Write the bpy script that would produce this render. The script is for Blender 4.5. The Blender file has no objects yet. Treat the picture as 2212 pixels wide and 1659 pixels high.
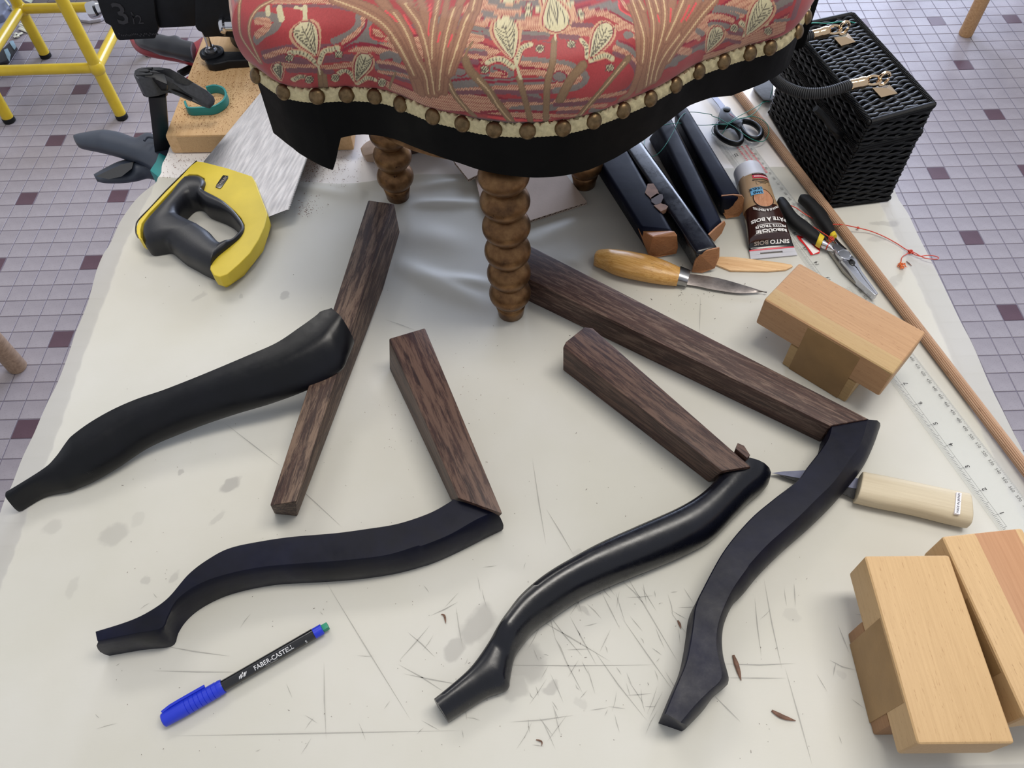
import bpy, bmesh, math, random
import numpy as np
from mathutils import Vector, Matrix
random.seed(4); rng = np.random.default_rng(7)
SC = bpy.context.scene
COL = SC.collection
R = math.radians
# ---------------------------------------------------------------- camera
# floor z = 0, worktop z = T, metres; x right, y away from the photographer
T = 0.775
FPX = 1670.28
CZ = 1.419
def cam_axes(p, r, y):
    cy, sy, cp, sp, cr, sr = math.cos(y), math.sin(y), math.cos(p), math.sin(p), math.cos(r), math.sin(r)
    f = np.array([sy*cp, cy*cp, -sp]); rt = np.array([cy, -sy, 0.0]); up = np.cross(rt, f)
    return rt*cr+up*sr, -rt*sr+up*cr, f
RT, UP, FW = cam_axes(R(54.84), R(-1.51), R(0.13))
CPOS = np.array([0.0, 0.0, CZ])
cam = bpy.data.cameras.new('camera'); co = bpy.data.objects.new('camera', cam); COL.objects.link(co)
cam.sensor_fit = 'HORIZONTAL'; cam.sensor_width = 36; cam.lens = FPX/2212*36; cam.clip_start = 0.01
co.matrix_world = Matrix(((RT[0], UP[0], -FW[0], 0), (RT[1], UP[1], -FW[1], 0), (RT[2], UP[2], -FW[2], CZ), (0, 0, 0, 1)))
SC.camera = co
# ---------------------------------------------------------------- light
W = bpy.data.worlds.new('world'); SC.world = W; W.use_nodes = True
bg = W.node_tree.nodes['Background']; bg.inputs[0].default_value = (0.90, 0.93, 1.0, 1); bg.inputs[1].default_value = 0.46
def area(name, loc, rot, sx, sy, power, col):
    l = bpy.data.lights.new(name, 'AREA'); l.shape = 'RECTANGLE'; l.size = sx; l.size_y = sy; l.energy = power; l.color = col
    o = bpy.data.objects.new(name, l); COL.objects.link(o); o.location = loc; o.rotation_euler = rot; return o
area('ceiling_light_near', (0.55, 0.55, 2.75), (0, 0, 0), 1.3, 0.45, 24, (1.0, 0.95, 0.87))
area('ceiling_light_far', (-0.9, 2.2, 2.75), (0, 0, 0), 1.3, 0.6, 20, (1.0, 0.96, 0.90))
area('window_daylight', (1.2, 4.6, 1.9), (R(-78), 0, R(-12)), 3.2, 1.6, 175, (0.66, 0.76, 1.0))
vs = SC.view_settings; SC.display_settings.display_device = 'sRGB'
vs.view_transform = 'Standard'; vs.look = 'None'; vs.gamma = 1; vs.use_curve_mapping = False; vs.exposure = 0.27
# ---------------------------------------------------------------- placing helpers
def at(px, py, z=T):
    "point of the photographed place on the level z (photo frame 2212 x 1659)"
    d = (px-1106)/FPX*RT-(py-829.5)/FPX*UP+FW
    return CPOS+d*(z-CZ)/d[2]
def ats(pts, z=T): return np.array([at(p[0], p[1], z) for p in pts])
def crop(x0, y0, w):
    s = w/2212.0
    return lambda *p: [(x0+a*s, y0+b*s) for a, b in p]
ORG = {}
def lin(c):
    c = np.array(c[:3], float)/255; return tuple(np.where(c <= .04045, c/12.92, ((c+.055)/1.055)**2.4))+(1.0,)
# ---------------------------------------------------------------- materials
MATS = {}
def mat(name):
    m = bpy.data.materials.new(name); m.use_nodes = True; nt = m.node_tree
    return m, nt, nt.nodes['Principled BSDF']
def nd(nt, t, **k):
    n = nt.nodes.new(t)
    for a, b in k.items(): setattr(n, a, b)
    return n
def ramp(nt, stops, src=None):
    r = nd(nt, 'ShaderNodeValToRGB'); e = r.color_ramp.elements
    while len(e) < len(stops): e.new(0.5)
    for i, (p, c) in enumerate(stops): e[i].position = p; e[i].color = c
    if src is not None: nt.links.new(src, r.inputs[0])
    return r
def mixc(nt, fac, a, b, bt='MIX'):
    m = nd(nt, 'ShaderNodeMix', data_type='RGBA', blend_type=bt)
    for s, v in ((0, fac), (6, a), (7, b)):
        if hasattr(v, 'links'): nt.links.new(v, m.inputs[s])
        else: m.inputs[s].default_value = v
    return m.outputs[2]
def coords(nt, ang=0, scale=(1, 1, 1), src='Object'):
    tc = nd(nt, 'ShaderNodeTexCoord'); v = tc.outputs[src]
    if ang:
        r = nd(nt, 'ShaderNodeVectorRotate', rotation_type='Z_AXIS'); r.inputs['Angle'].default_value = -ang
        nt.links.new(v, r.inputs['Vector']); v = r.outputs[0]
    m = nd(nt, 'ShaderNodeMapping'); m.inputs['Scale'].default_value = scale; nt.links.new(v, m.inputs[0]); return m.outputs[0]
def noise(nt, vec, scale, detail=4, rough=.55, dist=0):
    n = nd(nt, 'ShaderNodeTexNoise'); n.inputs['Scale'].default_value = scale; n.inputs['Detail'].default_value = detail
    n.inputs['Roughness'].default_value = rough; n.inputs['Distortion'].default_value = dist; nt.links.new(vec, n.inputs['Vector']); return n.outputs[0]
def bump(nt, b, h, st, dist=.001):
    n = nd(nt, 'ShaderNodeBump'); n.inputs['Strength'].default_value = st; n.inputs['Distance'].default_value = dist
    nt.links.new(h, n.inputs['Height']); nt.links.new(n.outputs[0], b.inputs['Normal'])
G = lambda v: (v, v, v, 1)
def plain(name, c, rough=.5, metal=0, spec=.5, var=.12, scale=60, bmp=0, bsc=400, coat=0):
    if name in MATS: return MATS[name]
    m, nt, b = mat(name); v = coords(nt); n = noise(nt, v, scale)
    a = lin(c); d = tuple(x*(1-var) for x in a[:3])+(1,); e = tuple(min(1, x*(1+var)) for x in a[:3])+(1,)
    r = ramp(nt, [(.3, d), (.7, e)], n); nt.links.new(r.outputs[0], b.inputs['Base Color'])
    b.inputs['Roughness'].default_value = rough; b.inputs['Metallic'].default_value = metal; b.inputs['Specular IOR Level'].default_value = spec
    b.inputs['Coat Weight'].default_value = coat; b.inputs['Coat Roughness'].default_value = .12
    if bmp: bump(nt, b, noise(nt, v, bsc, 3), bmp)
    MATS[name] = m; return m
def wood(name, dark, light, ang=0, gs=1.0, rough=.55, pores=None, worn=None, wornamt=.5, stripe=None, bmp=.25, contrast=(.32, .68)):
    if name in MATS: return MATS[name]
    m, nt, b = mat(name); v = coords(nt, ang, (.7, 18, 18))
    n = noise(nt, v, 24*gs, 6, .62, .5); r = ramp(nt, [(contrast[0], lin(dark)), (contrast[1], lin(light))], n); c = r.outputs[0]
    v2 = coords(nt, ang, (1, 9, 9)); n2 = noise(nt, v2, 110, 3, .7)
    if pores:
        c = mixc(nt, ramp(nt, [(.62, G(0)), (.70, G(.8))], n2).outputs[0], c, lin(pores))
    if worn:
        n3 = noise(nt, coords(nt, ang, (.9, 9, 9)), 24*gs, 8, .78, .3)
        c = mixc(nt, ramp(nt, [(.5-.08*wornamt, G(0)), (.62-.08*wornamt, G(.9))], n3).outputs[0], c, lin(worn))
    nt.links.new(c, b.inputs['Base Color']); b.inputs['Roughness'].default_value = rough; b.inputs['Specular IOR Level'].default_value = .35
    bump(nt, b, n2, bmp, .0006); MATS[name] = m; return m
def lacquer(name='black_lacquer', base=(9, 10, 17), hi=(17, 19, 30), rough=.23, sp=.5):
    if name in MATS: return MATS[name]
    m, nt, b = mat(name); v = coords(nt); n = noise(nt, v, 14, 5, .6)
    c = ramp(nt, [(.35, lin(base)), (.7, lin(hi))], n).outputs[0]
    f = ramp(nt, [(.74, G(0)), (.80, G(.5))], noise(nt, v, 130, 6, .75)).outputs[0]
    c = mixc(nt, f, c, lin((62, 56, 52))); nt.links.new(c, b.inputs['Base Color'])
    rr = ramp(nt, [(.3, G(rough-.05)), (.75, G(rough+.16))], noise(nt, v, 35, 6, .7)).outputs[0]; nt.links.new(rr, b.inputs['Roughness'])
    b.inputs['Specular IOR Level'].default_value = sp; bump(nt, b, noise(nt, v, 90, 4), .12, .001); MATS[name] = m; return m
BLK = lacquer(); BLUEBLK = lacquer('blue_black_lacquer', (7, 8, 20), (12, 15, 38), .38, .2)
APR = lacquer('apron_lacquer', (3, 3, 4), (7, 7, 8), .5, .10)
plastic_black = plain('black_plastic', (14, 15, 17), .42, spec=.28, var=.1, bmp=.05)
plastic_slate = plain('slate_grey_plastic', (50, 57, 70), .42, var=.06, bmp=.08, bsc=900)
rubber_black = plain('black_rubber', (18, 18, 19), .6, spec=.3, bmp=.15, bsc=900)
chrome = plain('polished_chrome', (215, 215, 220), .12, 1, var=.04)
gold = plain('pale_gold_metal', (226, 196, 160), .12, 1, var=.04)
steel = plain('worn_steel', (150, 150, 152), .33, 1, var=.2, bmp=.05)
teal = plain('teal_plastic', (28, 135, 135), .45, var=.05)
yel = plain('yellow_plastic', (216, 190, 52), .5, var=.07, scale=30)
white_pl = plain('white_plastic', (222, 222, 228), .4, var=.03)
# ---------------------------------------------------------------- mesh helpers
def finish(me, smooth=True, angle=.6):
    for p in me.polygons: p.use_smooth = smooth
    if smooth and angle: me.set_sharp_from_angle(angle=angle)
def obj(name, verts, faces, mats, parent=None, smooth=True, angle=.6, bev=0, seg=2, fmat=None, fixn=True, cols=None):
    org = ORG.get(parent.name, np.zeros(3)) if parent is not None else np.zeros(3)
    me = bpy.data.meshes.new(name)
    V = np.asarray(verts, float)-org
    me.from_pydata([tuple(v) for v in V], [], [tuple(int(i) for i in f) for f in faces])
    if not isinstance(mats, (list, tuple)): mats = [mats]
    for m in mats: me.materials.append(m)
    if fmat is not None:
        for p, i in zip(me.polygons, fmat): p.material_index = i
    if bev or fixn:
        bm = bmesh.new(); bm.from_mesh(me)
        if fixn: bmesh.ops.recalc_face_normals(bm, faces=bm.faces)
        if bev:
            ed = [e for e in bm.edges if len(e.link_faces) == 2 and e.calc_face_angle(0) > .45]
            if ed: bmesh.ops.bevel(bm, geom=ed, offset=bev, segments=seg, profile=.6, affect='EDGES', clamp_overlap=True)
        bm.to_mesh(me); bm.free()
    finish(me, smooth, angle)
    o = bpy.data.objects.new(name, me); COL.objects.link(o)
    if parent is not None: o.parent = parent
    ORG[o.name] = org
    return o
def thing(name, label, cat, loc, group=None):
    o = bpy.data.objects.new(name, None); COL.objects.link(o); o.empty_display_size = .02
    o.location = tuple(loc); ORG[o.name] = np.array(loc, float); o['label'] = label; o['category'] = cat
    if group: o['group'] = group
    return o
def tag(o, label, cat, group=None, kind=None):
    if label: o['label'] = label
    if cat: o['category'] = cat
    if group: o['group'] = group
    if kind: o['kind'] = kind
    return o
def one(name, label, cat, V, F, m, group=None, **k):
    "a thing that is a single mesh: origin at its base"
    V = np.asarray(V, float); c = V.mean(0); c[2] = V[:, 2].min()
    me_o = obj(name, V-c, F, m, None, **k); me_o.location = tuple(c); ORG[me_o.name] = c
    return tag(me_o, label, cat, group)
class MB:
    def __init__(s): s.V = []; s.F = []; s.M = []
    def add(s, V, F, mi=0):
        b = len(s.V); s.V += [tuple(v) for v in V]; s.F += [[i+b for i in f] for f in F]; s.M += [mi]*len(F); return s
def box(c, sx, sy, sz, ang=0):
    "box standing on c"
    ca, sa = math.cos(ang), math.sin(ang); V = []
    for z in (0, sz):
        for x, y in ((-1, -1), (1, -1), (1, 1), (-1, 1)):
            a, b = x*sx/2, y*sy/2; V.append((c[0]+a*ca-b*sa, c[1]+a*sa+b*ca, c[2]+z))
    return V, [(0, 3, 2, 1), (4, 5, 6, 7), (0, 1, 5, 4), (1, 2, 6, 5), (2, 3, 7, 6), (3, 0, 4, 7)]
def prism(top, bot):
    n = len(top); V = list(map(tuple, bot))+list(map(tuple, top))
    F = [tuple(range(n-1, -1, -1)), tuple(range(n, 2*n))]+[(i, (i+1) % n, n+(i+1) % n, n+i) for i in range(n)]
    return V, F
def vprism(xy, z0, z1):
    xy = [(p[0], p[1]) for p in xy]
    return prism([(x, y, z1) for x, y in xy], [(x, y, z0) for x, y in xy])
def resample(P, n, smooth=True):
    P = np.asarray(P, float)
    if smooth and len(P) > 2:
        Q = []
        for i in range(len(P)-1):
            p0 = P[max(i-1, 0)]; p1 = P[i]; p2 = P[i+1]; p3 = P[min(i+2, len(P)-1)]
            for t in np.linspace(0, 1, 8, endpoint=False):
                Q.append(.5*((2*p1)+(-p0+p2)*t+(2*p0-5*p1+4*p2-p3)*t*t+(-p0+3*p1-3*p2+p3)*t**3))
        Q.append(P[-1]); P = np.array(Q)
    d = np.r_[0, np.cumsum(np.linalg.norm(np.diff(P, axis=0), axis=1))]
    u = np.linspace(0, d[-1], n)
    return np.stack([np.interp(u, d, P[:, k]) for k in range(P.shape[1])], 1)
def rings(RG, closed=True, cap=True, loop=False):
    "list of rings (equal count) -> mesh"
    n = len(RG[0]); V = [tuple(p) for r in RG for p in r]; F = []
    m = len(RG)
    for i in range(m if loop else m-1):
        a = i*n; b = ((i+1) % m)*n
        for j in range(n if closed else n-1):
            k = (j+1) % n; F.append((a+j, a+k, b+k, b+j))
    if cap and closed and not loop: F += [tuple(range(n-1, -1, -1)), tuple(range((m-1)*n, m*n))]
    return V, F
def tube(P, r, n=10, smooth=True, m=None, flat=1.0, loop=False, cap=True):
    P = np.asarray(P, float)
    if loop: P = np.vstack([P, P[:1]])
    if m: P = resample(P, m, smooth)
    if loop: P = P[:-1]
    r = np.interp(np.linspace(0, 1, len(P)), np.linspace(0, 1, len(np.atleast_1d(r))), np.atleast_1d(r)) if np.ndim(r) else np.full(len(P), r)
    tg = np.roll(P, -1, 0)-np.roll(P, 1, 0) if loop else np.gradient(P, axis=0)
    tg /= np.linalg.norm(tg, axis=1)[:, None]+1e-12
    ref = np.array([0, 0, 1.0]) if abs(tg[:, 2]).mean() < .8 else np.array([1.0, 0, 0])
    RG = []; a = np.linspace(0, 2*math.pi, n, endpoint=False)
    for p, t, q in zip(P, tg, r):
        s = np.cross(ref, t); s /= np.linalg.norm(s)+1e-12; u = np.cross(t, s)
        RG.append([p+q*(math.cos(x)*s+flat*math.sin(x)*u) for x in a])
    return rings(RG, True, cap, loop)
def lathe(prof, base, axis=(0, 0, 1), n=28):
    "prof: (radius, distance along axis)"
    ax = np.array(axis, float); ax /= np.linalg.norm(ax); ref = np.array([1.0, 0, 0]) if abs(ax[0]) < .8 else np.array([0, 1.0, 0])
    s = np.cross(ax, ref); s /= np.linalg.norm(s); u = np.cross(ax, s); base = np.array(base, float)
    return rings([[base+ax*h+r*(math.cos(t)*s+math.sin(t)*u) for t in np.linspace(0, 2*math.pi, n, endpoint=False)] for r, h in prof])
def sphere(c, r, sx=1, sy=1, sz=1, n=14):
    pr = [(max(r*math.sin(t), 1e-5), -r*math.cos(t)) for t in np.linspace(0, math.pi, n//2+2)]
    V, F = lathe(pr, (0, 0, 0), n=n); return [(c[0]+v[0]*sx, c[1]+v[1]*sy, c[2]+v[2]*sz) for v in V], F
def pair(A, B, n):
    "match two outlines of a strip point by point (shortest cross distances), n pairs"
    m = 170; A = resample(A, m); B = resample(B, m); C = ((A[:, None]-B[None])**2).sum(2); D = np.full((m, m), 1e9); D[0, 0] = C[0, 0]
    for i in range(m):
        for j in range(m):
            if i or j: D[i, j] = C[i, j]+min(D[i-1, j] if i else 1e9, D[i, j-1] if j else 1e9, D[i-1, j-1] if i and j else 1e9)
    i = j = m-1; path = [(i, j)]
    while i or j:
        o = [(D[i-1, j-1] if i and j else 1e9, i-1, j-1), (D[i-1, j] if i else 1e9, i-1, j), (D[i, j-1] if j else 1e9, i, j-1)]; _, i, j = min(o); path.append((i, j))
    P = np.array(path[::-1], float); k = 9; Pp = np.vstack([np.repeat(P[:1], k, 0), P, np.repeat(P[-1:], k, 0)]); ker = np.hanning(2*k+3)[1:-1]; ker /= ker.sum()
    P = np.stack([np.convolve(Pp[:, c], ker, 'valid') for c in (0, 1)], 1); P[0] = 0; P[-1] = m-1
    M = np.array([[np.interp(a, range(m), A[:, 0])+np.interp(b, range(m), B[:, 0]), np.interp(a, range(m), A[:, 1])+np.interp(b, range(m), B[:, 1])] for a, b in P])/2
    d = np.r_[0, np.cumsum(np.linalg.norm(np.diff(M, axis=0), axis=1))]; u = np.linspace(0, d[-1], n); a = np.interp(u, d, P[:, 0]); b = np.interp(u, d, P[:, 1])
    g = lambda Q, x: np.stack([np.interp(x, range(m), Q[:, c]) for c in range(Q.shape[1])], 1)
    return g(A, a), g(B, b)
def loft(A, B, prof, n=40, zb=T, h=.03, smooth=True):
    """bar between two plan outlines A, B (world xy); prof: list of (a in -1..1, b in 0..1); zb, h numbers or lists along it"""
    A = resample([(p[0], p[1]) for p in A], n, smooth); B = resample([(p[0], p[1]) for p in B], n, smooth)
    u = np.linspace(0, 1, n)
    zb = np.interp(u, np.linspace(0, 1, len(np.atleast_1d(zb))), np.atleast_1d(zb)); h = np.interp(u, np.linspace(0, 1, len(np.atleast_1d(h))), np.atleast_1d(h))
    RG = []
    for i in range(n):
        m = (A[i]+B[i])/2; d = (B[i]-A[i])/2
        RG.append([(m[0]+a*d[0], m[1]+a*d[1], zb[i]+b*h[i]) for a, b in prof])
    return rings(RG)
def dprof(k=2.4, n=20, z0=0.0):
    "superellipse section"
    out = []
    for t in np.linspace(0, 2*math.pi, n, endpoint=False):
        c, s = math.cos(t), math.sin(t); out.append((math.copysign(abs(c)**(2/k), c), z0+(1-z0)*(.5+.5*math.copysign(abs(s)**(2/k), s))))
    return out
def text(body, size, m, parent, frame, extrude=0.0, name='lettering', surf=None, font_align='CENTER', space=1.0, xs=1.0, bold=0):
    """flat letters; frame = (origin, xdir, ydir, normal)"""
    cu = bpy.data.curves.new('t', 'FONT'); cu.body = body; cu.size = size; cu.align_x = font_align; cu.align_y = 'CENTER'
    cu.space_character = space; cu.resolution_u = 2; cu.extrude = extrude; cu.offset = bold
    o = bpy.data.objects.new('t', cu); COL.objects.link(o); dg = bpy.context.evaluated_depsgraph_get(); dg.update()
    me = bpy.data.meshes.new_from_object(o.evaluated_get(dg)); V = np.array([v.co[:] for v in me.vertices]); F = [tuple(p.vertices) for p in me.polygons]
    bpy.data.objects.remove(o); bpy.data.curves.remove(cu); bpy.data.meshes.remove(me)
    V[:, 0] *= xs
    if surf: P = [surf(x, y, z) for x, y, z in V]
    else:
        O, X, Y, N = [np.array(q, float) for q in frame]; P = [O+X*x+Y*y+N*z for x, y, z in V]
    return obj(name, P, F, m, parent, smooth=False, fixn=False)
def unit(v): v = np.array(v, float); return v/np.linalg.norm(v)
def frame_at(p, xdir, z=None, flip=1):
    X = unit([xdir[0], xdir[1], 0]); Y = np.array([-X[1], X[0], 0])*flip; return (p, X, Y, np.array([0, 0, 1.0]))
def hz(base, x0y0, py):
    "height at which the vertical through base meets photo row py"
    k = (829.5-py)/FPX; d = np.array([base[0], base[1], -CZ]); a = d@UP-k*(d@FW); b = UP[2]-k*FW[2]; return -a/b
# ================================================================ SETTING: floor
P_ = .05; fx0, fy0 = -1.0614, 2.4167          # centre of one dark tile, 5 cm pitch
def tile_mat(name, a, b, sp):
    m, nt, bs = mat(name); v = coords(nt)
    c = ramp(nt, [(.3, lin(a)), (.7, lin(b))], noise(nt, v, 9, 4)).outputs[0]
    f = ramp(nt, [(.55, G(0)), (.72, G(.75))], noise(nt, coords(nt, .8, (1, 2.2, 1)), 190, 4, .7)).outputs[0]
    c = mixc(nt, f, c, lin(sp)); nt.links.new(c, bs.inputs['Base Color']); bs.inputs['Roughness'].default_value = .42; bs.inputs['Specular IOR Level'].default_value = .4
    bump(nt, bs, noise(nt, v, 300, 3), .08); return m
TL = tile_mat('pale_floor_tile', (136, 129, 134), (156, 149, 153), (112, 104, 110)); TD = tile_mat('dark_floor_tile', (76, 54, 64), (90, 66, 76), (62, 46, 54))
grout = plain('grey_grout', (108, 101, 112), .8)
X0, X1, Y0, Y1 = -2.6, 2.8, -.8, 4.2
floor = obj('floor', [(X0, Y0, -.012), (X1, Y0, -.012), (X1, Y1, -.012), (X0, Y1, -.012), (X0, Y0, -.0008), (X1, Y0, -.0008), (X1, Y1, -.0008), (X0, Y1, -.0008)],
            [(0, 3, 2, 1), (4, 5, 6, 7), (0, 1, 5, 4), (1, 2, 6, 5), (2, 3, 7, 6), (3, 0, 4, 7)], grout, smooth=False); floor['kind'] = 'structure'
def tileV(cx, cy, s=.0239):
    return [(cx-s, cy-s, -.0008), (cx+s, cy-s, -.0008), (cx+s, cy+s, -.0008), (cx-s, cy+s, -.0008),
            (cx-s+.0006, cy-s+.0006, .0), (cx+s-.0006, cy-s+.0006, .0), (cx+s-.0006, cy+s-.0006, .0), (cx-s+.0006, cy+s-.0006, .0)]
TF = [(4, 5, 6, 7), (0, 1, 5, 4), (1, 2, 6, 5), (2, 3, 7, 6), (3, 0, 4, 7)]
cand = []
for i in range(math.ceil((X0-fx0)/P_), int((X1-fx0)/P_)):
    for j in range(math.ceil((Y0-fy0)/P_), int((Y1-fy0)/P_)):
        x, y = fx0+i*P_, fy0+j*P_; d = np.array([x, y, -CZ]); w = d@FW
        u, v = 1106+FPX*(d@RT)/w, 829.5-FPX*(d@UP)/w
        vis = 0 < u < 2212 and 0 < v < 1659 and w > 0
        if vis:                                    # hidden under the worktop?
            q = CPOS+d*(CZ-T)/CZ
            if -.452 < q[0] < .468 and q[1] < 1.25: vis = False
        cand.append((0 if vis else 1, w, x, y, (i % 5 == 0 and j % 5 == 0)))
cand.sort()
tm = {}
for k, (h_, w, x, y, dk) in enumerate(cand[:300]):
    if dk not in tm:
        me = bpy.data.meshes.new('floor_tile'); me.from_pydata(tileV(0, 0), [], TF); me.materials.append(TD if dk else TL); tm[dk] = me
    o = bpy.data.objects.new('floor_tile', tm[dk]); COL.objects.link(o); o.parent = floor; o.location = (x, y, 0)
mb = MB()
for (h_, w, x, y, dk) in cand[300:]: mb.add(tileV(x, y), TF, int(dk))
ft = obj('floor_tiles_beyond', mb.V, mb.F, [TL, TD], floor, smooth=False, fmat=mb.M, fixn=False); ft['kind'] = 'stuff'
# ================================================================ TABLE
tbl = thing('workbench_table', 'wide white worktop with ragged side edges carrying all the chair pieces', 'table', (0, .65, 0))
def rag(x, y0, y1, amp, seed):
    r = np.random.default_rng(seed); ys = np.arange(y0, y1, .006); n = np.cumsum(r.normal(0, 1, len(ys))); n -= np.linspace(n[0], n[-1], len(ys)); n = n/abs(n).max()*amp+r.normal(0, amp*.12, len(ys))
    return [(x+a, y) for a, y in zip(n, ys)]
Ltab = [(x+.011*min(1, max(0, (y-.66)/.13)), y) for x, y in rag(-.447, .092, 1.24, .0050, 3)]; Rtab = rag(.457, .092, 1.24, .005, 5)
topm = plain('white_melamine', (238, 234, 232), .45, var=.03, scale=8)
sidem = plain('torn_board_edge', (150, 138, 132), .8, var=.2)
V, F = vprism(Ltab+Rtab[::-1], T-.020, T-.0008); fm = [1, 0]+[1]*(len(F)-2)
obj('tabletop', V, F, [topm, sidem], tbl, fmat=fm, smooth=False)
legm = wood('bench_beech', (150, 112, 74), (190, 152, 108), R(90))
for sx in (-.385, .385):
    for sy in (.16, 1.16):
        V, F = box((sx, sy, 0), .05, .05, T-.10); obj('leg', V, F, legm, tbl, bev=.003)
for nm, c, a, b in (('apron', (0, .16, T-.10), .82, .02), ('apron', (0, 1.16, T-.10), .82, .02), ('apron', (-.385, .66, T-.10), .02, 1.05), ('apron', (.385, .66, T-.10), .02, 1.05)):
    V, F = box(c, a, b, .08); obj(nm, V, F, legm, tbl, bev=.002)
# ---- tracing paper sheet over the worktop
def paper_mat():
    m, nt, b = mat('tracing_paper'); v = coords(nt)
    c = ramp(nt, [(.35, lin((226, 225, 214))), (.65, lin((234, 233, 226)))], noise(nt, v, 7, 4)).outputs[0]
    c = mixc(nt, ramp(nt, [(.45, G(0)), (.75, G(.35))], noise(nt, v, 3.1, 3)).outputs[0], c, lin((224, 218, 198)))
    # glue and water stains, each at its own place
    tc = nd(nt, 'ShaderNodeTexCoord'); wob = nd(nt, 'ShaderNodeMix', data_type='VECTOR'); wob.inputs[0].default_value = .022
    nz = nd(nt, 'ShaderNodeTexNoise'); nz.inputs['Scale'].default_value = 42; nz.inputs['Detail'].default_value = 6; nt.links.new(tc.outputs['Object'], nz.inputs['Vector'])
    nt.links.new(tc.outputs['Object'], wob.inputs[4]); nt.links.new(nz.outputs['Color'], wob.inputs[5])
    tot = None
    for px, py, rx, ry, an, s in STAINS:
        p = at(px, py); mp = nd(nt, 'ShaderNodeMapping', vector_type='TEXTURE')
        k = 1-.022; mp.inputs['Location'].default_value = (p[0]*k+.011, p[1]*k+.011, T*k+.011); mp.inputs['Rotation'].default_value = (0, 0, R(an)); mp.inputs['Scale'].default_value = (rx, ry, 1)
        nt.links.new(wob.outputs[1], mp.inputs[0]); ln = nd(nt, 'ShaderNodeVectorMath', operation='LENGTH'); nt.links.new(mp.outputs[0], ln.inputs[0])
        r_ = ramp(nt, [(.72, G(s)), (1.0, G(0))], ln.outputs['Value']).outputs[0]
        if tot is None: tot = r_
        else:
            a_ = nd(nt, 'ShaderNodeMath', operation='MAXIMUM'); nt.links.new(tot, a_.inputs[0]); nt.links.new(r_, a_.inputs[1]); tot = a_.outputs[0]
    c = mixc(nt, tot, c, lin((150, 148, 146)))
    nt.links.new(c, b.inputs['Base Color']); b.inputs['Roughness'].default_value = .5; b.inputs['Specular IOR Level'].default_value = .3
    fib = ramp(nt, [(.3, G(0)), (.8, G(1))], noise(nt, coords(nt, 0, (1, 3, 1)), 160, 4)).outputs[0]; bump(nt, b, fib, .05)
    tr = nd(nt, 'ShaderNodeBsdfTransparent'); tl = nd(nt, 'ShaderNodeBsdfTranslucent'); tl.inputs[0].default_value = lin((225, 225, 220))
    mx = nd(nt, 'ShaderNodeMixShader'); mx.inputs[0].default_value = .42; nt.links.new(b.outputs[0], mx.inputs[1]); nt.links.new(tl.outputs[0], mx.inputs[2])
    my = nd(nt, 'ShaderNodeMixShader'); my.inputs[0].default_value = .13; nt.links.new(mx.outputs[0], my.inputs[1]); nt.links.new(tr.outputs[0], my.inputs[2])
    nt.links.new(my.outputs[0], nt.nodes['Material Output'].inputs[0]); return m
STAINS = [(499, 1049, .012, .007, 30, .62), (392, 1020, .003, .005, 0, .5), (245, 1152, .0135, .011, 40, .35), (110, 1138, .010, .008, 0, .25), (617, 638, .0065, .006, 0, .5),
          (520, 640, .003, .003, 0, .35), (430, 640, .004, .012, -40, .3), (295, 1120, .007, .006, 0, .16), (312, 1251, .004, .005, 0, .35), (376, 1243, .0045, .006, -20, .35),
          (153, 1272, .005, .009, 0, .2), (470, 1118, .010, .004, 50, .3), (1030, 1352, .020, .014, 45, .5), (985, 1400, .011, .009, 40, .45), (1125, 1430, .019, .022, 60, .5), (1110, 1490, .011, .010, 0, .42),
          (1190, 1488, .008, .005, 0, .45), (1258, 1318, .007, .003, -30, .4), (1255, 1510, .004, .004, 0, .2), (1912, 483, .020, .006, 5, .4), (1895, 515, .012, .005, 0, .3), (1940, 600, .020, .005, 45, .28),
          (1250, 1195, .004, .005, 0, .2), (1712, 1330, .008, .006, 0, .2), (1820, 1470, .004, .004, 0, .2)]
pl = crop(0, 400, 700)((1060, 0), (935, 100), (870, 170), (800, 270), (740, 400), (690, 470), (650, 560), (625, 650), (590, 790), (540, 920), (500, 1010), (470, 1110), (420, 1250), (370, 1370), (300, 1500), (230, 1659))+[(68, 936), (41, 990), (18, 1049), (0, 1085), (-25, 1170), (-60, 1290), (-95, 1400), (-160, 1640)]
pr_ = crop(1512, 400, 700)((1330, 20), (1400, 120), (1470, 270), (1600, 520), (1750, 830), (1850, 1020), (1960, 1280), (2060, 1480), (2130, 1620))+[(2215, 968), (2260, 1060), (2330, 1200), (2430, 1420), (2500, 1650)]
PL = resample(ats(pl)[:, :2], 150); PR = resample(ats(pr_)[:, :2], 150)
nx, ny = 300, 260
def paper_top(x):   # far edge of the sheet
    return .783+.012*math.sin(x*9+.5)-.02*max(0, x-.1)+.004*math.sin(x*40)
def gauss(x, y, cx, cy, ang, lx, ly):
    dx, dy = x-cx, y-cy; a = dx*math.cos(ang)+dy*math.sin(ang); b = -dx*math.sin(ang)+dy*math.cos(ang); return np.exp(-(a/lx)**2-(b/ly)**2)
def wr(px, py, px2, py2, w, hh):
    a, b = at(px, py), at(px2, py2); d = b-a; return ((a[0]+b[0])/2, (a[1]+b[1])/2, math.atan2(d[1], d[0]), np.linalg.norm(d)*.5, w, hh)
WR = [wr(870, 440, 1040, 440, .007, .0045), wr(760, 410, 850, 436, .008, .004), wr(900, 405, 1030, 388, .008, .004), wr(870, 575, 1040, 655, .012, .0055), wr(960, 600, 1060, 615, .008, .004), wr(640, 400, 760, 425, .008, .003),
      wr(1150, 520, 1290, 470, .012, .004), wr(880, 500, 1000, 530, .020, .004), wr(1190, 610, 1300, 520, .01, .002)]
FLAT = [at(1103, 680), at(862, 430), at(1262, 400)]
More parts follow.
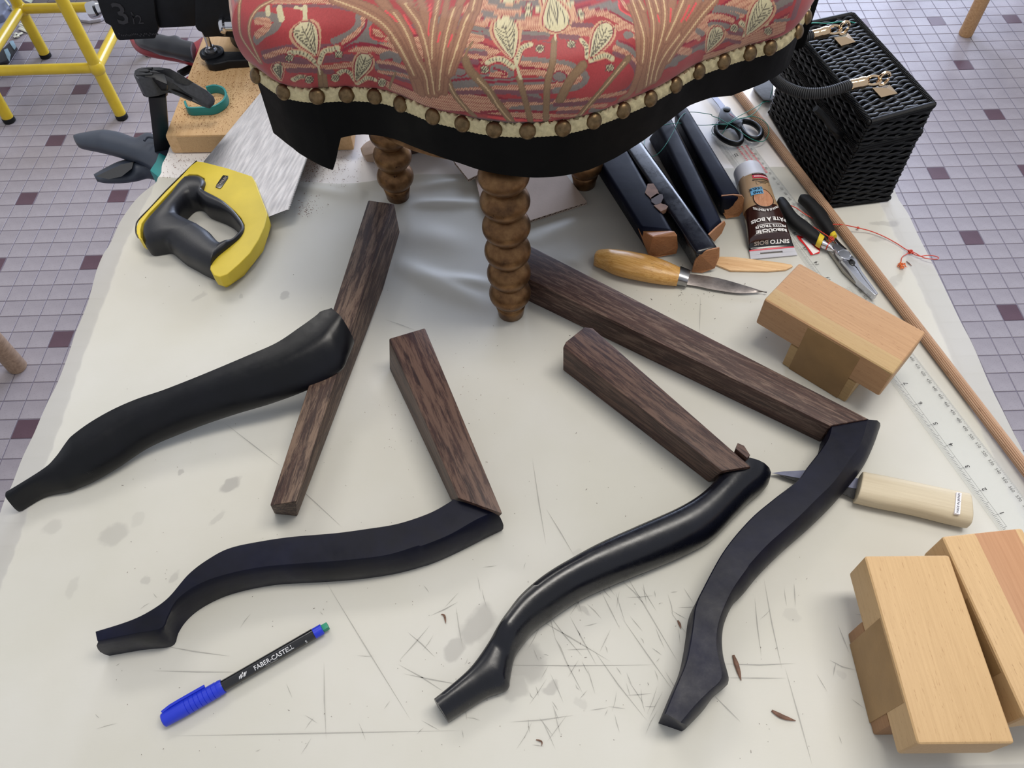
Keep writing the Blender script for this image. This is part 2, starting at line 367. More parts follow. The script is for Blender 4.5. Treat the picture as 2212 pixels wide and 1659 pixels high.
def wave(X, Y):
    Z = np.zeros_like(X)
    for cx, cy, a, l, w, hh in WR: Z += hh*gauss(X, Y, cx, cy, a, l, w)
    for f in FLAT: Z *= 1-np.exp(-(((X-f[0])**2+(Y-f[1])**2)/.022**2)**2)
    return Z
def quadmask(X, Y, px, soft=.008, z=T):
    "0 inside the footprint of an object lying on the sheet"
    P = ats(px, z)[:, :2]; c = P.mean(0); M = np.full(X.shape, -9.0)
    for i in range(len(P)):
        a, b = P[i], P[(i+1) % len(P)]; n = np.array([b[1]-a[1], a[0]-b[0]]); n /= np.linalg.norm(n)
        if (c-a)@n > 0: n = -n
        M = np.maximum(M, (X-a[0])*n[0]+(Y-a[1])*n[1])
    return np.clip(M/soft, 0, 1)
US = np.linspace(0, 1, nx); VSs = np.linspace(0, 1, ny)
yb = .080
XX = np.zeros((ny, nx)); YY = np.zeros((ny, nx))
for j, v in enumerate(VSs):
    y_ = yb+(0.785-yb)*v
    xl = np.interp(y_, PL[::-1, 1], PL[::-1, 0]); xr = np.interp(y_, PR[::-1, 1], PR[::-1, 0])
    XX[j] = xl+(xr-xl)*US; YY[j] = [yb+(paper_top(x)-yb)*v for x in XX[j]]
ZZ = T+wave(XX, YY)*quadmask(XX, YY, [(583, 1090), (795, 420), (870, 440), (870, 505), (650, 1125)])*quadmask(XX, YY, [(1120, 520), (1880, 900), (1770, 960), (1130, 650)])
ov = np.clip(-.452-XX, 0, 1)+np.clip(XX-.462, 0, 1); ZZ -= ov*.10+ov**2*3
V = np.stack([XX, YY, ZZ], 2).reshape(-1, 3)
F = [(j*nx+i, j*nx+i+1, (j+1)*nx+i+1, (j+1)*nx+i) for j in range(ny-1) for i in range(nx-1)]
paper = tag(obj('tracing_paper_sheet', V, F, paper_mat(), None, angle=0, fixn=False), 'translucent cream tracing paper spread over the worktop, stained and scratched, overhanging both sides', 'paper')
# ---- knife scratches and pencil lines on the paper
scr = MB(); scm = plain('graphite_scratch', (166, 164, 158), .8, var=.1)
def scratch(x0, y0, x1, y1, w=.0004):
    a, b = at(x0, y0), at(x1, y1); d = unit(b-a); n = np.array([-d[1], d[0], 0])*w/2; z = np.array([0, 0, .00035])
    m = (a+b)/2+n*rng.normal(0, 3); scr.add([a+z, m-n*2+z, b+z, m+n*2+z], [(0, 1, 2, 3)])
for l in [(480, 910, 610, 1010), (620, 1030, 740, 1140), (700, 1250, 890, 1560), (350, 1395, 500, 1418), (330, 1449, 520, 1452), (700, 1430, 705, 1600), (370, 1590, 1000, 1578), (860, 1435, 960, 1495), (870, 1455, 1000, 1480),
          (1150, 990, 1180, 1180), (1180, 1100, 1240, 1200), (1345, 1230, 1470, 1440), (1230, 1330, 1290, 1440), (1200, 1380, 1260, 1500), (1300, 1280, 1340, 1360), (1150, 1330, 1320, 1430), (1180, 1320, 1260, 1420), (1340, 1330, 1460, 1500),
          (1280, 1400, 1400, 1560), (1050, 1436, 1420, 1436), (1560, 1434, 1720, 1433), (1570, 1464, 1700, 1465), (1650, 1250, 1690, 1450), (1695, 1440, 1755, 1655), (1715, 1260, 1718, 1310), (1810, 1350, 1835, 1412), (1790, 1425, 1850, 1448),
          (1806, 1430, 1800, 1460), (1540, 1500, 1600, 1560), (1500, 1130, 1530, 1180), (1100, 1560, 1240, 1545), (860, 1430, 930, 1350), (930, 1330, 990, 1300), (985, 1310, 1000, 1400), (880, 1365, 940, 1420), (1630, 1290, 1645, 1420), (1513, 640, 1511, 720), (830, 690, 900, 715)]: scratch(*l)
for k in range(64):
    x, y = rng.uniform(1130, 1480), rng.uniform(1230, 1560); a = rng.choice([R(62), R(118), R(50), 0, R(75)])+rng.normal(0, .12); l = rng.uniform(15, 75); scratch(x, y, x+l*math.cos(a), y+l*math.sin(a), .00028)
for k in range(60):
    x, y = rng.uniform(200, 1900), rng.uniform(1180, 1640); a = rng.uniform(0, 3.14); l = rng.uniform(8, 50); scratch(x, y, x+l*math.cos(a), y+l*math.sin(a), .00022)
o = obj('knife_scratches', scr.V, scr.F, scm, paper, smooth=False, fixn=False); o['kind'] = 'stuff'
# ================================================================ CHAIR SEAT
TOPPX = [(552, 165), (600, 200), (640, 213), (685, 218), (720, 215), (770, 214), (830, 220), (885, 240), (930, 258), (985, 272), (1040, 285), (1100, 291), (1160, 291), (1220, 285), (1280, 270), (1340, 248), (1400, 222), (1450, 195), (1500, 165), (1550, 145), (1600, 128), (1650, 115), (1680, 105), (1705, 88), (1722, 65), (1738, 35)]
ZR = 1.030
front = ats(TOPPX, ZR)[:, :2]
back = np.array([(.300, .76), (.318, .84), (.29, .93), (.20, 1.0), (.04, 1.02), (-.12, 1.0), (-.22, .93), (-.25, .84), (-.238, .73), (-.226, .66)])
NF = 420
fr = np.vstack([resample(front[:4], 72)[:-1], resample(front[3:], NF-71)]); bk = resample(np.vstack([front[-1:], back, front[:1]]), 200)[1:-1]
OUT = np.vstack([fr, bk]); NO = len(OUT)                     # seat rail outline, anticlockwise seen from above
tn = np.roll(OUT, -1, 0)-np.roll(OUT, 1, 0); tn /= np.linalg.norm(tn, axis=1)[:, None]; NRM = np.stack([tn[:, 1], -tn[:, 0]], 1)
for _ in range(6): NRM = (np.roll(NRM, 1, 0)+NRM*2+np.roll(NRM, -1, 0))/4
NRM /= np.linalg.norm(NRM, axis=1)[:, None]
SL = np.r_[0, np.cumsum(np.linalg.norm(np.diff(OUT, axis=0), axis=1))]   # length along the outline
ch = thing('upholstered_chair_seat', 'legless chair seat in red iris brocade with black rail, set on a gilded footstool', 'chair', (.03, .78, .99))
# rail: lower edge height along the front
sT = np.array([SL[np.argmin(np.linalg.norm(fr-q, axis=1))] for q in front])
zb_front = [.972, .974, .969, .9625, .994, .995, .994, .994, .995, .993, .991, .989, .987, .986, .985, .987, .992, .997, 1.001, 1.000, .994, .997, .999, .997, .991, .985]
ZB = np.interp(SL, np.r_[sT[:4], sT[3]+.004, sT[3]+.009, sT[4:], SL[-1]], np.r_[zb_front[:4], .972, .985, zb_front[4:], .972])
lean = np.exp(-((SL-sT[3])/.018)**2)*.004+np.exp(-((SL-sT[2])/.03)**2)*.002
RG = []
for k, (o_, z_) in enumerate([(0, 1), (0, 0), (-.022, 0), (-.022, 1)]):
    ring = []
    for i in range(NO):
        z = ZR if z_ else ZB[i]; e = o_+(lean[i] if not z_ else 0)
        ring.append((OUT[i, 0]+NRM[i, 0]*e, OUT[i, 1]+NRM[i, 1]*e, z))
    RG.append(ring)
V = [p for r in RG for p in r]; F = [(a*NO+i, a*NO+(i+1) % NO, ((a+1) % 4)*NO+(i+1) % NO, ((a+1) % 4)*NO+i) for a in range(4) for i in range(NO)]
obj('seat_rail', V, F, APR, ch, angle=.5)
inn = OUT[::6]-NRM[::6]*.012
V, F = vprism(inn, .990, 1.012); obj('seat_board', V, F, wood('seat_ply', (60, 48, 38), (84, 68, 52)), ch, smooth=False)
V, F = box((.318, .805, .925), .030, .034, .105, .3); obj('rear_leg_stub', V, F, APR, ch, bev=.004)
# gimp braid: twisted rope-like band around the rail top
def ring_at(e, z): return [(OUT[i, 0]+NRM[i, 0]*e, OUT[i, 1]+NRM[i, 1]*e, z) for i in range(NO)]
nb = 1500; sb = np.linspace(0, SL[-1], nb, endpoint=False)
def on_rail(s, e): 
    return np.array([np.interp(s, SL, OUT[:, 0])+np.interp(s, SL, NRM[:, 0])*e, np.interp(s, SL, OUT[:, 1])+np.interp(s, SL, NRM[:, 1])*e])
prof = [(.0010, -.0005), (.0020, .0015), (.0026, .004), (.0028, .0060), (.0026, .008), (.0024, .0098), (.0020, .0114), (.0010, .0122), (-.003, .0110)]
V = []
for i, s in enumerate(sb):
    for k, (e, z) in enumerate(prof):
        h = .0007*math.sin(s/.0014+z*500+1.2*math.sin(s/.006))*(1 if 1 < k < 6 else .3); fz = (.0007*math.sin(s/.0011)+.0006*rng.normal()) if k >= 6 else 0
        if k < 2: h = .0004*math.sin(s/.00055)
        p = on_rail(s, e+h); V.append((p[0], p[1], ZR+z-.001+fz))
npf = len(prof); F = [(i*npf+k, ((i+1) % nb)*npf+k, ((i+1) % nb)*npf+k+1, i*npf+k+1) for i in range(nb) for k in range(npf-1)]
braid_m = plain('cream_gimp_braid', (206, 192, 150), .85, var=.16, scale=300, bmp=.4, bsc=900)
obj('braid_trim', V, F, braid_m, ch, angle=1.2)
# brass nails
NAILPX = [(570, 157), (626, 189), (688, 204), (752, 196), (816, 198), (882, 213), (949, 238), (1010, 256), (1072, 272), (1140, 277), (1213, 274), (1282, 259), (1339, 234), (1393, 205), (1440, 173), (1489, 142), (1546, 121), (1605, 103), (1656, 97), (1699, 61), (1735, 36)]
brass = plain('aged_brass', (112, 92, 66), .38, .9, var=.35, scale=220, bmp=.2)
for px, py in NAILPX:
    q = at(px, py+5, ZR+.0035)[:2]; i = np.argmin(np.linalg.norm(OUT-q, axis=1)); p = OUT[i]; n = NRM[i]; ax = np.array([n[0], n[1], .42]); ax /= np.linalg.norm(ax)
    c = np.array([p[0]+n[0]*.0025, p[1]+n[1]*.0025, ZR+.0058])
    V, F = lathe([(.0062, 0), (.0068, .0006), (.0066, .0016), (.0056, .0032), (.0036, .0044), (.0016, .0050), (.0001, .0051)], c, ax, 20)
    obj('brass_nail', V, F, brass, ch, angle=1.0)
for s in np.arange(SL[NF-1]+.03, SL[-1]-.02, .031):     # nails round the hidden sides and back
    p = on_rail(s, .0025); i = np.argmin(abs(SL-s)); n = NRM[i]; V, F = lathe([(.0062, 0), (.0066, .0016), (.0036, .0044), (.0001, .0051)], (p[0], p[1], ZR+.0058), (n[0], n[1], .42), 12); obj('brass_nail', V, F, brass, ch)
#@CUSHION@
# ---- seat cushion: dense shell, s along the rail outline, t up the fabric; woven pattern stored per vertex
NS_F, NS_B = 1040, 130
of_ = resample(fr, NS_F, False); ob_ = resample(np.vstack([fr[-1:], OUT[NF:], fr[:1]]), NS_B)[1:-1]; CO = np.vstack([of_, ob_]); NC = len(CO)
ct_ = np.roll(CO, -1, 0)-np.roll(CO, 1, 0); ct_ /= np.linalg.norm(ct_, axis=1)[:, None]; CN = np.stack([ct_[:, 1], -ct_[:, 0]], 1)
for _ in range(40): CN = (np.roll(CN, 1, 0)+CN*2+np.roll(CN, -1, 0))/4
CN /= np.linalg.norm(CN, axis=1)[:, None]
CS = np.r_[0, np.cumsum(np.linalg.norm(np.diff(CO, axis=0), axis=1))]
kn_ = np.array([(-.0015, .0100), (.0028, .016), (.0058, .025), (.0070, .035), (.0062, .045), (.0030, .054), (-.003, .062), (-.014, .069), (-.026, .074)])
kd_ = resample(kn_, 86); CC = np.array([.035, .765]); rows_ = []; TT = [0.0]
for e, z in kd_: rows_.append(np.column_stack([CO+CN*e, np.full(NC, ZR+z)]))
last = rows_[-1][:, :2]; ker_ = np.ones(91)/91; lsm_ = np.stack([np.convolve(np.r_[last[-45:, k], last[:, k], last[:45, k]], ker_, 'valid') for k in (0, 1)], 1)
for f in 1-(1-np.linspace(0, 1, 66)[1:])**1.0:
    P = last+(lsm_-last)*min(1, f*2.5); P = P+(CC-P)*f; rows_.append(np.column_stack([P, np.full(NC, ZR+.074+.020*(1-(1-f)**2.2))]))
CV = np.stack(rows_); wrk = .0008*np.sin(CS*95)*np.exp(-((np.arange(len(rows_))-8)/9.0)**2)[:, None]; CV[:, :, 2] += wrk
k0_ = NS_F//2; CT = np.r_[0, np.cumsum(np.linalg.norm(np.diff(CV[:, k0_], axis=0), axis=1))]
MOTIF = ('s1,69:277,581 313,597 349,611 388,621 429,624 467,621 499,609 515,585 506,560 484,540 460,522 432,506 404,488 378,464 353,438 325,410;s2,57:301,549 331,559 359,567 388,574 416,576 432,561 427,541 414,523 396,505 376,488 355,470 333,451;s2,36:341,735 423,753 496,763 562,771 624,776 693,781 778,777 817,774 855,772 895,768 934,760 972,748 1008,735 1046,720 1085,701;s4,28:400,709 485,723 559,733 629,739 720,744 789,737 836,733 885,730 933,726 979,719 1025,709 1073,697;s7,46:340,679 392,633;s7,56:481,708 541,622;s7,36:769,732 762,634;s7,26:643,725 768,717;s1,48:1152,650 1155,628 1157,606 1154,585 1146,566 1135,549 1121,533 1105,519 1086,507 1067,497 1046,488 1026,479 1005,471 983,463 961,457;s2,50:1194,633 1203,611 1206,587 1198,566 1184,548 1168,531 1151,515 1131,501 1111,487 1091,473 1070,460 1048,446;p1,0:1217,623 1268,611 1241,561 1264,498 1334,481 1437,495 1298,456 1186,436 1064,398 1031,410 1152,475;s3,18:1211,622 1216,597 1214,572 1203,550 1189,530 1172,511 1153,494 1132,478 1110,463 1087,449 1063,436 1039,422;s3,24:1035,391 1068,410 1102,427 1138,438 1175,443 1213,445 1253,447 1294,449 1335,452 1378,454 1420,457 1461,460;p2,0:1061,380 1149,421 1299,438 1486,460 1401,412 1300,401 1188,374;p2,0:1271,572 1322,564 1395,527 1320,514 1280,531;s11,13:1251,575 1253,558 1254,540 1257,523 1264,508 1280,498 1300,493 1321,491 1343,492 1365,496 1387,501 1409,506;s1,55:1385,382 1405,394 1424,405 1444,416 1464,423 1484,426 1503,426 1522,424 1539,421 1549,411 1535,397 1518,383;s4,62:396,323 454,352 508,375 559,394 609,408 658,417 704,423 746,421 792,417 842,413 890,408 939,404;s3,18:387,293 445,320 497,340 548,357 595,369 642,377 686,381 726,381 766,375;s4,62:388,272 450,299 507,317 560,327 608,326 654,321 698,316 738,312 785,313 837,318 889,324 941,327 995,330 1050,333 1103,336;s2,43:528,267 580,271 630,272 679,272 722,271 766,264 817,258 870,256 923,257 979,262 1037,271 1093,281;s4,48:575,225 619,232 662,238 701,242 735,238 773,230 815,222 857,215 900,210;s4,42:1360,303 1395,311 1430,320 1463,327 1494,331 1524,334 1554,336 1585,338 1616,341;s2,29:1338,331 1379,340 1420,349 1459,358 1496,366 1532,369 1566,367 1600,364 1634,360;s2,29:1330,245 1372,253 1415,262 1456,272 1495,282 1533,288 1570,293 1609,299 1646,304;s2,36:398,304 430,322 460,339 488,353 516,366 543,379 569,390 595,400 621,405;s1,48:2056,794 2157,799;s3,18:2047,814 2166,821;s3,18:2057,757 2171,768;s1,42:2059,735 2162,748;s2,65:2080,874 2080,917 2092,957 2126,982 2171,998 2220,1009 2266,1018 2310,1026 2354,1031 2396,1034 2439,1035 2482,1035;s1,62:2153,924 2189,936 2226,946 2261,956 2295,964 2328,970 2362,973 2395,974 2428,971 2461,965 2493,951 2524,935;s2,72:2050,849 2178,848;s2,57:2063,707 2182,715;s2,79:2546,847 2581,843 2617,844 2652,842 2686,838 2720,824 2754,816 2791,810 2829,804 2868,798 2905,789 2939,778 2972,767 3004,755 3034,743;s3,18:2532,802 2579,798 2625,793 2671,787 2716,781 2762,774 2811,767 2861,759 2910,750;s1,48:2532,781 2746,764;s1,48:2866,739 2938,720;s4,35:2533,753 2735,738;s1,'
'42:2112,1051 2478,1075;s2,36:2103,1022 2145,1029 2192,1034 2238,1038 2280,1042 2321,1045 2360,1048 2399,1050 2438,1052;s1,35:1989,590 2018,595 2048,600 2077,605 2107,609 2138,612 2170,614 2201,615 2233,616;s4,35:2021,578 2248,605;s2,29:2053,563 2186,579;s3,18:2045,540 2225,554;s4,35:2036,521 2195,538;s3,18:2035,491 2199,510;s1,76:2333,495 2370,495 2406,493 2439,481 2419,458 2385,448 2349,442 2313,435 2277,429 2241,422 2205,414 2169,404 2132,393 2094,382 2054,369 2013,356;s2,43:2317,456 2328,460 2340,463 2352,467 2364,470 2375,473 2387,475 2400,474 2411,471;s3,15:2326,508 2338,505 2351,502 2363,498 2376,495 2388,491 2400,487 2412,483 2422,476 2415,467 2403,463 2390,461;s3,18:2013,372 2060,387 2105,402 2148,415 2190,426 2232,433 2274,436 2316,437 2358,437 2399,438 2440,443 2481,450;s1,83:2755,499 2814,477 2817,431 2760,417 2699,414 2638,412 2577,410 2517,407 2456,403 2395,399 2334,393 2272,383 2211,369 2149,351 2082,327 2011,302;s3,18:2523,531 2597,527 2672,521 2746,512 2818,492 2858,440 2803,401 2732,396 2659,395 2587,394 2514,391 2442,386 2369,378 2296,368 2222,355 2148,337;s3,18:2541,514 2596,509 2650,502 2704,494 2755,476 2746,438 2693,432 2639,431 2586,430 2532,429 2479,426 2425,423 2371,418 2317,412 2263,405 2209,396;s2,50:2529,557 2616,549 2701,535 2786,514 2864,477 2897,411 2822,383 2740,378 2655,377 2571,376 2488,374 2404,369 2319,359 2234,344 2147,321 2052,291;s2,43:2535,491 2558,490 2580,489 2603,488 2625,486 2648,484 2670,480 2691,473 2711,462;s4,35:2008,270 2086,291 2157,310 2224,324 2290,334 2356,341 2421,345 2486,347 2551,347 2615,346 2680,345 2745,344 2810,344 2874,342 2940,340;s1,35:2535,583 2573,581 2612,578 2650,573 2688,568 2726,560 2763,551 2800,541 2836,529 2872,515 2907,498 2942,480;s2,43:2420,243 2485,248 2550,251 2615,250 2681,247 2747,241 2812,234 2879,223 2948,210;s1,62:2467,194 2511,200 2554,205 2597,207 2641,208 2685,206 2728,203 2772,200 2816,196 2860,191 2905,186 2952,180;s3,24:2226,136 2295,158 2362,174 2428,184 2493,186 2558,183 2623,174 2689,163 2755,153 2822,143 2890,132 2962,119;s2,36:2460,153 2520,152 2581,146 2642,135 2704,122 2766,108 2829,95 2895,79 2967,56;s11,36:2284,89 2345,94 2405,95 2464,93 2524,86 2584,75 2644,58 2707,36 2772,10;s4,28:2390,272 2459,276 2526,277 2594,276 2662,272 2730,268 2798,262 2866,254 2937,243;s2,36:2262,182 2314,208;p3,0:2135,458 2130,440 2110,423 2082,411 2049,406 2022,410 2005,423 2003,440 2016,458 2041,473 2073,482 2103,482 2126,473;p1,0:2119,455 2114,442 2098,428 2073,418 2045,414 2022,417 2008,426 2007,439 2018,452 2040,464 2066,471 2092,472 2111,466;p1,0:3199,931 3349,943 3511,917 3476,808 3520,727 3524,658 3445,738 3369,859 3239,890;s2,72:3206,865 3240,862 3273,857 3305,848 3333,833 3353,810 3369,788 3386,767 3402,745 3418,723 3434,702 3452,682 3471,662 3492,644 3513,626;s3,18:3204,920 3239,910 3273,899 3305,886 3335,869 3362,848 3386,824 3404,803 3421,780 3435,757 3449,733 3464,710 3481,688 3499,667 3517,646;s2,50:3364,683 3385,681 3406,680 3427,676 3446,669 3461,658 3474,6'
'44 3487,630 3499,616;s1,55:3318,567 3335,555 3352,543 3370,530 3387,517 3402,501 3415,485 3429,468 3442,450;s3,18:3326,584 3344,573 3362,561 3380,549 3397,536 3412,521 3426,505 3440,488 3455,471;s2,57:3274,536 3295,520 3317,503 3338,486 3357,466 3375,445 3391,422 3408,399 3427,374;s4,35:3252,512 3283,493 3315,473 3345,451 3372,424 3397,393 3418,359 3429,322 3429,287 3419,255 3404,228 3384,205 3356,190 3322,186 3286,185 3250,185;s2,79:2872,796 2910,788 2946,779 2981,769 3014,759 3046,749 3077,737 3107,724 3136,710;s4,42:2894,845 2934,833 2971,822 3005,813 3039,804 3071,795 3103,786 3136,777 3169,768;s4,42:2862,739 3016,697;s1,55:2781,537 2802,534 2823,530 2844,526 2865,520 2885,512 2903,500 2921,488 2938,474;s2,57:2778,508 2796,505 2813,501 2830,496 2847,490 2863,481 2877,470 2890,458 2903,446;s2,50:2773,380 2796,379 2819,378 2842,378 2865,381 2887,388 2908,396 2930,405 2951,413;s1,48:2980,443 2992,424 3002,403 2995,383 2980,369 2962,359 2942,353 2921,350 2900,348 2878,347 2857,345 2836,345 2815,345 2794,345 2772,345;s2,36:2774,254 2821,249 2867,242 2915,236 2965,229 3016,222 3068,216 3122,210 3177,202 3233,193 3293,180 3355,165;s4,42:2776,227 2815,222 2854,216 2894,210 2935,203 2978,196 3021,191 3066,186 3112,179 3160,168 3210,152 3264,131;s2,36:2803,180 2847,174 2891,167 2938,159 2986,152 3035,145 3086,136 3140,123 3197,103;s1,55:3074,94 3223,0;s4,42:2806,142 2944,118;s2,36:2785,94 2920,66;s11,15:3507,909 3493,882 3481,855 3475,827 3477,804 3487,785 3499,767 3511,750 3524,733;s2,36:3529,880 3543,783;s2,36:3463,580 3487,547;p3,0:2864,437 2856,419 2836,406 2810,402 2782,408 2759,422 2747,441 2748,461 2762,477 2786,486 2815,485 2841,475 2859,458;p1,0:2850,440 2843,425 2828,415 2806,412 2783,417 2765,428 2754,442 2755,458 2767,470 2786,477 2809,477 2831,469 2845,455;p1,0:3461,587 3450,576 3431,571 3410,572 3391,580 3379,592 3376,607 3383,621 3399,630 3419,632 3440,627 3456,616 3463,602;p1,0:3877,225 3878,208 3864,201 3839,206 3809,221 3782,241 3765,262 3761,281 3770,292 3789,293 3814,285 3841,269 3864,247;s2,50:4312,500 4345,490 4378,480 4411,469 4443,456 4474,440 4505,422 4537,402 4569,382;s1,42:4286,482 4316,472 4345,462 4374,452 4403,441 4432,428 4461,414 4490,400 4520,384;s3,18:4283,467 4310,458 4338,450 4365,441 4393,432 4419,421 4446,408 4472,394 4499,379;s2,57:4165,436 4184,448 4207,455 4236,452 4265,445 4294,436 4322,427 4350,416 4377,404 4404,391 4431,377 4459,363;s1,48:4228,410 4255,405 4281,399 4307,394 4332,386 4357,375 4381,362 4404,348 4428,333;s3,15:4205,423 4225,428 4250,425 4276,418 4301,410 4325,402 4350,394 4374,385 4398,375 4422,363 4445,351 4469,338;s1,42:4068,413 4143,358;s2,36:4032,389 4103,335;s2,43:4415,269 4453,249 4493,229 4534,209 4576,190 4618,173 4660,155 4702,138 4744,122 4784,107 4823,95 4860,86;s1,28:4921,257 5062,229;s2,22:4930,231 5043,199;s4,28:4504,184 4635,119;s1,35:4308,512 4344,499 4381,487 4417,474 4454,461 4491,447 4528,431 4565,413 4604,395;s4,35:4456,275 4623,207;s2,36:3853,329 4012,250;s2,29:3873,348 4013'
',274;s4,62:5123,372 5118,357 5113,342 5110,326 5107,309 5105,292 5105,274 5105,256 5107,237;s5,46:0,612 28,577 54,544 71,512 85,479 95,445 103,410 112,376 130,347 158,324 190,304 220,283 249,263 278,242 304,221;s6,11:0,612 28,577 54,544 71,512 85,479 95,445 103,410 112,376 130,347 158,324 190,304 220,283 249,263 278,242 304,221;s5,46:346,754 310,721 278,688 254,653 240,615 233,576 230,537 229,499 233,462 241,426 257,394 275,363 291,332 306,300 319,268 330,233;s6,11:346,754 310,721 278,688 254,653 240,615 233,576 230,537 229,499 233,462 241,426 257,394 275,363 291,332 306,300 319,268 330,233;s9,56:1984,353 1994,327 2005,300 2017,273 2033,249 2050,226 2068,202 2085,176 2102,150 2119,123 2138,97 2156,68;s9,67:2102,534 2123,502 2147,473 2176,449 2207,427 2236,403 2263,378 2288,349 2310,316 2331,282 2353,246 2375,211 2398,173 2421,132 2444,77;s9,21:2114,670 2108,653 2102,636 2097,619 2093,602 2092,584 2095,567 2100,551 2105,534;s9,46:2511,450 2522,412 2533,372 2544,329 2554,285 2565,238 2575,187 2586,128 2599,33;s9,51:2797,712 2783,655 2772,600 2760,548 2744,500 2726,453 2716,403 2711,348 2709,289 2709,224 2710,148 2716,40;s9,56:3364,443 3319,418 3276,392 3235,364 3196,335 3160,303 3126,269 3093,235 3061,198 3029,157 2999,108 2978,31;s9,72:2987,494 2956,474 2926,454 2898,431 2875,404 2856,374 2839,341 2824,306 2810,268;s9,51:804,215 774,25;s9,21:1512,294 1385,85;s9,41:809,15 831,178;s6,10:1984,353 1993,331 2001,309 2010,287 2022,266 2036,247 2050,228 2065,208 2079,188 2093,167 2105,142 2110,109;s6,10:2208,423 2234,402 2260,380 2284,355 2306,328 2323,295 2338,261 2354,225 2374,191 2396,158 2420,122 2444,77;s6,10:3331,429 3292,404 3254,379 3218,352 3184,324 3151,295 3119,265 3089,233 3060,199 3032,160 3006,114 2988,46;s5,77:1416,876 1510,793 1599,719 1686,650 1763,579 1811,504 1840,426 1857,341 1863,245;s5,77:1748,1002 1795,884 1830,777 1856,682 1876,594 1890,513 1895,432 1891,346 1877,248;s5,77:1887,1033 1902,911 1914,798 1926,701 1938,611 1949,527 1953,445 1950,359 1935,261;s5,77:1263,807 1326,739 1405,682 1495,627 1576,567 1642,505 1692,439 1728,367 1751,285;s5,77:1390,603 1452,563 1510,524 1563,484 1611,442 1649,394 1675,339 1693,278 1703,211;s5,77:1512,917 1575,841 1635,767 1699,700 1753,634 1792,569 1820,506 1839,443 1852,377;s5,77:2052,1075 2045,1004 2039,934 2033,865 2031,801 2034,743 2036,687 2037,634 2035,583 2028,534 2016,486 2002,437;s5,77:1064,781 1114,762 1162,744 1209,726 1254,705 1300,680 1348,653 1401,624 1456,592 1508,559 1555,526 1599,492;s5,77:1692,333 1703,320 1714,307 1723,292 1730,276 1734,257 1736,237 1736,215 1735,193;s5,77:971,779 1018,756 1069,734 1123,713 1174,690 1224,667 1275,644 1328,620 1385,594 1443,564 1499,533 1547,499 1591,463 1632,426 1667,385 1695,341;s5,77:1372,727 1417,700 1464,673 1512,644 1555,612 1595,580 1631,548 1664,516 1694,485 1724,454 1754,424 1779,392 1796,353 1803,308 1804,259 1801,208;s5,77:1369,852 1422,820 1479,788 1540,757 1595,724 1646,686 1694,646 1738,604 1772,561 1796,518 1815,474 1830,429 1841,'
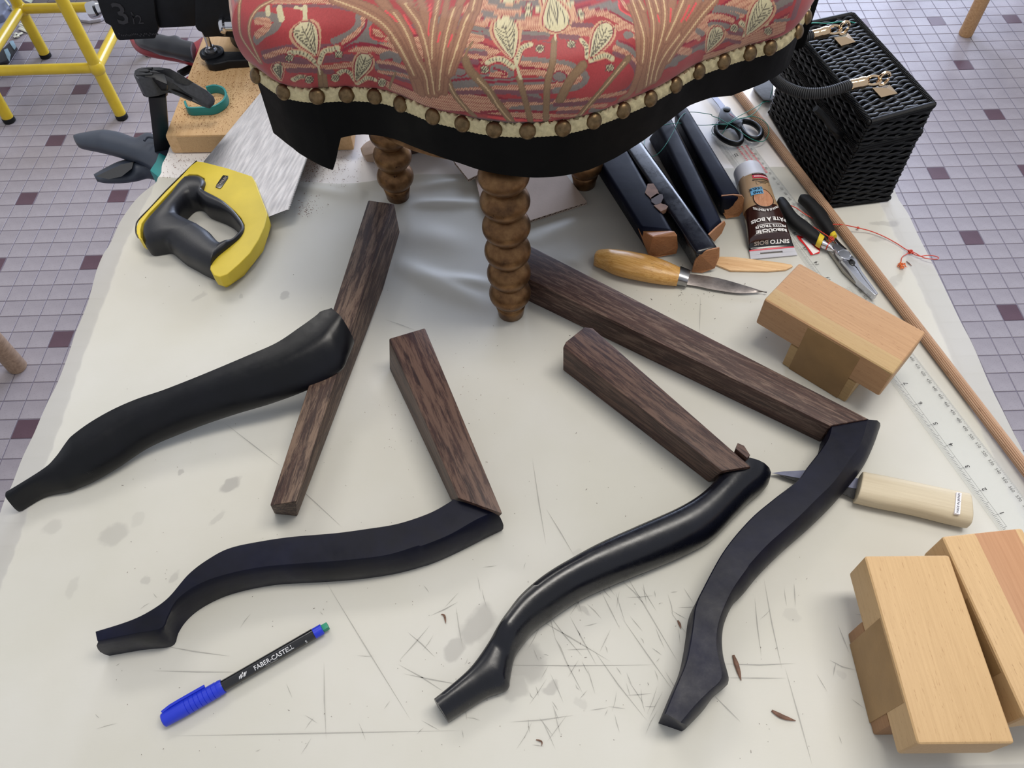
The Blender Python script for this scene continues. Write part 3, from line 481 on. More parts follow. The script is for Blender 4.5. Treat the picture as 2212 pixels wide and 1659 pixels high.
'382 1848,332 1852,278 1852,221;s5,77:1652,976 1672,922 1692,869 1714,820 1738,773 1759,729 1776,687 1790,646 1803,606 1816,567 1827,530 1835,494;s5,77:1867,925 1875,865 1882,809 1889,759 1896,710 1902,664 1909,619 1914,575 1917,534 1918,493 1917,451 1914,409 1910,364 1905,317 1897,267;s5,77:2017,1066 2011,1009 2005,954 2001,899 1997,844 1997,795 2000,749 2004,704 2007,660 2009,618 2008,577 2005,538 1998,500 1990,461 1982,421;s5,77:1464,547 1500,524 1533,500 1565,476 1595,452 1623,426 1649,399 1672,370 1692,340;s11,15:1454,735 1621,629;s11,15:1593,913 1750,653;s11,15:1840,700 1849,620;s11,15:1941,693 1940,599;s11,15:1314,722 1433,667;s6,12:971,779 1018,756 1069,734 1123,713 1174,690 1224,667 1275,644 1328,620 1385,594 1443,564 1499,533 1547,499 1591,463 1632,426 1667,385 1695,341;s6,12:1372,727 1417,700 1464,673 1512,644 1555,612 1595,580 1631,548 1664,516 1694,485 1724,454 1754,424 1779,392 1796,353 1803,308 1804,259 1801,208;s6,12:1369,852 1422,820 1479,788 1540,757 1595,724 1646,686 1694,646 1738,604 1772,561 1796,518 1815,474 1830,429 1841,382 1848,332 1852,278 1852,221;s6,12:1652,976 1672,922 1692,869 1714,820 1738,773 1759,729 1776,687 1790,646 1803,606 1816,567 1827,530 1835,494;s6,12:1867,925 1875,865 1882,809 1889,759 1896,710 1902,664 1909,619 1914,575 1917,534 1918,493 1917,451 1914,409 1910,364 1905,317 1897,267;s6,12:2017,1066 2011,1009 2005,954 2001,899 1997,844 1997,795 2000,749 2004,704 2007,660 2009,618 2008,577 2005,538 1998,500 1990,461 1982,421;s6,12:1464,547 1500,524 1533,500 1565,476 1595,452 1623,426 1649,399 1672,370 1692,340;s5,77:3688,833 3639,736 3602,647 3570,564 3545,486 3519,411 3500,330 3493,236 3511,111;s5,77:3848,762 3788,688 3736,617 3690,551 3652,489 3619,427 3595,361 3581,286 3579,199;s5,77:3965,709 3885,648 3813,588 3753,530 3707,471 3670,409 3641,344 3619,271 3608,188;s5,77:4176,614 4089,574 4004,536 3928,496 3861,454 3801,408 3751,358 3710,301 3678,238;s5,77:3502,524 3490,485 3482,445 3475,405 3469,363 3459,322 3449,279 3438,235 3429,187 3419,136 3394,100 3345,99;s5,77:4121,639 4056,607 3992,577 3933,546 3880,515 3831,483 3785,451 3742,419 3702,385;s5,77:3586,819 3573,760 3559,704 3543,651 3521,601 3501,553 3485,507 3474,460 3468,412;s5,77:4247,558 4188,535 4126,515 4065,496 4005,477 3947,457 3893,436 3840,414 3790,391;s5,77:3745,382 3732,360 3720,337 3709,313 3699,289 3690,264 3682,238 3675,210 3671,181;s5,67:3627,858 3612,803 3595,755 3580,708 3568,662 3557,618 3547,576 3537,535 3524,496 3511,458 3499,420 3490,380;s5,67:3688,833 3664,746;s5,67:3767,798 3741,750 3718,704 3698,660 3677,617 3654,576 3632,538 3613,501 3597,464 3583,426 3571,387 3562,345 3556,301 3554,253 3557,198 3568,134;s5,67:3822,774 3775,678;s5,67:3889,743 3860,700 3833,658 3802,619 3770,582 3740,548 3712,515 3687,483 3662,451 3640,418 3621,383 3608,344 3600,302 3596,256 3597,206 3606,147;s5,67:4058,667 4010,641 3962,614 3917,588 3875,562 3835,538 3798,513 3763,488 3731,462;s5,67:4325,560 4279,542 4233,525 4186,509 4138,493 4091,478 4044,46'
'2 4000,445 3958,428 3917,409 3878,390 3842,369 3809,346 3780,320 3753,293;s5,67:3872,450 3844,437 3817,425 3790,412 3764,398 3740,384 3718,368 3698,350 3680,331 3666,309 3655,284 3647,257 3643,228 3644,195 3655,154;s11,15:3750,657 3730,606;s11,15:3899,657 3823,570;s11,15:4078,611 3923,533;s11,15:4145,597 3976,526;s6,12:3627,858 3612,803 3595,755 3580,708 3568,662 3557,618 3547,576 3537,535 3524,496 3511,458 3499,420 3490,380;s6,12:3688,833 3664,746;s6,12:3767,798 3741,750 3718,704 3698,660 3677,617 3654,576 3632,538 3613,501 3597,464 3583,426 3571,387 3562,345 3556,301 3554,253 3557,198 3568,134;s6,12:3822,774 3775,678;s6,12:3889,743 3860,700 3833,658 3802,619 3770,582 3740,548 3712,515 3687,483 3662,451 3640,418 3621,383 3608,344 3600,302 3596,256 3597,206 3606,147;s6,12:4058,667 4010,641 3962,614 3917,588 3875,562 3835,538 3798,513 3763,488 3731,462;s6,12:4325,560 4279,542 4233,525 4186,509 4138,493 4091,478 4044,462 4000,445 3958,428 3917,409 3878,390 3842,369 3809,346 3780,320 3753,293;s6,12:3872,450 3844,437 3817,425 3790,412 3764,398 3740,384 3718,368 3698,350 3680,331 3666,309 3655,284 3647,257 3643,228 3644,195 3655,154;s3,56:798,277 785,297 772,316 760,334 747,352 733,367 717,379 699,385 679,389 657,389 633,383 610,373;s10,44:798,277 785,297 772,316 760,334 747,352 733,367 717,379 699,385 679,389 657,389 633,383 610,373;s7,31:798,277 785,297 772,316 760,334 747,352 733,367 717,379 699,385 679,389 657,389 633,383 610,373;s3,56:816,297 826,316 836,334 846,352 857,369 871,383 889,391 909,394 929,396 949,400 969,404 989,409;s10,44:816,297 826,316 836,334 846,352 857,369 871,383 889,391 909,394 929,396 949,400 969,404 989,409;s7,31:816,297 826,316 836,334 846,352 857,369 871,383 889,391 909,394 929,396 949,400 969,404 989,409;s8,5:772,294 791,308;s8,5:758,317 776,332;s8,5:744,339 759,354;s8,5:728,357 741,374;s8,5:711,370 720,389;s8,5:689,376 697,397;s8,5:665,379 669,400;s8,5:639,375 638,395;s8,5:818,324 838,316;s8,5:830,347 850,338;s8,5:844,369 862,358;s8,5:863,390 875,374;s8,5:890,401 893,382;s8,5:915,405 916,384;s8,5:939,408 940,388;s8,5:962,413 966,393;p7,0:639,343 627,321 607,306 586,304 571,315 569,335 580,357 599,372 620,374 636,363;s3,7:639,343 632,328 621,315 607,306 592,303 580,306 571,315 568,328 571,343 580,357 592,368 606,374 620,374 632,368 638,357 639,343;s8,5:572,358 595,316;s8,5:608,362 566,313;s8,5:590,360 614,318;s8,5:626,363 584,315;s8,5:608,362 632,320;s8,5:644,365 603,317;p7,0:1025,359 1014,339 993,326 969,326 954,339 950,359 961,379 981,390 1004,391 1021,379;s3,7:1025,359 1018,345 1007,333 992,326 977,324 963,329 953,339 950,352 953,366 961,379 974,388 989,392 1004,391 1016,384 1023,373 1025,359;s8,5:952,380 979,337;s8,5:991,380 948,337;s8,5:972,380 999,337;s8,5:1011,380 968,337;s8,5:991,380 1019,337;s8,5:1030,380 987,337;p10,0:808,347 824,363 840,395 857,441 870,494 873,547 857,592 823,621 774,628 706,615 650,576 622,532 621,490 645,452 683,420 723,391 757,365 787,349;s3,9:804,360 829,404 842,450 849,495 848,541 830,584'
' 792,610 741,612 686,590 653,552 647,507 667,467 697,437 728,408 761,380 804,360;p7,0:803,364 814,376 824,403 834,442 840,487 839,532 826,571 800,599 762,609 714,602 674,573 656,539 659,503 679,468 709,438 738,407 766,382 788,366;s8,6:802,367 731,569;s8,5:798,381 790,386 782,392 775,398 768,404 762,411 756,418 751,425 745,432;s8,5:798,381 801,390 805,400 807,409 810,419 811,428 811,438 811,447 812,456;s8,5:790,406 780,411 771,415 762,420 753,425 746,432 739,439 732,446 726,453;s8,5:790,406 795,416 800,426 805,435 809,445 811,455 813,465 814,475 816,485;s8,5:782,431 771,435 760,439 750,443 740,447 732,453 723,460 715,466 707,473;s8,5:782,431 788,441 795,451 801,461 806,471 810,481 813,492 816,503 818,514;s8,5:774,456 762,459 750,462 739,466 728,470 718,475 708,481 698,486 687,491;s8,5:774,456 781,466 789,476 796,486 803,496 808,507 812,519 815,530 818,542;s8,5:765,481 753,483 740,486 728,489 716,493 705,496 693,501 681,506 669,511;s8,5:765,481 773,491 782,501 790,511 797,521 803,533 807,545 811,557 814,569;s8,5:757,505 744,508 731,510 718,513 705,516 692,518 679,523 666,527 653,532;s8,5:757,505 765,515 774,525 782,536 789,547 795,558 800,571 803,583 807,597;s8,5:748,530 735,532 722,535 708,538 694,540 681,543 668,547 655,552 642,557;s8,5:748,530 756,540 763,550 771,560 778,572 783,583 787,596 790,609 793,622;s7,15:801,262 797,199;s3,56:1072,133 1069,152 1065,170 1061,186 1053,199 1041,209 1027,215 1011,218 993,217 976,208 959,196 943,184;s10,44:1072,133 1069,152 1065,170 1061,186 1053,199 1041,209 1027,215 1011,218 993,217 976,208 959,196 943,184;s7,31:1072,133 1069,152 1065,170 1061,186 1053,199 1041,209 1027,215 1011,218 993,217 976,208 959,196 943,184;s3,56:1083,93 1106,113 1129,131 1152,146 1176,158 1200,165 1223,164 1244,160 1266,155;s10,44:1083,93 1106,113 1129,131 1152,146 1176,158 1200,165 1223,164 1244,160 1266,155;s7,31:1083,93 1106,113 1129,131 1152,146 1176,158 1200,165 1223,164 1244,160 1266,155;s8,5:1056,148 1081,164;s8,5:1052,169 1075,186;s8,5:1045,185 1067,205;s8,5:1033,196 1051,219;s8,5:1018,203 1032,228;s8,5:1002,206 1008,231;s8,5:985,200 982,224;s8,5:967,188 959,210;s8,5:1101,125 1105,95;s8,5:1121,140 1126,112;s8,5:1142,154 1146,127;s8,5:1164,166 1166,140;s8,5:1188,176 1185,148;s8,5:1213,179 1203,151;s8,5:1235,178 1220,149;s8,5:1255,173 1238,144;p7,0:950,149 936,118 913,97 891,97 878,117 877,148 891,176 912,193 935,193 949,177;s3,7:950,149 941,128 929,109 913,97 898,94 885,102 878,118 876,138 881,158 891,176 904,189 920,194 935,193 946,184 951,168 950,149;s8,5:882,179 902,115;s8,5:920,178 872,115;s8,5:901,178 921,115;s8,5:940,178 891,115;s8,5:920,178 941,116;s8,5:959,179 910,115;p7,0:1382,154 1358,117 1322,86 1291,77 1277,97 1280,129 1300,161 1332,183 1364,191 1383,181;s3,7:1382,154 1367,129 1346,105 1322,86 1300,77 1284,81 1277,97 1277,118 1285,141 1300,161 1321,177 1343,188 1363,191 1379,186 1385,173 1382,154;s8,5:1289,161 1310,102;s8,5:1342,172 1269,93;s8,5:1315,166 1337,109;s8,5:1369,179 1294,98;s8,5:1342,172 1364,117;s8,5:1'
'397,187 1320,104;p10,0:1068,91 1086,99 1118,128 1163,166 1216,209 1268,257 1301,304 1306,345 1282,373 1240,388 1192,391 1150,378 1117,349 1095,307 1081,255 1073,201 1067,151 1064,111;s3,9:1080,116 1124,149 1167,186 1208,222 1247,261 1276,304 1281,344 1254,371 1212,380 1167,370 1133,340 1112,301 1099,259 1089,215 1081,168 1080,116;p7,0:1083,121 1096,128 1121,151 1157,184 1199,221 1238,262 1266,302 1274,337 1261,361 1232,374 1198,375 1165,362 1138,335 1118,298 1104,253 1093,208 1085,167 1080,136;s8,6:1086,127 1216,345;s8,5:1094,144 1096,155 1098,166 1100,176 1102,187 1105,197 1109,206 1112,216 1115,225;s8,5:1094,144 1103,152 1112,160 1121,168 1130,176 1138,184 1146,193 1153,201 1161,209;s8,5:1112,175 1112,185 1112,195 1113,205 1113,215 1115,225 1118,235 1120,245 1122,255;s8,5:1112,175 1122,182 1132,188 1142,194 1152,201 1161,209 1170,217 1178,225 1187,233;s8,5:1129,203 1128,213 1127,223 1125,232 1125,242 1125,252 1127,262 1128,273 1130,283;s8,5:1129,203 1140,209 1151,214 1162,220 1172,226 1183,233 1193,241 1203,249 1213,257;s8,5:1146,230 1143,240 1141,249 1138,259 1137,268 1136,279 1137,289 1137,299 1138,310;s8,5:1146,230 1157,235 1169,240 1181,245 1192,251 1204,258 1215,265 1226,273 1237,282;s8,5:1162,256 1159,266 1155,275 1152,284 1149,294 1148,304 1147,315 1147,325 1148,335;s8,5:1162,256 1174,261 1186,265 1199,270 1211,276 1223,283 1235,290 1247,298 1259,307;s8,5:1178,282 1174,291 1170,300 1166,309 1163,319 1161,329 1160,339 1160,349 1159,360;s8,5:1178,282 1190,286 1203,291 1215,295 1228,301 1241,308 1253,316 1265,324 1277,332;s8,5:1193,307 1189,316 1185,325 1181,334 1178,343 1177,353 1176,362 1175,372 1175,382;s8,5:1193,307 1205,312 1218,316 1230,321 1242,327 1254,334 1266,342 1277,350 1288,358;s3,56:2467,524 2451,535 2435,545 2419,556 2401,565 2383,573 2363,576 2343,575 2323,570 2305,562 2288,552 2272,541;s10,44:2467,524 2451,535 2435,545 2419,556 2401,565 2383,573 2363,576 2343,575 2323,570 2305,562 2288,552 2272,541;s7,31:2467,524 2451,535 2435,545 2419,556 2401,565 2383,573 2363,576 2343,575 2323,570 2305,562 2288,552 2272,541;s3,56:2491,559 2497,580 2503,602 2510,624 2519,645 2533,664 2554,676 2577,684 2601,690;s10,44:2491,559 2497,580 2503,602 2510,624 2519,645 2533,664 2554,676 2577,684 2601,690;s7,31:2491,559 2497,580 2503,602 2510,624 2519,645 2533,664 2554,676 2577,684 2601,690;s8,5:2442,529 2454,545;s8,5:2422,542 2434,558;s8,5:2402,554 2412,571;s8,5:2382,563 2388,582;s8,5:2361,567 2361,586;s8,5:2339,564 2334,583;s8,5:2317,557 2308,575;s8,5:2298,547 2286,563;s8,5:2486,581 2507,575;s8,5:2492,600 2512,594;s8,5:2497,620 2518,613;s8,5:2505,640 2525,631;s8,5:2515,660 2533,648;s8,5:2533,678 2546,660;s8,5:2555,688 2563,668;s8,5:2577,695 2583,674;p7,0:2291,497 2286,479 2271,466 2251,464 2234,473 2226,490 2230,508 2245,521 2265,523 2283,514;s3,7:2291,497 2288,484 2282,474 2271,466 2257,464 2244,466 2234,473 2227,484 2226,496 2230,508 2239,518 2252,523 2265,523 2278,518 2286,509 2291,497;s8,5:2222,509 2256,474;s8,5:2256,513 2229,471;s8,5:2239,5'
'11 2274,476;s8,5:2274,514 2246,473;s8,5:2256,513 2291,478;s8,5:2291,516 2263,475;p7,0:2707,653 2698,633 2681,622 2660,623 2644,636 2638,656 2646,676 2664,688 2686,686 2702,673;s3,7:2707,653 2702,639 2693,629 2680,622 2666,622 2653,627 2644,636 2639,649 2639,663 2646,676 2657,685 2671,689 2686,686 2698,679 2705,667 2707,653;s8,5:2638,678 2667,634;s8,5:2674,676 2639,635;s8,5:2656,677 2685,633;s8,5:2692,675 2657,634;s8,5:2674,676 2703,632;s8,5:2711,674 2674,633;p10,0:2467,568 2481,583 2495,617 2510,670 2524,737 2529,810 2511,883 2466,937 2400,960 2326,950 2262,910 2226,851 2232,789 2269,730 2320,677 2372,631 2416,595 2447,573;s3,9:2463,581 2484,629 2494,684 2500,742 2500,804 2481,871 2433,927 2365,943 2301,920 2261,865 2264,798 2296,741 2335,693 2376,650 2418,611 2463,581;p7,0:2462,584 2471,597 2479,627 2486,674 2491,734 2489,798 2471,862 2435,912 2386,936 2333,932 2290,901 2270,852 2278,797 2307,742 2348,691 2388,646 2423,611 2447,590;s8,6:2461,587 2356,877;s8,5:2455,605 2447,613 2438,621 2429,630 2421,639 2414,648 2407,658 2400,668 2393,678;s8,5:2455,605 2458,617 2460,628 2462,639 2463,651 2463,662 2463,674 2463,686 2462,698;s8,5:2444,638 2434,645 2423,652 2413,660 2403,668 2393,677 2384,687 2376,697 2367,707;s8,5:2444,638 2449,649 2453,661 2457,673 2460,685 2462,698 2463,710 2464,724 2464,737;s8,5:2433,671 2421,677 2408,684 2396,691 2384,699 2373,708 2362,718 2351,728 2340,739;s8,5:2433,671 2439,683 2445,695 2451,707 2456,720 2459,734 2461,748 2463,762 2465,777;s8,5:2421,705 2408,711 2394,717 2380,724 2366,731 2353,740 2340,750 2327,760 2314,771;s8,5:2421,705 2429,717 2436,730 2443,743 2449,757 2454,771 2457,786 2460,802 2463,817;s8,5:2409,740 2394,746 2378,752 2363,758 2348,765 2333,774 2318,784 2304,794 2289,805;s8,5:2409,740 2417,753 2425,766 2433,780 2441,794 2446,809 2450,825 2454,843 2457,862;s8,5:2395,776 2379,782 2363,788 2347,794 2330,801 2314,809 2299,821 2283,832 2267,842;s8,5:2395,776 2404,789 2412,803 2421,817 2429,835 2434,850 2438,869 2441,887 2445,906;s8,5:2381,813 2365,821 2348,825 2332,835 2315,847 2299,851 2283,862 2267,874 2250,886;s8,5:2381,813 2389,827 2397,842 2404,858 2411,875 2416,893 2419,912 2422,930 2425,949;s7,21:2478,583 2483,565 2489,547 2494,530 2500,513 2505,496 2511,479 2517,462 2523,445;s3,56:2821,892 2813,920 2805,948 2794,976 2777,1001 2750,1015 2722,1021 2694,1024 2667,1027;s10,44:2821,892 2813,920 2805,948 2794,976 2777,1001 2750,1015 2722,1021 2694,1024 2667,1027;s7,31:2821,892 2813,920 2805,948 2794,976 2777,1001 2750,1015 2722,1021 2694,1024 2667,1027;s3,56:2867,886 2879,913 2892,940 2909,966 2933,984 2964,990 2995,989 3025,985 3055,981;s10,44:2867,886 2879,913 2892,940 2909,966 2933,984 2964,990 2995,989 3025,985 3055,981;s7,31:2867,886 2879,913 2892,940 2909,966 2933,984 2964,990 2995,989 3025,985 3055,981;s8,5:2800,913 2829,920;s8,5:2793,938 2822,946;s8,5:2784,962 2812,972;s8,5:2774,982 2798,999;s8,5:2758,996 2773,1021;s8,5:2737,1003 2744,1031;s8,5:2714,1007 2717,1037;s8,5:2690,1010 2692,1039;s8,5:2864'
',916 2892,904;s8,5:2875,941 2903,928;s8,5:2890,966 2915,949;s8,5:2912,990 2930,966;s8,5:2943,1002 2951,973;s8,5:2974,1004 2975,975;s8,5:3003,1003 3001,973;s8,5:3030,999 3027,970;p7,0:2621,985 2613,959 2593,943 2567,943 2544,960 2534,987 2541,1014 2562,1031 2589,1030 2612,1013;s3,7:2621,985 2617,967 2607,952 2592,943 2575,941 2558,947 2544,960 2536,977 2535,997 2541,1014 2554,1027 2571,1033 2589,1030 2605,1020 2616,1004 2621,985;s8,5:2530,1016 2574,958;s8,5:2576,1016 2538,958;s8,5:2553,1016 2597,957;s8,5:2599,1015 2561,958;s8,5:2576,1016 2619,956;s8,5:2622,1014 2583,957;p7,0:3152,882 3137,859 3112,849 3087,856 3070,878 3067,906 3081,930 3106,940 3133,933 3150,911;s3,7:3152,882 3143,866 3129,854 3112,849 3095,852 3080,862 3070,878 3066,897 3070,915 3081,930 3097,939 3115,940 3133,933 3146,919 3152,901 3152,882;s8,5:3071,935 3098,868;s8,5:3116,922 3064,877;s8,5:3094,929 3120,862;s8,5:3139,916 3085,871;s8,5:3116,922 3142,855;s8,5:3162,909 3107,865;p10,0:2824,835 2849,841 2885,872 2932,920 2984,979 3027,1046 3046,1114 3029,1179 2970,1231 2876,1260 2776,1256 2707,1221 2676,1164 2680,1092 2705,1015 2740,944 2774,885 2801,847;s3,9:2825,851 2877,891 2920,943 2960,998 2993,1058 3007,1126 2982,1193 2916,1235 2830,1246 2754,1222 2714,1164 2713,1094 2730,1027 2755,963 2784,903 2825,851;p7,0:2826,855 2844,864 2871,893 2906,938 2944,994 2977,1055 2992,1117 2981,1174 2939,1217 2873,1239 2802,1234 2750,1203 2726,1152 2726,1087 2743,1019 2768,955 2791,903 2810,868;s8,6:2826,860 2865,1187;s8,5:2828,881 2822,893 2815,905 2809,918 2804,931 2800,944 2796,958 2793,971 2790,985;s8,5:2828,881 2837,891 2846,902 2855,913 2863,924 2870,936 2877,948 2883,961 2889,973;s8,5:2832,920 2823,932 2814,944 2805,957 2797,970 2790,984 2785,998 2780,1013 2775,1027;s8,5:2832,920 2844,930 2856,939 2868,950 2879,960 2888,972 2897,985 2906,997 2914,1010;s8,5:2837,959 2825,972 2813,984 2802,997 2792,1010 2783,1024 2775,1039 2768,1054 2761,1069;s8,5:2837,959 2851,969 2865,978 2880,987 2893,998 2905,1009 2916,1022 2927,1035 2938,1047;s8,5:2841,999 2827,1012 2814,1024 2800,1037 2788,1050 2777,1065 2767,1080 2759,1096 2750,1112;s8,5:2841,999 2858,1008 2874,1017 2891,1026 2906,1036 2921,1047 2934,1059 2946,1072 2959,1086;s8,5:2846,1040 2831,1052 2815,1065 2800,1078 2786,1091 2774,1106 2763,1122 2753,1138 2743,1154;s8,5:2846,1040 2864,1048 2882,1057 2900,1065 2918,1075 2933,1086 2948,1098 2962,1111 2976,1125;s8,5:2851,1081 2835,1093 2819,1106 2803,1119 2788,1132 2774,1147 2763,1164 2752,1180 2742,1197;s8,5:2851,1081 2870,1089 2889,1097 2908,1106 2926,1115 2943,1126 2958,1139 2973,1152 2988,1165;s8,5:2856,1122 2841,1135 2825,1148 2809,1161 2794,1174 2781,1190 2770,1206 2760,1223 2750,1239;s8,5:2856,1122 2875,1131 2894,1139 2913,1148 2931,1157 2947,1169 2962,1182 2977,1195 2991,1208;s7,21:2831,856 2809,717;s3,56:3032,543 3036,559 3041,575 3045,592 3049,608 3048,625 3043,642 3036,657 3029,673;s10,44:3032,543 3036,559 3041,575 3045,592 3049,608 3048,625 3043,642 3036,657 3029,673;s7,31:3032,543 3036,'
'559 3041,575 3045,592 3049,608 3048,625 3043,642 3036,657 3029,673;s3,56:3052,515 3075,518 3098,521 3122,523 3146,524 3170,522 3192,512 3211,498 3229,482;s10,44:3052,515 3075,518 3098,521 3122,523 3146,524 3170,522 3192,512 3211,498 3229,482;s7,31:3052,515 3075,518 3098,521 3122,523 3146,524 3170,522 3192,512 3211,498 3229,482;s8,5:3025,560 3046,555;s8,5:3029,574 3051,569;s8,5:3033,588 3055,584;s8,5:3036,602 3059,600;s8,5:3038,615 3061,617;s8,5:3035,628 3058,634;s8,5:3031,641 3053,650;s8,5:3024,654 3046,664;s8,5:3070,527 3075,508;s8,5:3091,530 3095,511;s8,5:3112,532 3116,513;s8,5:3134,534 3136,515;s8,5:3157,534 3156,514;s8,5:3181,529 3174,511;s8,5:3203,517 3190,502;s8,5:3220,503 3205,490;p7,0:2971,652 2958,634 2937,626 2915,630 2900,644 2899,665 2912,683 2935,693 2958,688 2972,673;s3,7:2971,652 2963,639 2951,630 2936,626 2921,627 2909,634 2900,644 2898,658 2902,672 2912,683 2927,691 2943,692 2958,688 2968,679 2972,666 2971,652;s8,5:2904,687 2925,639;s8,5:2943,680 2895,644;s8,5:2923,683 2944,635;s8,5:2962,676 2914,641;s8,5:2943,680 2962,632;s8,5:2981,672 2933,637;p7,0:3234,415 3225,398 3205,392 3182,399 3165,415 3161,435 3170,451 3190,457 3212,451 3229,435;s3,7:3234,415 3228,403 3219,395 3205,392 3190,395 3176,403 3165,415 3161,429 3162,441 3170,451 3183,456 3198,456 3212,451 3224,441 3231,428 3234,415;s8,5:3162,455 3191,407;s8,5:3199,444 3160,415;s8,5:3180,450 3210,401;s8,5:3219,439 3179,410;s8,5:3199,444 3230,395;s8,5:3238,433 3198,404;p10,0:3043,523 3060,521 3094,528 3142,543 3201,562 3260,587 3310,620 3340,660 3347,705 3331,746 3295,774 3245,779 3189,759 3136,717 3094,664 3065,611 3047,567 3039,537;s3,9:3053,532 3101,541 3148,558 3196,577 3244,600 3289,629 3323,669 3330,717 3302,754 3249,761 3193,738 3147,701 3112,660 3084,617 3062,574 3053,532;p7,0:3055,534 3069,534 3097,543 3138,559 3188,580 3241,606 3286,636 3316,670 3326,705 3316,736 3289,754 3248,754 3200,733 3153,697 3114,652 3084,608 3064,571 3054,546;s8,6:3058,537 3277,708;s8,5:3070,548 3074,557 3078,566 3082,575 3087,584 3093,592 3100,601 3106,609 3113,618;s8,5:3070,548 3080,551 3090,555 3101,559 3111,563 3120,568 3130,573 3140,578 3150,583;s8,5:3093,569 3096,579 3099,589 3103,599 3108,609 3113,618 3120,628 3126,637 3133,647;s8,5:3093,569 3105,571 3116,573 3128,576 3139,579 3150,583 3161,588 3172,593 3183,597;s8,5:3118,590 3120,600 3123,611 3126,622 3130,633 3136,644 3142,654 3149,665 3156,675;s8,5:3118,590 3131,591 3143,592 3156,594 3168,596 3180,599 3193,603 3205,608 3217,612;s8,5:3144,611 3146,622 3148,634 3151,646 3155,657 3160,669 3167,680 3173,691 3181,702;s8,5:3144,611 3158,611 3171,612 3184,612 3198,614 3211,616 3224,620 3237,624 3250,627;s8,5:3172,632 3174,644 3176,656 3178,669 3182,681 3187,693 3194,705 3201,717 3209,729;s8,5:3172,632 3186,632 3199,632 3213,632 3227,632 3241,635 3255,638 3269,641 3283,644;s8,5:3200,654 3202,666 3205,678 3207,691 3211,703 3217,716 3224,728 3232,741 3240,753;s8,5:3200,654 3215,653 3229,652 3243,652 3257,653 3271,654 3285,657 3299,660 3314,664;'
's8,5:3230,675 3233,687 3235,700 3239,712 3244,725 3250,737 3258,749 3266,762 3274,774;s8,5:3230,675 3244,675 3258,674 3272,674 3286,675 3300,677 3314,680 3328,683 3342,687;s3,56:4638,189 4637,207 4637,224 4637,242 4633,260 4619,279 4599,296 4578,311 4557,326;s10,44:4638,189 4637,207 4637,224 4637,242 4633,260 4619,279 4599,296 4578,311 4557,326;s7,31:4638,189 4637,207 4637,224 4637,242 4633,260 4619,279 4599,296 4578,311 4557,326;s3,56:4666,206 4678,223 4691,238 4708,250 4733,254 4761,253 4790,250 4819,246 4847,242;s10,44:4666,206 4678,223 4691,238 4708,250 4733,254 4761,253 4790,250 4819,246 4847,242;s7,31:4666,206 4678,223 4691,238 4708,250 4733,254 4761,253 4790,250 4819,246 4847,242;s8,5:4620,215 4655,195;s8,5:4620,230 4655,211;s8,5:4620,244 4654,228;s8,5:4619,257 4651,246;s8,5:4615,268 4641,269;s8,5:4603,280 4621,291;s8,5:4588,292 4601,307;s8,5:4569,305 4581,321;s8,5:4661,233 4693,207;s8,5:4673,248 4703,222;s8,5:4688,260 4716,233;s8,5:4711,267 4732,239;s8,5:4738,268 4754,240;s8,5:4764,266 4778,238;s8,5:4791,262 4803,235;s8,5:4817,259 4829,231;p7,0:4549,283 4547,262 4526,254 4495,263 4466,285 4451,310 4456,330 4477,337 4506,329 4533,308;s3,7:4549,283 4549,268 4541,258 4526,254 4506,259 4485,270 4466,285 4454,302 4451,318 4456,330 4468,336 4486,335 4506,329 4525,316 4539,300 4549,283;s8,5:4444,334 4501,273;s8,5:4494,321 4460,285;s8,5:4469,328 4528,266;s8,5:4519,314 4486,278;s8,5:4494,321 4554,258;s8,5:4545,307 4512,270;p7,0:4937,157 4943,128 4929,112 4899,119 4866,144 4843,176 4841,203 4857,215 4886,209 4915,187;s3,7:4937,157 4942,137 4940,120 4928,112 4909,114 4887,126 4865,144 4849,166 4840,186 4841,203 4850,212 4866,214 4886,209 4906,196 4923,177 4937,157;s8,5:4829,207 4900,134;s8,5:4877,197 4860,143;s8,5:4853,202 4925,129;s8,5:4902,192 4885,138;s8,5:4877,197 4951,124;s8,5:4926,187 4910,132;p10,0:4658,175 4686,166 4726,173 4777,194 4831,226 4878,265 4905,312 4907,363 4884,412 4840,454 4785,480 4727,486 4674,468 4634,429 4612,373 4610,310 4620,250 4637,203;s3,9:4662,188 4722,195 4769,220 4811,249 4848,282 4875,323 4882,373 4857,425 4804,462 4741,468 4689,446 4656,410 4637,365 4631,314 4635,257 4662,188;p7,0:4663,192 4683,188 4714,199 4754,222 4799,253 4839,290 4865,332 4873,374 4861,413 4831,444 4790,461 4744,461 4700,442 4666,405 4645,356 4638,302 4641,251 4650,213;s8,6:4664,195 4804,415;s8,5:4671,213 4668,227 4665,241 4663,254 4662,267 4663,279 4665,290 4667,301 4669,312;s8,5:4671,213 4682,217 4693,221 4704,225 4714,231 4723,237 4731,244 4739,252 4748,259;s8,5:4684,243 4679,258 4675,272 4671,286 4669,300 4669,312 4670,324 4672,336 4674,347;s8,5:4684,243 4698,245 4712,247 4725,250 4737,254 4748,259 4758,265 4768,272 4778,278;s8,5:4699,271 4693,287 4687,302 4683,316 4680,330 4679,343 4679,356 4681,368 4683,379;s8,5:4699,271 4715,272 4730,273 4745,274 4759,277 4772,281 4784,287 4795,292 4806,298;s8,5:4716,299 4709,315 4702,330 4697,344 4693,358 4692,372 4692,385 4694,397 4695,409;s8,5:4716,299 4733,299 4749,299 4765,299 4781,301 4794,304 4807'
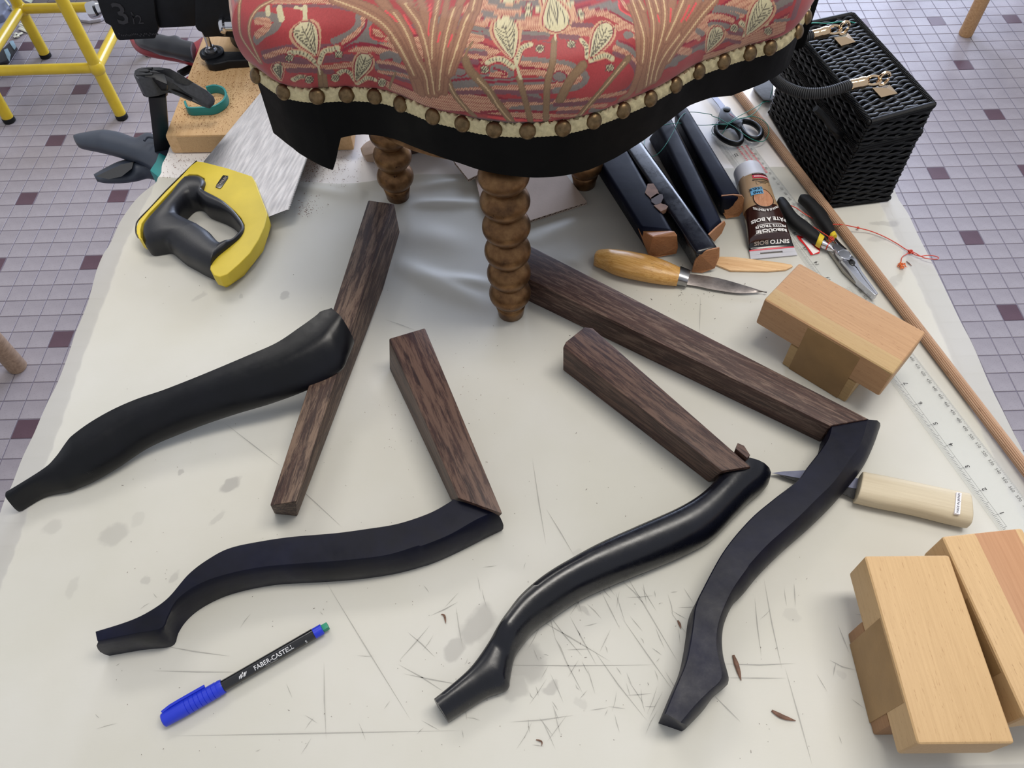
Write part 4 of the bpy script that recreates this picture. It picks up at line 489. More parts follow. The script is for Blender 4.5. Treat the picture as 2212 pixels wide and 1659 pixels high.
',309 4820,314 4832,319;s8,5:4734,326 4726,341 4720,356 4714,371 4710,385 4709,398 4709,411 4711,424 4713,436;s8,5:4734,326 4751,325 4768,324 4785,324 4801,325 4815,328 4829,332 4842,337 4855,342;s8,5:4752,352 4746,366 4739,381 4734,395 4731,409 4730,422 4731,435 4733,448 4735,460;s8,5:4752,352 4770,351 4787,350 4803,350 4819,351 4834,353 4848,357 4862,362 4875,366;s8,5:4772,377 4767,391 4762,405 4758,418 4755,431 4756,444 4757,457 4760,469 4763,481;s8,5:4772,377 4788,376 4805,376 4821,376 4836,378 4851,381 4864,384 4877,389 4890,393;p10,0:4256,143 4278,138 4307,146 4342,162 4380,185 4412,212 4427,245 4421,284 4394,324 4352,359 4302,382 4254,390 4214,380 4189,351 4182,308 4191,256 4211,206 4234,166;s3,9:4257,160 4301,166 4334,184 4363,203 4387,226 4402,255 4397,293 4368,334 4321,364 4271,374 4232,362 4212,335 4205,301 4210,260 4224,214 4257,160;p7,0:4258,163 4274,161 4295,170 4323,186 4353,206 4378,231 4392,260 4391,291 4373,322 4344,348 4308,364 4271,367 4241,355 4221,329 4214,292 4218,250 4230,210 4244,180;s8,6:4258,167 4329,328;s8,5:4260,178 4255,190 4251,200 4247,211 4244,221 4243,230 4242,239 4242,247 4242,256;s8,5:4260,178 4268,182 4276,185 4284,188 4291,192 4296,197 4302,202 4307,207 4312,212;s8,5:4266,201 4260,213 4254,224 4248,235 4244,246 4242,256 4241,265 4240,274 4240,283;s8,5:4266,201 4276,203 4286,204 4296,206 4305,209 4312,212 4319,216 4326,221 4333,225;s8,5:4273,223 4266,235 4259,246 4253,258 4248,269 4244,279 4242,289 4241,298 4240,308;s8,5:4273,223 4285,223 4297,223 4308,224 4318,225 4327,228 4336,231 4344,235 4351,239;s8,5:4282,243 4274,255 4266,267 4259,279 4253,290 4250,301 4247,311 4246,321 4244,331;s8,5:4282,243 4295,242 4307,242 4319,241 4331,242 4341,244 4351,246 4359,250 4368,253;s8,5:4291,263 4283,275 4275,287 4268,298 4262,310 4258,320 4255,331 4254,341 4252,351;s8,5:4291,263 4304,261 4318,260 4331,259 4343,259 4354,260 4364,263 4373,266 4383,268;s8,5:4301,282 4293,293 4286,305 4279,316 4273,328 4269,338 4267,349 4266,358 4265,368;s8,5:4301,282 4315,280 4328,279 4341,277 4353,277 4364,278 4375,280 4385,283 4394,286;s8,5:4312,300 4305,311 4298,322 4293,333 4288,344 4285,354 4283,363 4283,373 4282,382;s8,5:4312,300 4325,299 4337,298 4350,297 4362,297 4372,298 4382,301 4392,303 4401,306;s3,56:578,136 595,147 611,156 627,165 643,172 658,177 672,176 684,173 695,169;s10,44:578,136 595,147 611,156 627,165 643,172 658,177 672,176 684,173 695,169;s7,31:578,136 595,147 611,156 627,165 643,172 658,177 672,176 684,173 695,169;s8,5:592,158 593,132;s8,5:607,167 608,141;s8,5:621,175 622,149;s8,5:636,182 636,156;s8,5:651,188 648,161;s8,5:667,191 658,163;s8,5:680,190 668,161;s8,5:691,187 679,158;p7,0:738,146 726,118 706,101 685,100 674,120 676,150 690,178 709,195 727,193 738,174;s3,7:738,146 731,127 720,111 706,101 691,98 680,105 674,120 674,140 680,160 690,178 702,191 715,196 727,193 735,182 739,165 738,146;s8,5:682,180 697,119;s8,5:715,180 668,118;s8,5:699,180 714,119;s8,5:730,178 686,118;s8,5:715,180 730,115;s8,5:746,175 704,119;p10,'
'0:457,93 473,110 493,140 515,175 535,212 548,247 550,274 539,291 516,294 486,285 455,266 429,238 413,207 409,177 415,150 426,126 437,105 446,92;s3,9:465,119 492,154 511,186 525,215 535,242 536,266 523,280 499,279 472,267 447,244 430,215 426,189 431,167 439,148 449,130 465,119;p7,0:466,124 476,135 489,155 505,182 519,210 529,237 531,259 524,273 508,277 486,271 464,256 446,236 435,213 433,190 437,169 445,150 453,134 459,125;s8,6:468,130 485,255;s8,5:469,135 467,138 465,142 462,146 461,150 460,155 459,159 458,164 457,169;s8,5:469,135 474,142 478,150 483,157 487,164 490,171 493,177 495,183 498,189;s8,5:473,154 470,156 466,159 463,162 460,165 457,168 456,173 454,177 452,181;s8,5:473,154 479,161 484,168 489,175 494,182 498,189 501,195 504,202 507,208;s8,5:476,171 472,173 467,175 463,177 459,179 456,182 453,186 450,190 448,193;s8,5:476,171 483,178 488,185 494,192 499,199 504,206 508,213 511,220 515,226;s8,5:479,187 474,189 468,190 463,191 459,193 454,196 451,199 448,203 444,206;s8,5:479,187 486,195 492,201 498,208 504,215 509,222 513,229 517,236 521,243;s8,5:481,203 475,204 470,205 464,206 459,208 454,210 450,213 446,216 442,219;s8,5:481,203 488,210 494,217 501,224 507,231 512,238 517,245 521,252 525,259;s8,5:483,218 477,219 471,220 465,221 460,222 455,224 450,227 446,230 442,233;s8,5:483,218 490,225 496,232 502,238 508,245 514,252 518,259 523,267 527,274;s8,5:484,233 479,234 473,235 467,236 462,238 457,240 453,243 449,246 446,249;s8,5:484,233 490,240 497,246 502,253 508,259 513,266 517,273 521,280 525,287')

PAL = [lin(x)[:3] for x in ((158, 56, 58), (118, 108, 102), (200, 156, 126), (132, 34, 50), (118, 74, 80), (146, 104, 80), (196, 166, 126), (192, 182, 146), (92, 84, 70), (134, 106, 78), (190, 148, 116), (204, 74, 76))]
SG, TG = np.meshgrid(CS, CT); nr_ = len(CT); SG = SG*1e4; TG = TG*1e4
rr = np.random.default_rng(3)
low = np.sin(SG/190+np.sin(TG/130)*1.6)*np.cos(TG/150+SG/420)
CL = np.array(PAL[0])[None, None]*(1+.12*low[..., None]); CL[..., 1:] *= (1+.10*low[..., None])
hat = (np.sin((SG+TG)/2.6) > -.1)
def blend(mask, c, hatch=False):
    col = np.array(PAL[c])
    if hatch: mk = mask & hat; CL[mk] = col; mk = mask & ~hat; CL[mk] = np.array(PAL[5])*.6+np.array(PAL[0])*.4
    else: CL[mask] = col
# flowing water bands woven between the flowers
ph_ = TG/62+1.3*np.sin(SG/520+.8)+.8*np.sin(SG/230+TG/300); msk_ = (np.sin(SG/410+1.2*np.sin(TG/260)+2.2)+.5*np.sin(SG/170-TG/210)) > .12; sn_ = np.sin(ph_)
blend(msk_ & (sn_ > .25), 2, True); blend(msk_ & (abs(sn_-.22) < .14), 3); blend(msk_ & (sn_ < -.62), 4); blend(msk_ & (sn_ < -.9), 1)
TTOP = 1010.0
def copies():
    for it in MOTIF.split(';'): yield it, 0
    for it in MOTIF.split(';'): yield it, 1
for it, rep_ in copies():
    hd_, pt_ = it.split(':'); kind = hd_[0]; ci, wi = map(int, hd_[1:].split(',')); P = np.array([list(map(float, q.split(','))) for q in pt_.split()])
    if rep_: P[:, 1] = 2*TTOP-P[:, 1]
    lo = P.min(0)-wi-4; hi = P.max(0)+wi+4; j0, j1 = np.searchsorted(CS*1e4, [lo[0], hi[0]]); i0, i1 = np.searchsorted(CT*1e4, [lo[1], hi[1]]); j1 = min(j1+1, NC); i1 = min(i1+1, nr_)
    if j1 <= j0 or i1 <= i0: continue
    s_ = SG[i0:i1, j0:j1]; t_ = TG[i0:i1, j0:j1]
    if kind == 's':
        D = np.full(s_.shape, 1e9)
        for a, b in zip(P[:-1], P[1:]):
            d = b-a; L2 = d@d+1e-9; u = np.clip(((s_-a[0])*d[0]+(t_-a[1])*d[1])/L2, 0, 1); D = np.minimum(D, np.hypot(s_-a[0]-u*d[0], t_-a[1]-u*d[1]))
        mk = D < max(wi/2, 3.6)
        full = np.zeros(SG.shape, bool); full[i0:i1, j0:j1] = mk
        if ci in (5, 9):
            blend(full, ci); ed = np.zeros(SG.shape, bool); ed[i0:i1, j0:j1] = mk & (D > wi*.36); CL[ed] = CL[ed]*np.array([.80, .74, .78])
        else: blend(full, ci, ci == 2)
    else:
        ins = np.zeros(s_.shape, bool)
        for a, b in zip(P, np.roll(P, -1, 0)):
            c_ = ((a[1] > t_) != (b[1] > t_)) & (s_ < (b[0]-a[0])*(t_-a[1])/(b[1]-a[1]+1e-9)+a[0]); ins ^= c_
        full = np.zeros(SG.shape, bool); full[i0:i1, j0:j1] = ins; blend(full, ci, ci == 2)
# the pattern carries on over the parts of the seat the photograph does not show
vis_t = CT*1e4 > 1500
CL *= (1+.05*rr.normal(0, 1, CL.shape[:2]))[..., None]; CL = np.clip(CL, 0, 1)
V = CV.reshape(-1, 3); F = [(i*NC+j, i*NC+(j+1) % NC, (i+1)*NC+(j+1) % NC, (i+1)*NC+j) for i in range(nr_-2) for j in range(NC)]
def brocade():
    m, nt, b = mat('red_iris_brocade'); at_ = nd(nt, 'ShaderNodeAttribute'); at_.attribute_name = 'weave'; v = coords(nt)
    wv = nd(nt, 'ShaderNodeTexWave'); wv.inputs['Scale'].default_value = 420; wv.bands_direction = 'X'; nt.links.new(v, wv.inputs[0])
    c = mixc(nt, .5, at_.outputs['Color'], ramp(nt, [(.2, G(.80)), (.8, G(1))], noise(nt, coords(nt, 0, (1, .25, 1)), 900, 3)).outputs[0], 'MULTIPLY'); nt.links.new(c, b.inputs['Base Color'])
    b.inputs['Roughness'].default_value = .55; b.inputs['Sheen Weight'].default_value = .25; b.inputs['Sheen Roughness'].default_value = .4; b.inputs['Specular IOR Level'].default_value = .35
    bump(nt, b, noise(nt, v, 1100, 2), .15, .0004); return m
cu_ = obj('brocade_cushion', V, F, brocade(), ch, angle=0, fixn=False)
ca_ = cu_.data.color_attributes.new('weave', 'FLOAT_COLOR', 'POINT'); ca_.data.foreach_set('color', np.column_stack([CL.reshape(-1, 3), np.ones(NC*nr_)]).ravel().astype(np.float32))
#@END@
# ================================================================ GILDED FOOTSTOOL
gild = plain('bronze_gilding', (150, 106, 62), .40, .75, var=.30, scale=55, bmp=.15, bsc=200)
def gildm():
    m, nt, b = mat('rubbed_gilding'); v = coords(nt)
    c = ramp(nt, [(.3, lin((78, 54, 36))), (.5, lin((118, 86, 56))), (.75, lin((150, 116, 78)))], noise(nt, v, 48, 6, .65)).outputs[0]
    f = ramp(nt, [(.66, G(0)), (.70, G(.9))], noise(nt, v, 150, 5, .6)).outputs[0]; c = mixc(nt, f, c, lin((56, 34, 22)))
    nt.links.new(c, b.inputs['Base Color']); b.inputs['Metallic'].default_value = .8; b.inputs['Roughness'].default_value = .37; bump(nt, b, noise(nt, v, 120, 4), .15); return m
gild = gildm()
bA, bB, bC = at(1104, 676), at(860, 425), at(1262, 398)
fs = thing('gilded_footstool', 'small footstool on gilded bobbin-turned legs standing under the chair seat', 'footstool', ((bA+bB+bC)/3))
def bobbin(base, top, nm):
    ax = np.array(top)-np.array(base); Ln = np.linalg.norm(ax)
    necks = [.018, .047, .0785, .110, .1415, .172, .2]; pr = [(.0130, 0), (.0138, .001), (.0150, .010), (.0166, .0175)]
    for a, b, rm in zip(necks[:-1], necks[1:], [.0222, .0226, .0232, .0235, .0236, .0236]):
        if a >= Ln-.012: break
        for t in np.linspace(0.02, .98, 11):
            r = .0140+(rm-.0140)*math.sin(math.pi*t)**.82
            if a+(b-a)*t < Ln: pr.append((r, a+(b-a)*t))
        pr.append((.0136, b)) if b < Ln else None
    V, F = lathe(pr, base, ax, 40); obj(nm, V, F, gild, fs, angle=1.4)
zt = .978
def topof(b, dx, dy): return np.array([b[0]+dx, b[1]+dy, zt])
bobbin(bA, topof(bA, -.004, .003), 'leg'); bobbin(bB, topof(bB, .006, -.002), 'leg'); bobbin(bC, topof(bC, -.004, -.002), 'leg')
cx, cy = (bA[0]+bB[0]+bC[0])/3, (bA[1]+bB[1]+bC[1])/3
V, F = lathe([(.12, 0), (.136, .002), (.140, .006), (.136, .011), (.10, .012)], (cx, cy, .978), n=48); obj('seat', V, F, gild, fs)
# ================================================================ CABRIOLE LEGS AND RAILS
c1, c2, c3 = crop(0, 850, 1000), crop(850, 900, 900), crop(1400, 850, 812)
k04, k54, k14 = crop(0, 400, 700), crop(500, 400, 700), crop(1100, 400, 700)
def levels(P, z0, z1): return np.array([at(p[0], p[1], z)[:2] for p, z in zip(P, np.linspace(z0, z1, len(P)))])
def legloft(A, B, C, h, parent, name, m, n=120, lift=None):
    "flat-topped leg: A far top edge, B near top edge, C outermost silhouette of the rounded near side"
    A, B = pair(ats(A, T+h)[:, :2], ats(B, T+h)[:, :2], n); B2, C2 = pair(B, ats(C, T+.35*h)[:, :2], n); RG = []
    sb_ = np.r_[0, np.cumsum(np.linalg.norm(np.diff(B, axis=0), axis=1))]; s2 = np.r_[0, np.cumsum(np.linalg.norm(np.diff(B2, axis=0), axis=1))]; s2 *= sb_[-1]/s2[-1]; C = np.stack([np.interp(sb_, s2, C2[:, k]) for k in (0, 1)], 1)
    for i in range(n):
        a, b, c = A[i], B[i], C[i]; d = unit(b-a)*.0008
        mid = lambda t: b+(c-b)*t; u_ = i/(n-1); T0 = T+(lift[2] if lift and lift[0] < u_ < lift[1] else 0)
        RG.append([(a[0], a[1], T0), (a[0], a[1], T+h*.97), (a[0]+d[0], a[1]+d[1], T+h), ((a[0]+b[0])/2, (a[1]+b[1])/2, T+h+.0003), (b[0]-d[0], b[1]-d[1], T+h), (b[0], b[1], T+h*.97),
                   (*mid(.55), T+h*.78), (*mid(.85), T+h*.56), (*c, T+h*.36), (*mid(.94), max(T0, T+h*.14)), (*mid(.75), T0)])
    V, F = rings(RG); return obj(name, V, F, m, parent, angle=.7)
# second leg (lower left), with its bare wood arm
g2 = thing('broken_chair_leg', 'flat-faced black curved leg behind the pen, mitred to a short brown rail', 'chair leg', at(980, 1130), 'broken black chair legs with bare wood rails')
A = c1((456, 1135), (600, 1090), (700, 1045), (800, 975), (900, 860), (1000, 785), (1100, 735), (1250, 703), (1400, 682), (1600, 665), (1750, 645), (1900, 620), (2050, 570), (2150, 515))+c2((310, 437))
B = c1((466, 1185), (640, 1150), (770, 1125), (800, 1070), (850, 985), (950, 915), (1080, 868), (1250, 833), (1450, 815), (1650, 800), (1850, 775), (2000, 730))+c2((150, 690), (300, 630), (450, 545), (545, 505))
C = c1((480, 1236), (650, 1208), (797, 1192), (818, 1130), (865, 1065), (960, 995), (1100, 935), (1300, 895), (1500, 885), (1700, 870), (1900, 838))+c2((200, 758), (400, 668), (500, 618), (584, 577))
legloft(A, B, C, .034, g2, 'curved_leg', BLUEBLK)
RW = lambda nm, a, **k: wood(nm, (34, 19, 18), (60, 36, 31), a, pores=(30, 20, 18), worn=(98, 74, 62), **k)
def wang(p, q, z=T): a, b = at(*p, z), at(*q, z); return math.atan2(b[1]-a[1], b[0]-a[0])
def bar(name, parent, top, zt, bot, m, zb=T, bev=.0016, fmi=None):
    V, F = prism(ats(top, zt), ats(bot, zb)); return obj(name, V, F, m, parent, bev=bev, fmat=fmi, angle=.5)
bar('wood_rail', g2, [(840, 731), (918, 708), (1086, 1110), (990, 1076)], T+.043, [(841, 797), (925, 752), (1070, 1125), (974, 1080)], RW('worn_rail_a', wang((880, 720), (1040, 1090)), wornamt=1.0, rough=.45))
# third leg (centre), rounded
g3 = thing('broken_chair_leg', 'rounded glossy black curved leg in the middle, mitred to a worn brown rail', 'chair leg', at(1600, 1020), 'broken black chair legs with bare wood rails')
A = c2((215, 1500), (300, 1430), (400, 1340), (470, 1250), (530, 1160), (600, 1060), (680, 960), (800, 860), (950, 770), (1100, 690), (1300, 600), (1480, 520), (1600, 450), (1690, 370), (1730, 305), (1765, 258))
B = c2((288, 1612), (400, 1540), (500, 1480), (604, 1440), (618, 1390), (640, 1280), (680, 1210), (750, 1130), (860, 1050), (1000, 960), (1200, 870), (1400, 790), (1560, 720), (1700, 640), (1820, 520), (1900, 440), (1985, 365), (2006, 305))
n = 130; Aw, Bw = pair(ats(A, T+.016)[:, :2], ats(B, T+.013)[:, :2], n)
hh = np.interp(np.linspace(0, 1, n), [0, .10, .19, .205, .23, .5, .9, 1], [.024, .024, .026, .031, .034, .036, .036, .036])
P1 = [(-.96, 0), (-1, .2), (-1, .86), (-.92, .98), (-.5, 1.0), (-.1, 1.0), (.12, .97), (.30, .90), (.55, .74), (.80, .52), (.96, .32), (1, .18), (.9, 0)]
P3 = [(-.80, 0), (-.98, .25), (-1.0, .5), (-.97, .72), (-.88, .88), (-.70, .97), (-.45, 1.0), (-.15, .99), (.2, .94), (.5, .84), (.78, .66), (.95, .45), (1.0, .30), (.97, .12), (.85, 0)]
V, F = rings([[((a[0]+b[0])/2+t*(b[0]-a[0])/2, (a[1]+b[1])/2+t*(b[1]-a[1])/2, T+z*h) for t, z in P3] for a, b, h in zip(Aw, Bw, hh)])
obj('curved_leg', V, F, BLK, g3, angle=.6)
bar('wood_rail', g3, [(1216, 750), (1222, 738), (1262, 706), (1280, 708), (1622, 1008), (1560, 1018)], T+.042, [(1216, 800), (1222, 790), (1270, 765), (1285, 762), (1620, 1030), (1530, 1042)], RW('worn_rail_b', wang((1250, 740), (1590, 1010)), wornamt=.7))
V, F = vprism(ats([(1592, 960), (1606, 966), (1619, 986), (1612, 992), (1588, 972)], T+.040)[:, :2], T+.034, T+.0425); obj('splinter', V, F, RW('worn_rail_b', 0), g3)
# fourth leg (right), flat deep blue-black face
g4 = thing('broken_chair_leg', 'blue-black curved leg lying over a knife blade, mitred to the longest brown rail', 'chair leg', at(1790, 940), 'broken black chair legs with bare wood rails')
A = c2((1440, 1575), (1500, 1430), (1550, 1310), (1575, 1200), (1590, 1100), (1605, 1000), (1650, 900))+c3((450, 920), (600, 740), (740, 620), (880, 510), (940, 430), (1010, 340), (1060, 260), (1078, 190))
B = c2((1530, 1625), (1610, 1530), (1680, 1460), (1745, 1395), (1740, 1320), (1722, 1240), (1720, 1160), (1735, 1080), (1765, 1000), (1810, 910), (1880, 810))+c3((600, 1010), (700, 900), (800, 810), (900, 720), (1000, 620), (1100, 520), (1200, 380), (1260, 290), (1300, 150))
C = c2((1556, 1652), (1640, 1565), (1705, 1480), (1778, 1420), (1775, 1380), (1750, 1290), (1742, 1190), (1755, 1100), (1800, 1000))+c3((560, 1180), (650, 1070), (800, 920), (960, 780), (1100, 640), (1250, 455), (1320, 320), (1366, 192))
legloft(A, B, C, .034, g4, 'curved_leg', BLUEBLK, lift=(.76, .93, .0068))
bar('wood_rail', g4, [(1136, 526), (1877, 905), (1792, 920), (1131, 598)], T+.037, [(1140, 560), (1860, 925), (1770, 955), (1140, 650)], wood('long_rail_wood', (44, 27, 24), (78, 53, 46), wang((1140, 560), (1830, 910)), pores=(40, 26, 22), worn=(116, 94, 82), wornamt=.2))
# first leg, its end resting on a loose stick
r1 = thing('loose_wood_rail', 'long narrow brown stick lying loose beneath the end of the upper left black leg', 'wood rail', at(720, 780))
bar('rail_body', r1, [(795, 432), (852, 440), (797, 596), (640, 1083), (583, 1092)], T+.039, [(806, 520), (864, 502), (828, 625), (642, 1116), (592, 1110)], wood('dark_rail_wood', (38, 24, 21), (68, 45, 38), wang((820, 450), (610, 1080)), pores=(34, 24, 20), worn=(118, 96, 80), wornamt=.4))
A = [(20, 1068)]+c1((130, 430), (220, 370), (290, 310), (360, 240), (450, 170), (560, 105), (680, 50))+[(371, 850)]+k04((1400, 1330), (1700, 1200), (1900, 1110), (2050, 1010), (2170, 925))+k54((620, 900), (692, 882))
B = [(34, 1101)]+c1((90, 552), (200, 485), (320, 457), (360, 440), (430, 410), (550, 340), (700, 240), (900, 152), (1100, 82), (1300, 22))+k54((540, 1352), (735, 1242), (790, 1150), (832, 1045))
n = 120; u = np.linspace(0, 1, n)
zl1 = lambda x: T+np.interp(x, [20, 150, 350, 760], [.013, .018, .030, .057])
Aw, Bw = pair(np.array([at(p[0], p[1], zl1(p[0]+12)+.005)[:2] for p in A]), np.array([at(p[0], p[1], max(T+.006, zl1(p[0]-12)-.008))[:2] for p in B]), n)
zb = np.interp(u, [0, .15, .45, 1], [T+.0005, T+.002, T+.013, T+.0395]); hh = np.interp(u, [0, .12, .2, .5, 1], [.024, .026, .034, .034, .032])
V, F = rings([[((a[0]+b[0])/2+t*(b[0]-a[0])/2, (a[1]+b[1])/2+t*(b[1]-a[1])/2, z0+z*h) for t, z in P1] for a, b, h, z0 in zip(Aw, Bw, hh, zb)])
one('curved_chair_leg', 'black curved leg, toe at the left table edge, sawn end on the loose stick', 'chair leg', V, F, lacquer('satin_black_lacquer', (5, 6, 10), (11, 12, 20), .30, .32), angle=.6)
# ================================================================ SAWN BLACK BARS
endw = wood('fresh_cut_wood', (150, 98, 62), (186, 132, 88), .3, gs=3, pores=(110, 66, 40), contrast=(.3, .7))
G4 = crop(1280, 380, 440)
OFFB = lacquer('offcut_lacquer', (6, 8, 18), (12, 16, 36), .46, .10)
def cutbar(label, top, bot, endtop, endbot, zt=.036, m=OFFB, patches=()):
    c = at(*bot[0]); t = thing('sawn_leg_offcut', label, 'chair leg', c, 'sawn black leg offcuts behind the knife')
    V, F = prism(ats(top, T+zt), ats(bot, T)); obj('black_bar', V, F, m, t, bev=.0055, seg=3, angle=.9)
    return t
def endcap(t, px, ztop, order_z, off=.0012):
    "cut face: polygon px with a height for each corner"
    P = [at(p[0], p[1], z) for p, z in zip(px, order_z)]; c = np.mean(P, axis=0); n = np.zeros(3)
    for i in range(len(P)): n += np.cross(P[i]-c, P[(i+1) % len(P)]-c)
    n = unit(n); n = n if n@(CPOS-c) > 0 else -n
    V = [p+n*.0005 for p in P]+[p-n*off for p in P]; k = len(P); F = [tuple(range(k)), tuple(range(2*k-1, k-1, -1))]+[(i, (i+1) % k, k+(i+1) % k, k+i) for i in range(k)]
    obj('sawn_end', V, F, endw, t, smooth=False)
h = T+.036
a_ = cutbar('leftmost black offcut of the four by the cardboard, slanting sawn end', [(1262, 300), (1335, 285), (1456, 502), (1382, 494)], [(1262, 330), (1335, 320), (1461, 547), (1401, 549)], 0, 0)
endcap(a_, G4((495, 570), (655, 660), (885, 610), (915, 650), (926, 780), (910, 840), (700, 882), (606, 852)), 0, [h-.006, h, h, h-.003, T+.016, T+.004, T+.001, T+.001])
b_ = cutbar('longest black offcut with bare wood patches, second from the cardboard', [(1330, 290), (1372, 285), (1553, 535), (1505, 548)], [(1350, 325), (1392, 320), (1546, 578), (1500, 585)], 0, 0, m=BLK)
endcap(b_, G4((1110, 930), (1160, 850), (1260, 805), (1378, 778), (1375, 880), (1325, 1000), (1190, 1050), (1078, 1042)), 0, [T+.020, h-.004, h, h, T+.02, T+.006, T+.001, T+.001])
c_ = cutbar('thin offcut with grey side face between two black ones', [(1420, 272), (1450, 250), (1562, 478), (1531, 506)], [(1398, 300), (1440, 290), (1550, 515), (1520, 520)], 0, 0)
endcap(c_, G4((1262, 640), (1345, 560), (1432, 490), (1442, 520), (1400, 620), (1320, 712)), 0, [h, h, h-.001, T+.028, T+.014, T+.004])
d_ = cutbar('short black offcut with rounded sawn end touching the filler tube', [(1455, 240), (1482, 228), (1602, 422), (1557, 427)], [(1455, 265), (1490, 255), (1599, 465), (1557, 470)], 0, 0)
endcap(d_, G4((1400, 215), (1530, 203), (1620, 212), (1645, 250), (1630, 380), (1590, 435), (1450, 462), (1372, 320)), 0, [h, h, h, T+.030, T+.014, T+.004, T+.001, T+.016])
bare = plain('bare_wood_patch', (150, 112, 88), .7, var=.25, scale=120); putty = plain('grey_brown_putty', (96, 82, 78), .7, var=.1)
for nm, px, m in (('bare_patch', [(600, 85), (660, 82), (705, 150), (725, 200), (640, 250), (570, 180)], bare), ('filled_knot', [(700, 190), (760, 200), (768, 240), (740, 295), (690, 315), (640, 280), (635, 235)], putty), ('bare_patch', [(735, 295), (790, 310), (820, 330), (800, 360), (740, 385), (665, 320)], bare)):
    P = ats(G4(*px), T+.0368); k = len(P); V = list(P)+list(P-np.array([0, 0, .006])); obj(nm, V, [tuple(range(k))]+[(i, (i+1) % k, k+(i+1) % k, k+i) for i in range(k)], m, b_, smooth=False)
# ================================================================ WOODEN BLOCKS (slab on a cross foot)
def blockset(label, P0, ang, tone, tone2, top=.845, L=.1355, Wd=.066, joint=.808, s0=.30, s1=.83, band=None):
    "P0: far-left top corner; long side runs along ang; the other side to its left when band on +"
    d = np.array([math.cos(ang), math.sin(ang)]); q = np.array([-d[1], d[0]]); P0 = np.array(P0[:2])
    c = P0+d*L/2+q*Wd/2; t = thing('beech_block', label, 'wood block', (*c, T), 'beech blocks with cross feet')
    p = lambda a, b: P0+d*a+q*b
    V, F = vprism([p(0, 0), p(L, 0), p(L, Wd), p(0, Wd)], joint+.0004, top); obj('slab', V, F, tone, t, bev=.0028, seg=3)
    V, F = vprism([p(s0*L, .0004), p(s1*L, .0004), p(s1*L, Wd-.0004), p(s0*L, Wd-.0004)], T, joint-.0004); obj('cross_foot', V, F, tone2, t, bev=.0018)
    m0, m1 = s0*L+.0085, s1*L-.0085
    V, F = vprism([p(m0, -.0003), p(m1, -.0003), p(m1, Wd+.0003), p(m0, Wd+.0003)], T+.0004, top-.003); obj('tenon', V, F, block_end, t, bev=.0004)
    if band:
        a, b = band; V, F = vprism([p(.0006, a), p(L-.0006, a), p(L-.0006, b), p(.0006, b)], top-.02, top+.00015); obj('laminated_strip', V, F, tone2, t, bev=.001)
    return t
A0, A1 = at(1651, 646, .845), at(1930, 808, .845); angA = math.atan2(A1[1]-A0[1], A1[0]-A0[0])
B0, B1 = at(1867.5, 1200, .845), at(1983, 1608, .845); angB = math.atan2(B1[1]-B0[1], B1[0]-B0[0])
C0, C1 = at(2035, 1158, .845), at(2204, 1528, .845); angC = math.atan2(C1[1]-C0[1], C1[0]-C0[0])
block_end = plain('beech_end_grain', (150, 118, 76), .6, var=.10, scale=40, bmp=.2)
bA_m = wood('beech_a', (172, 132, 94), (194, 154, 114), angA, rough=.5, pores=(140, 96, 66), contrast=(.2, .8)); bA2 = wood('beech_a_pale', (172, 142, 98), (188, 158, 112), angA, rough=.5, pores=(164, 120, 76), contrast=(.2, .8))
bB_m = wood('beech_b', (184, 150, 106), (202, 168, 122), angB, rough=.5, pores=(160, 122, 80), contrast=(.2, .8)); bB2 = wood('beech_b_red', (136, 98, 66), (154, 116, 80), angB, rough=.55, contrast=(.2, .8))
bC_m = wood('beech_c', (184, 150, 106), (204, 170, 124), angC, rough=.5, pores=(146, 112, 74), contrast=(.2, .8)); bC2 = wood('beech_c_red', (166, 120, 84), (186, 140, 102), angC, rough=.5, contrast=(.2, .8))
tA = blockset('beech block beside the pliers, its long slab raised on a cross foot', A0, angA, bA_m, bA2)
V, F = vprism([A0[:2]+.0004, A1[:2], A1[:2]+np.array([-math.sin(angA), math.cos(angA)])*.021, A0[:2]+np.array([-math.sin(angA), math.cos(angA)])*.021], .83, .84512); obj('pale_strip', V, F, bA2, tA, bev=.0026, seg=3)
tB = blockset('pale beech block in the lower right foreground with dark smudge and splintered left edge', B0, angB, bB_m, bB2, s0=.29, s1=.86)
sm = plain('dark_smudge', (176, 140, 92), .7, var=.3, scale=200)
tC = blockset('beech block cut by the right picture edge, with a reddish laminated strip', C0, angC, bC_m, bC2, band=(.026, .060))
# ================================================================ PEN
pn = thing('marker_pen', 'black marker pen with blue cap and green tip end lying in the lower left foreground', 'pen', at(520, 1460))
p0, p1 = at(352, 1557, T+.006), at(708, 1352, T+.006); PD = unit(p1-p0); PLn = np.linalg.norm(p1-p0)
q = lambda u: p0+PD*u
ax = PD; Lc = np.linalg.norm(at(482, 1482, T+.006)-p0); Lb = np.linalg.norm(at(678, 1367, T+.006)-p0); Lg = np.linalg.norm(at(696, 1359, T+.006)-p0)
capm = plain('blue_plastic', (30, 52, 196), .38, var=.04); inkb = plain('glossy_black_barrel', (14, 14, 18), .18, var=.05, coat=.6); grn = plain('green_plastic', (20, 134, 104), .5, var=.04)
pr = [(.0048, 0), (.0056, .0008)]
L_ = Lc; ng = 8
for k in range(ng): 
    a = .016+(L_-.020)*k/ng; pr += [(.0062, a), (.0062, a+(L_-.02)/ng-.0006), (.00585, a+(L_-.02)/ng-.0003)]
pr += [(.0061, L_-.0025), (.0058, L_)]
V, F = lathe(pr, p0, ax, 24); obj('cap', V, F, capm, pn, angle=.4)
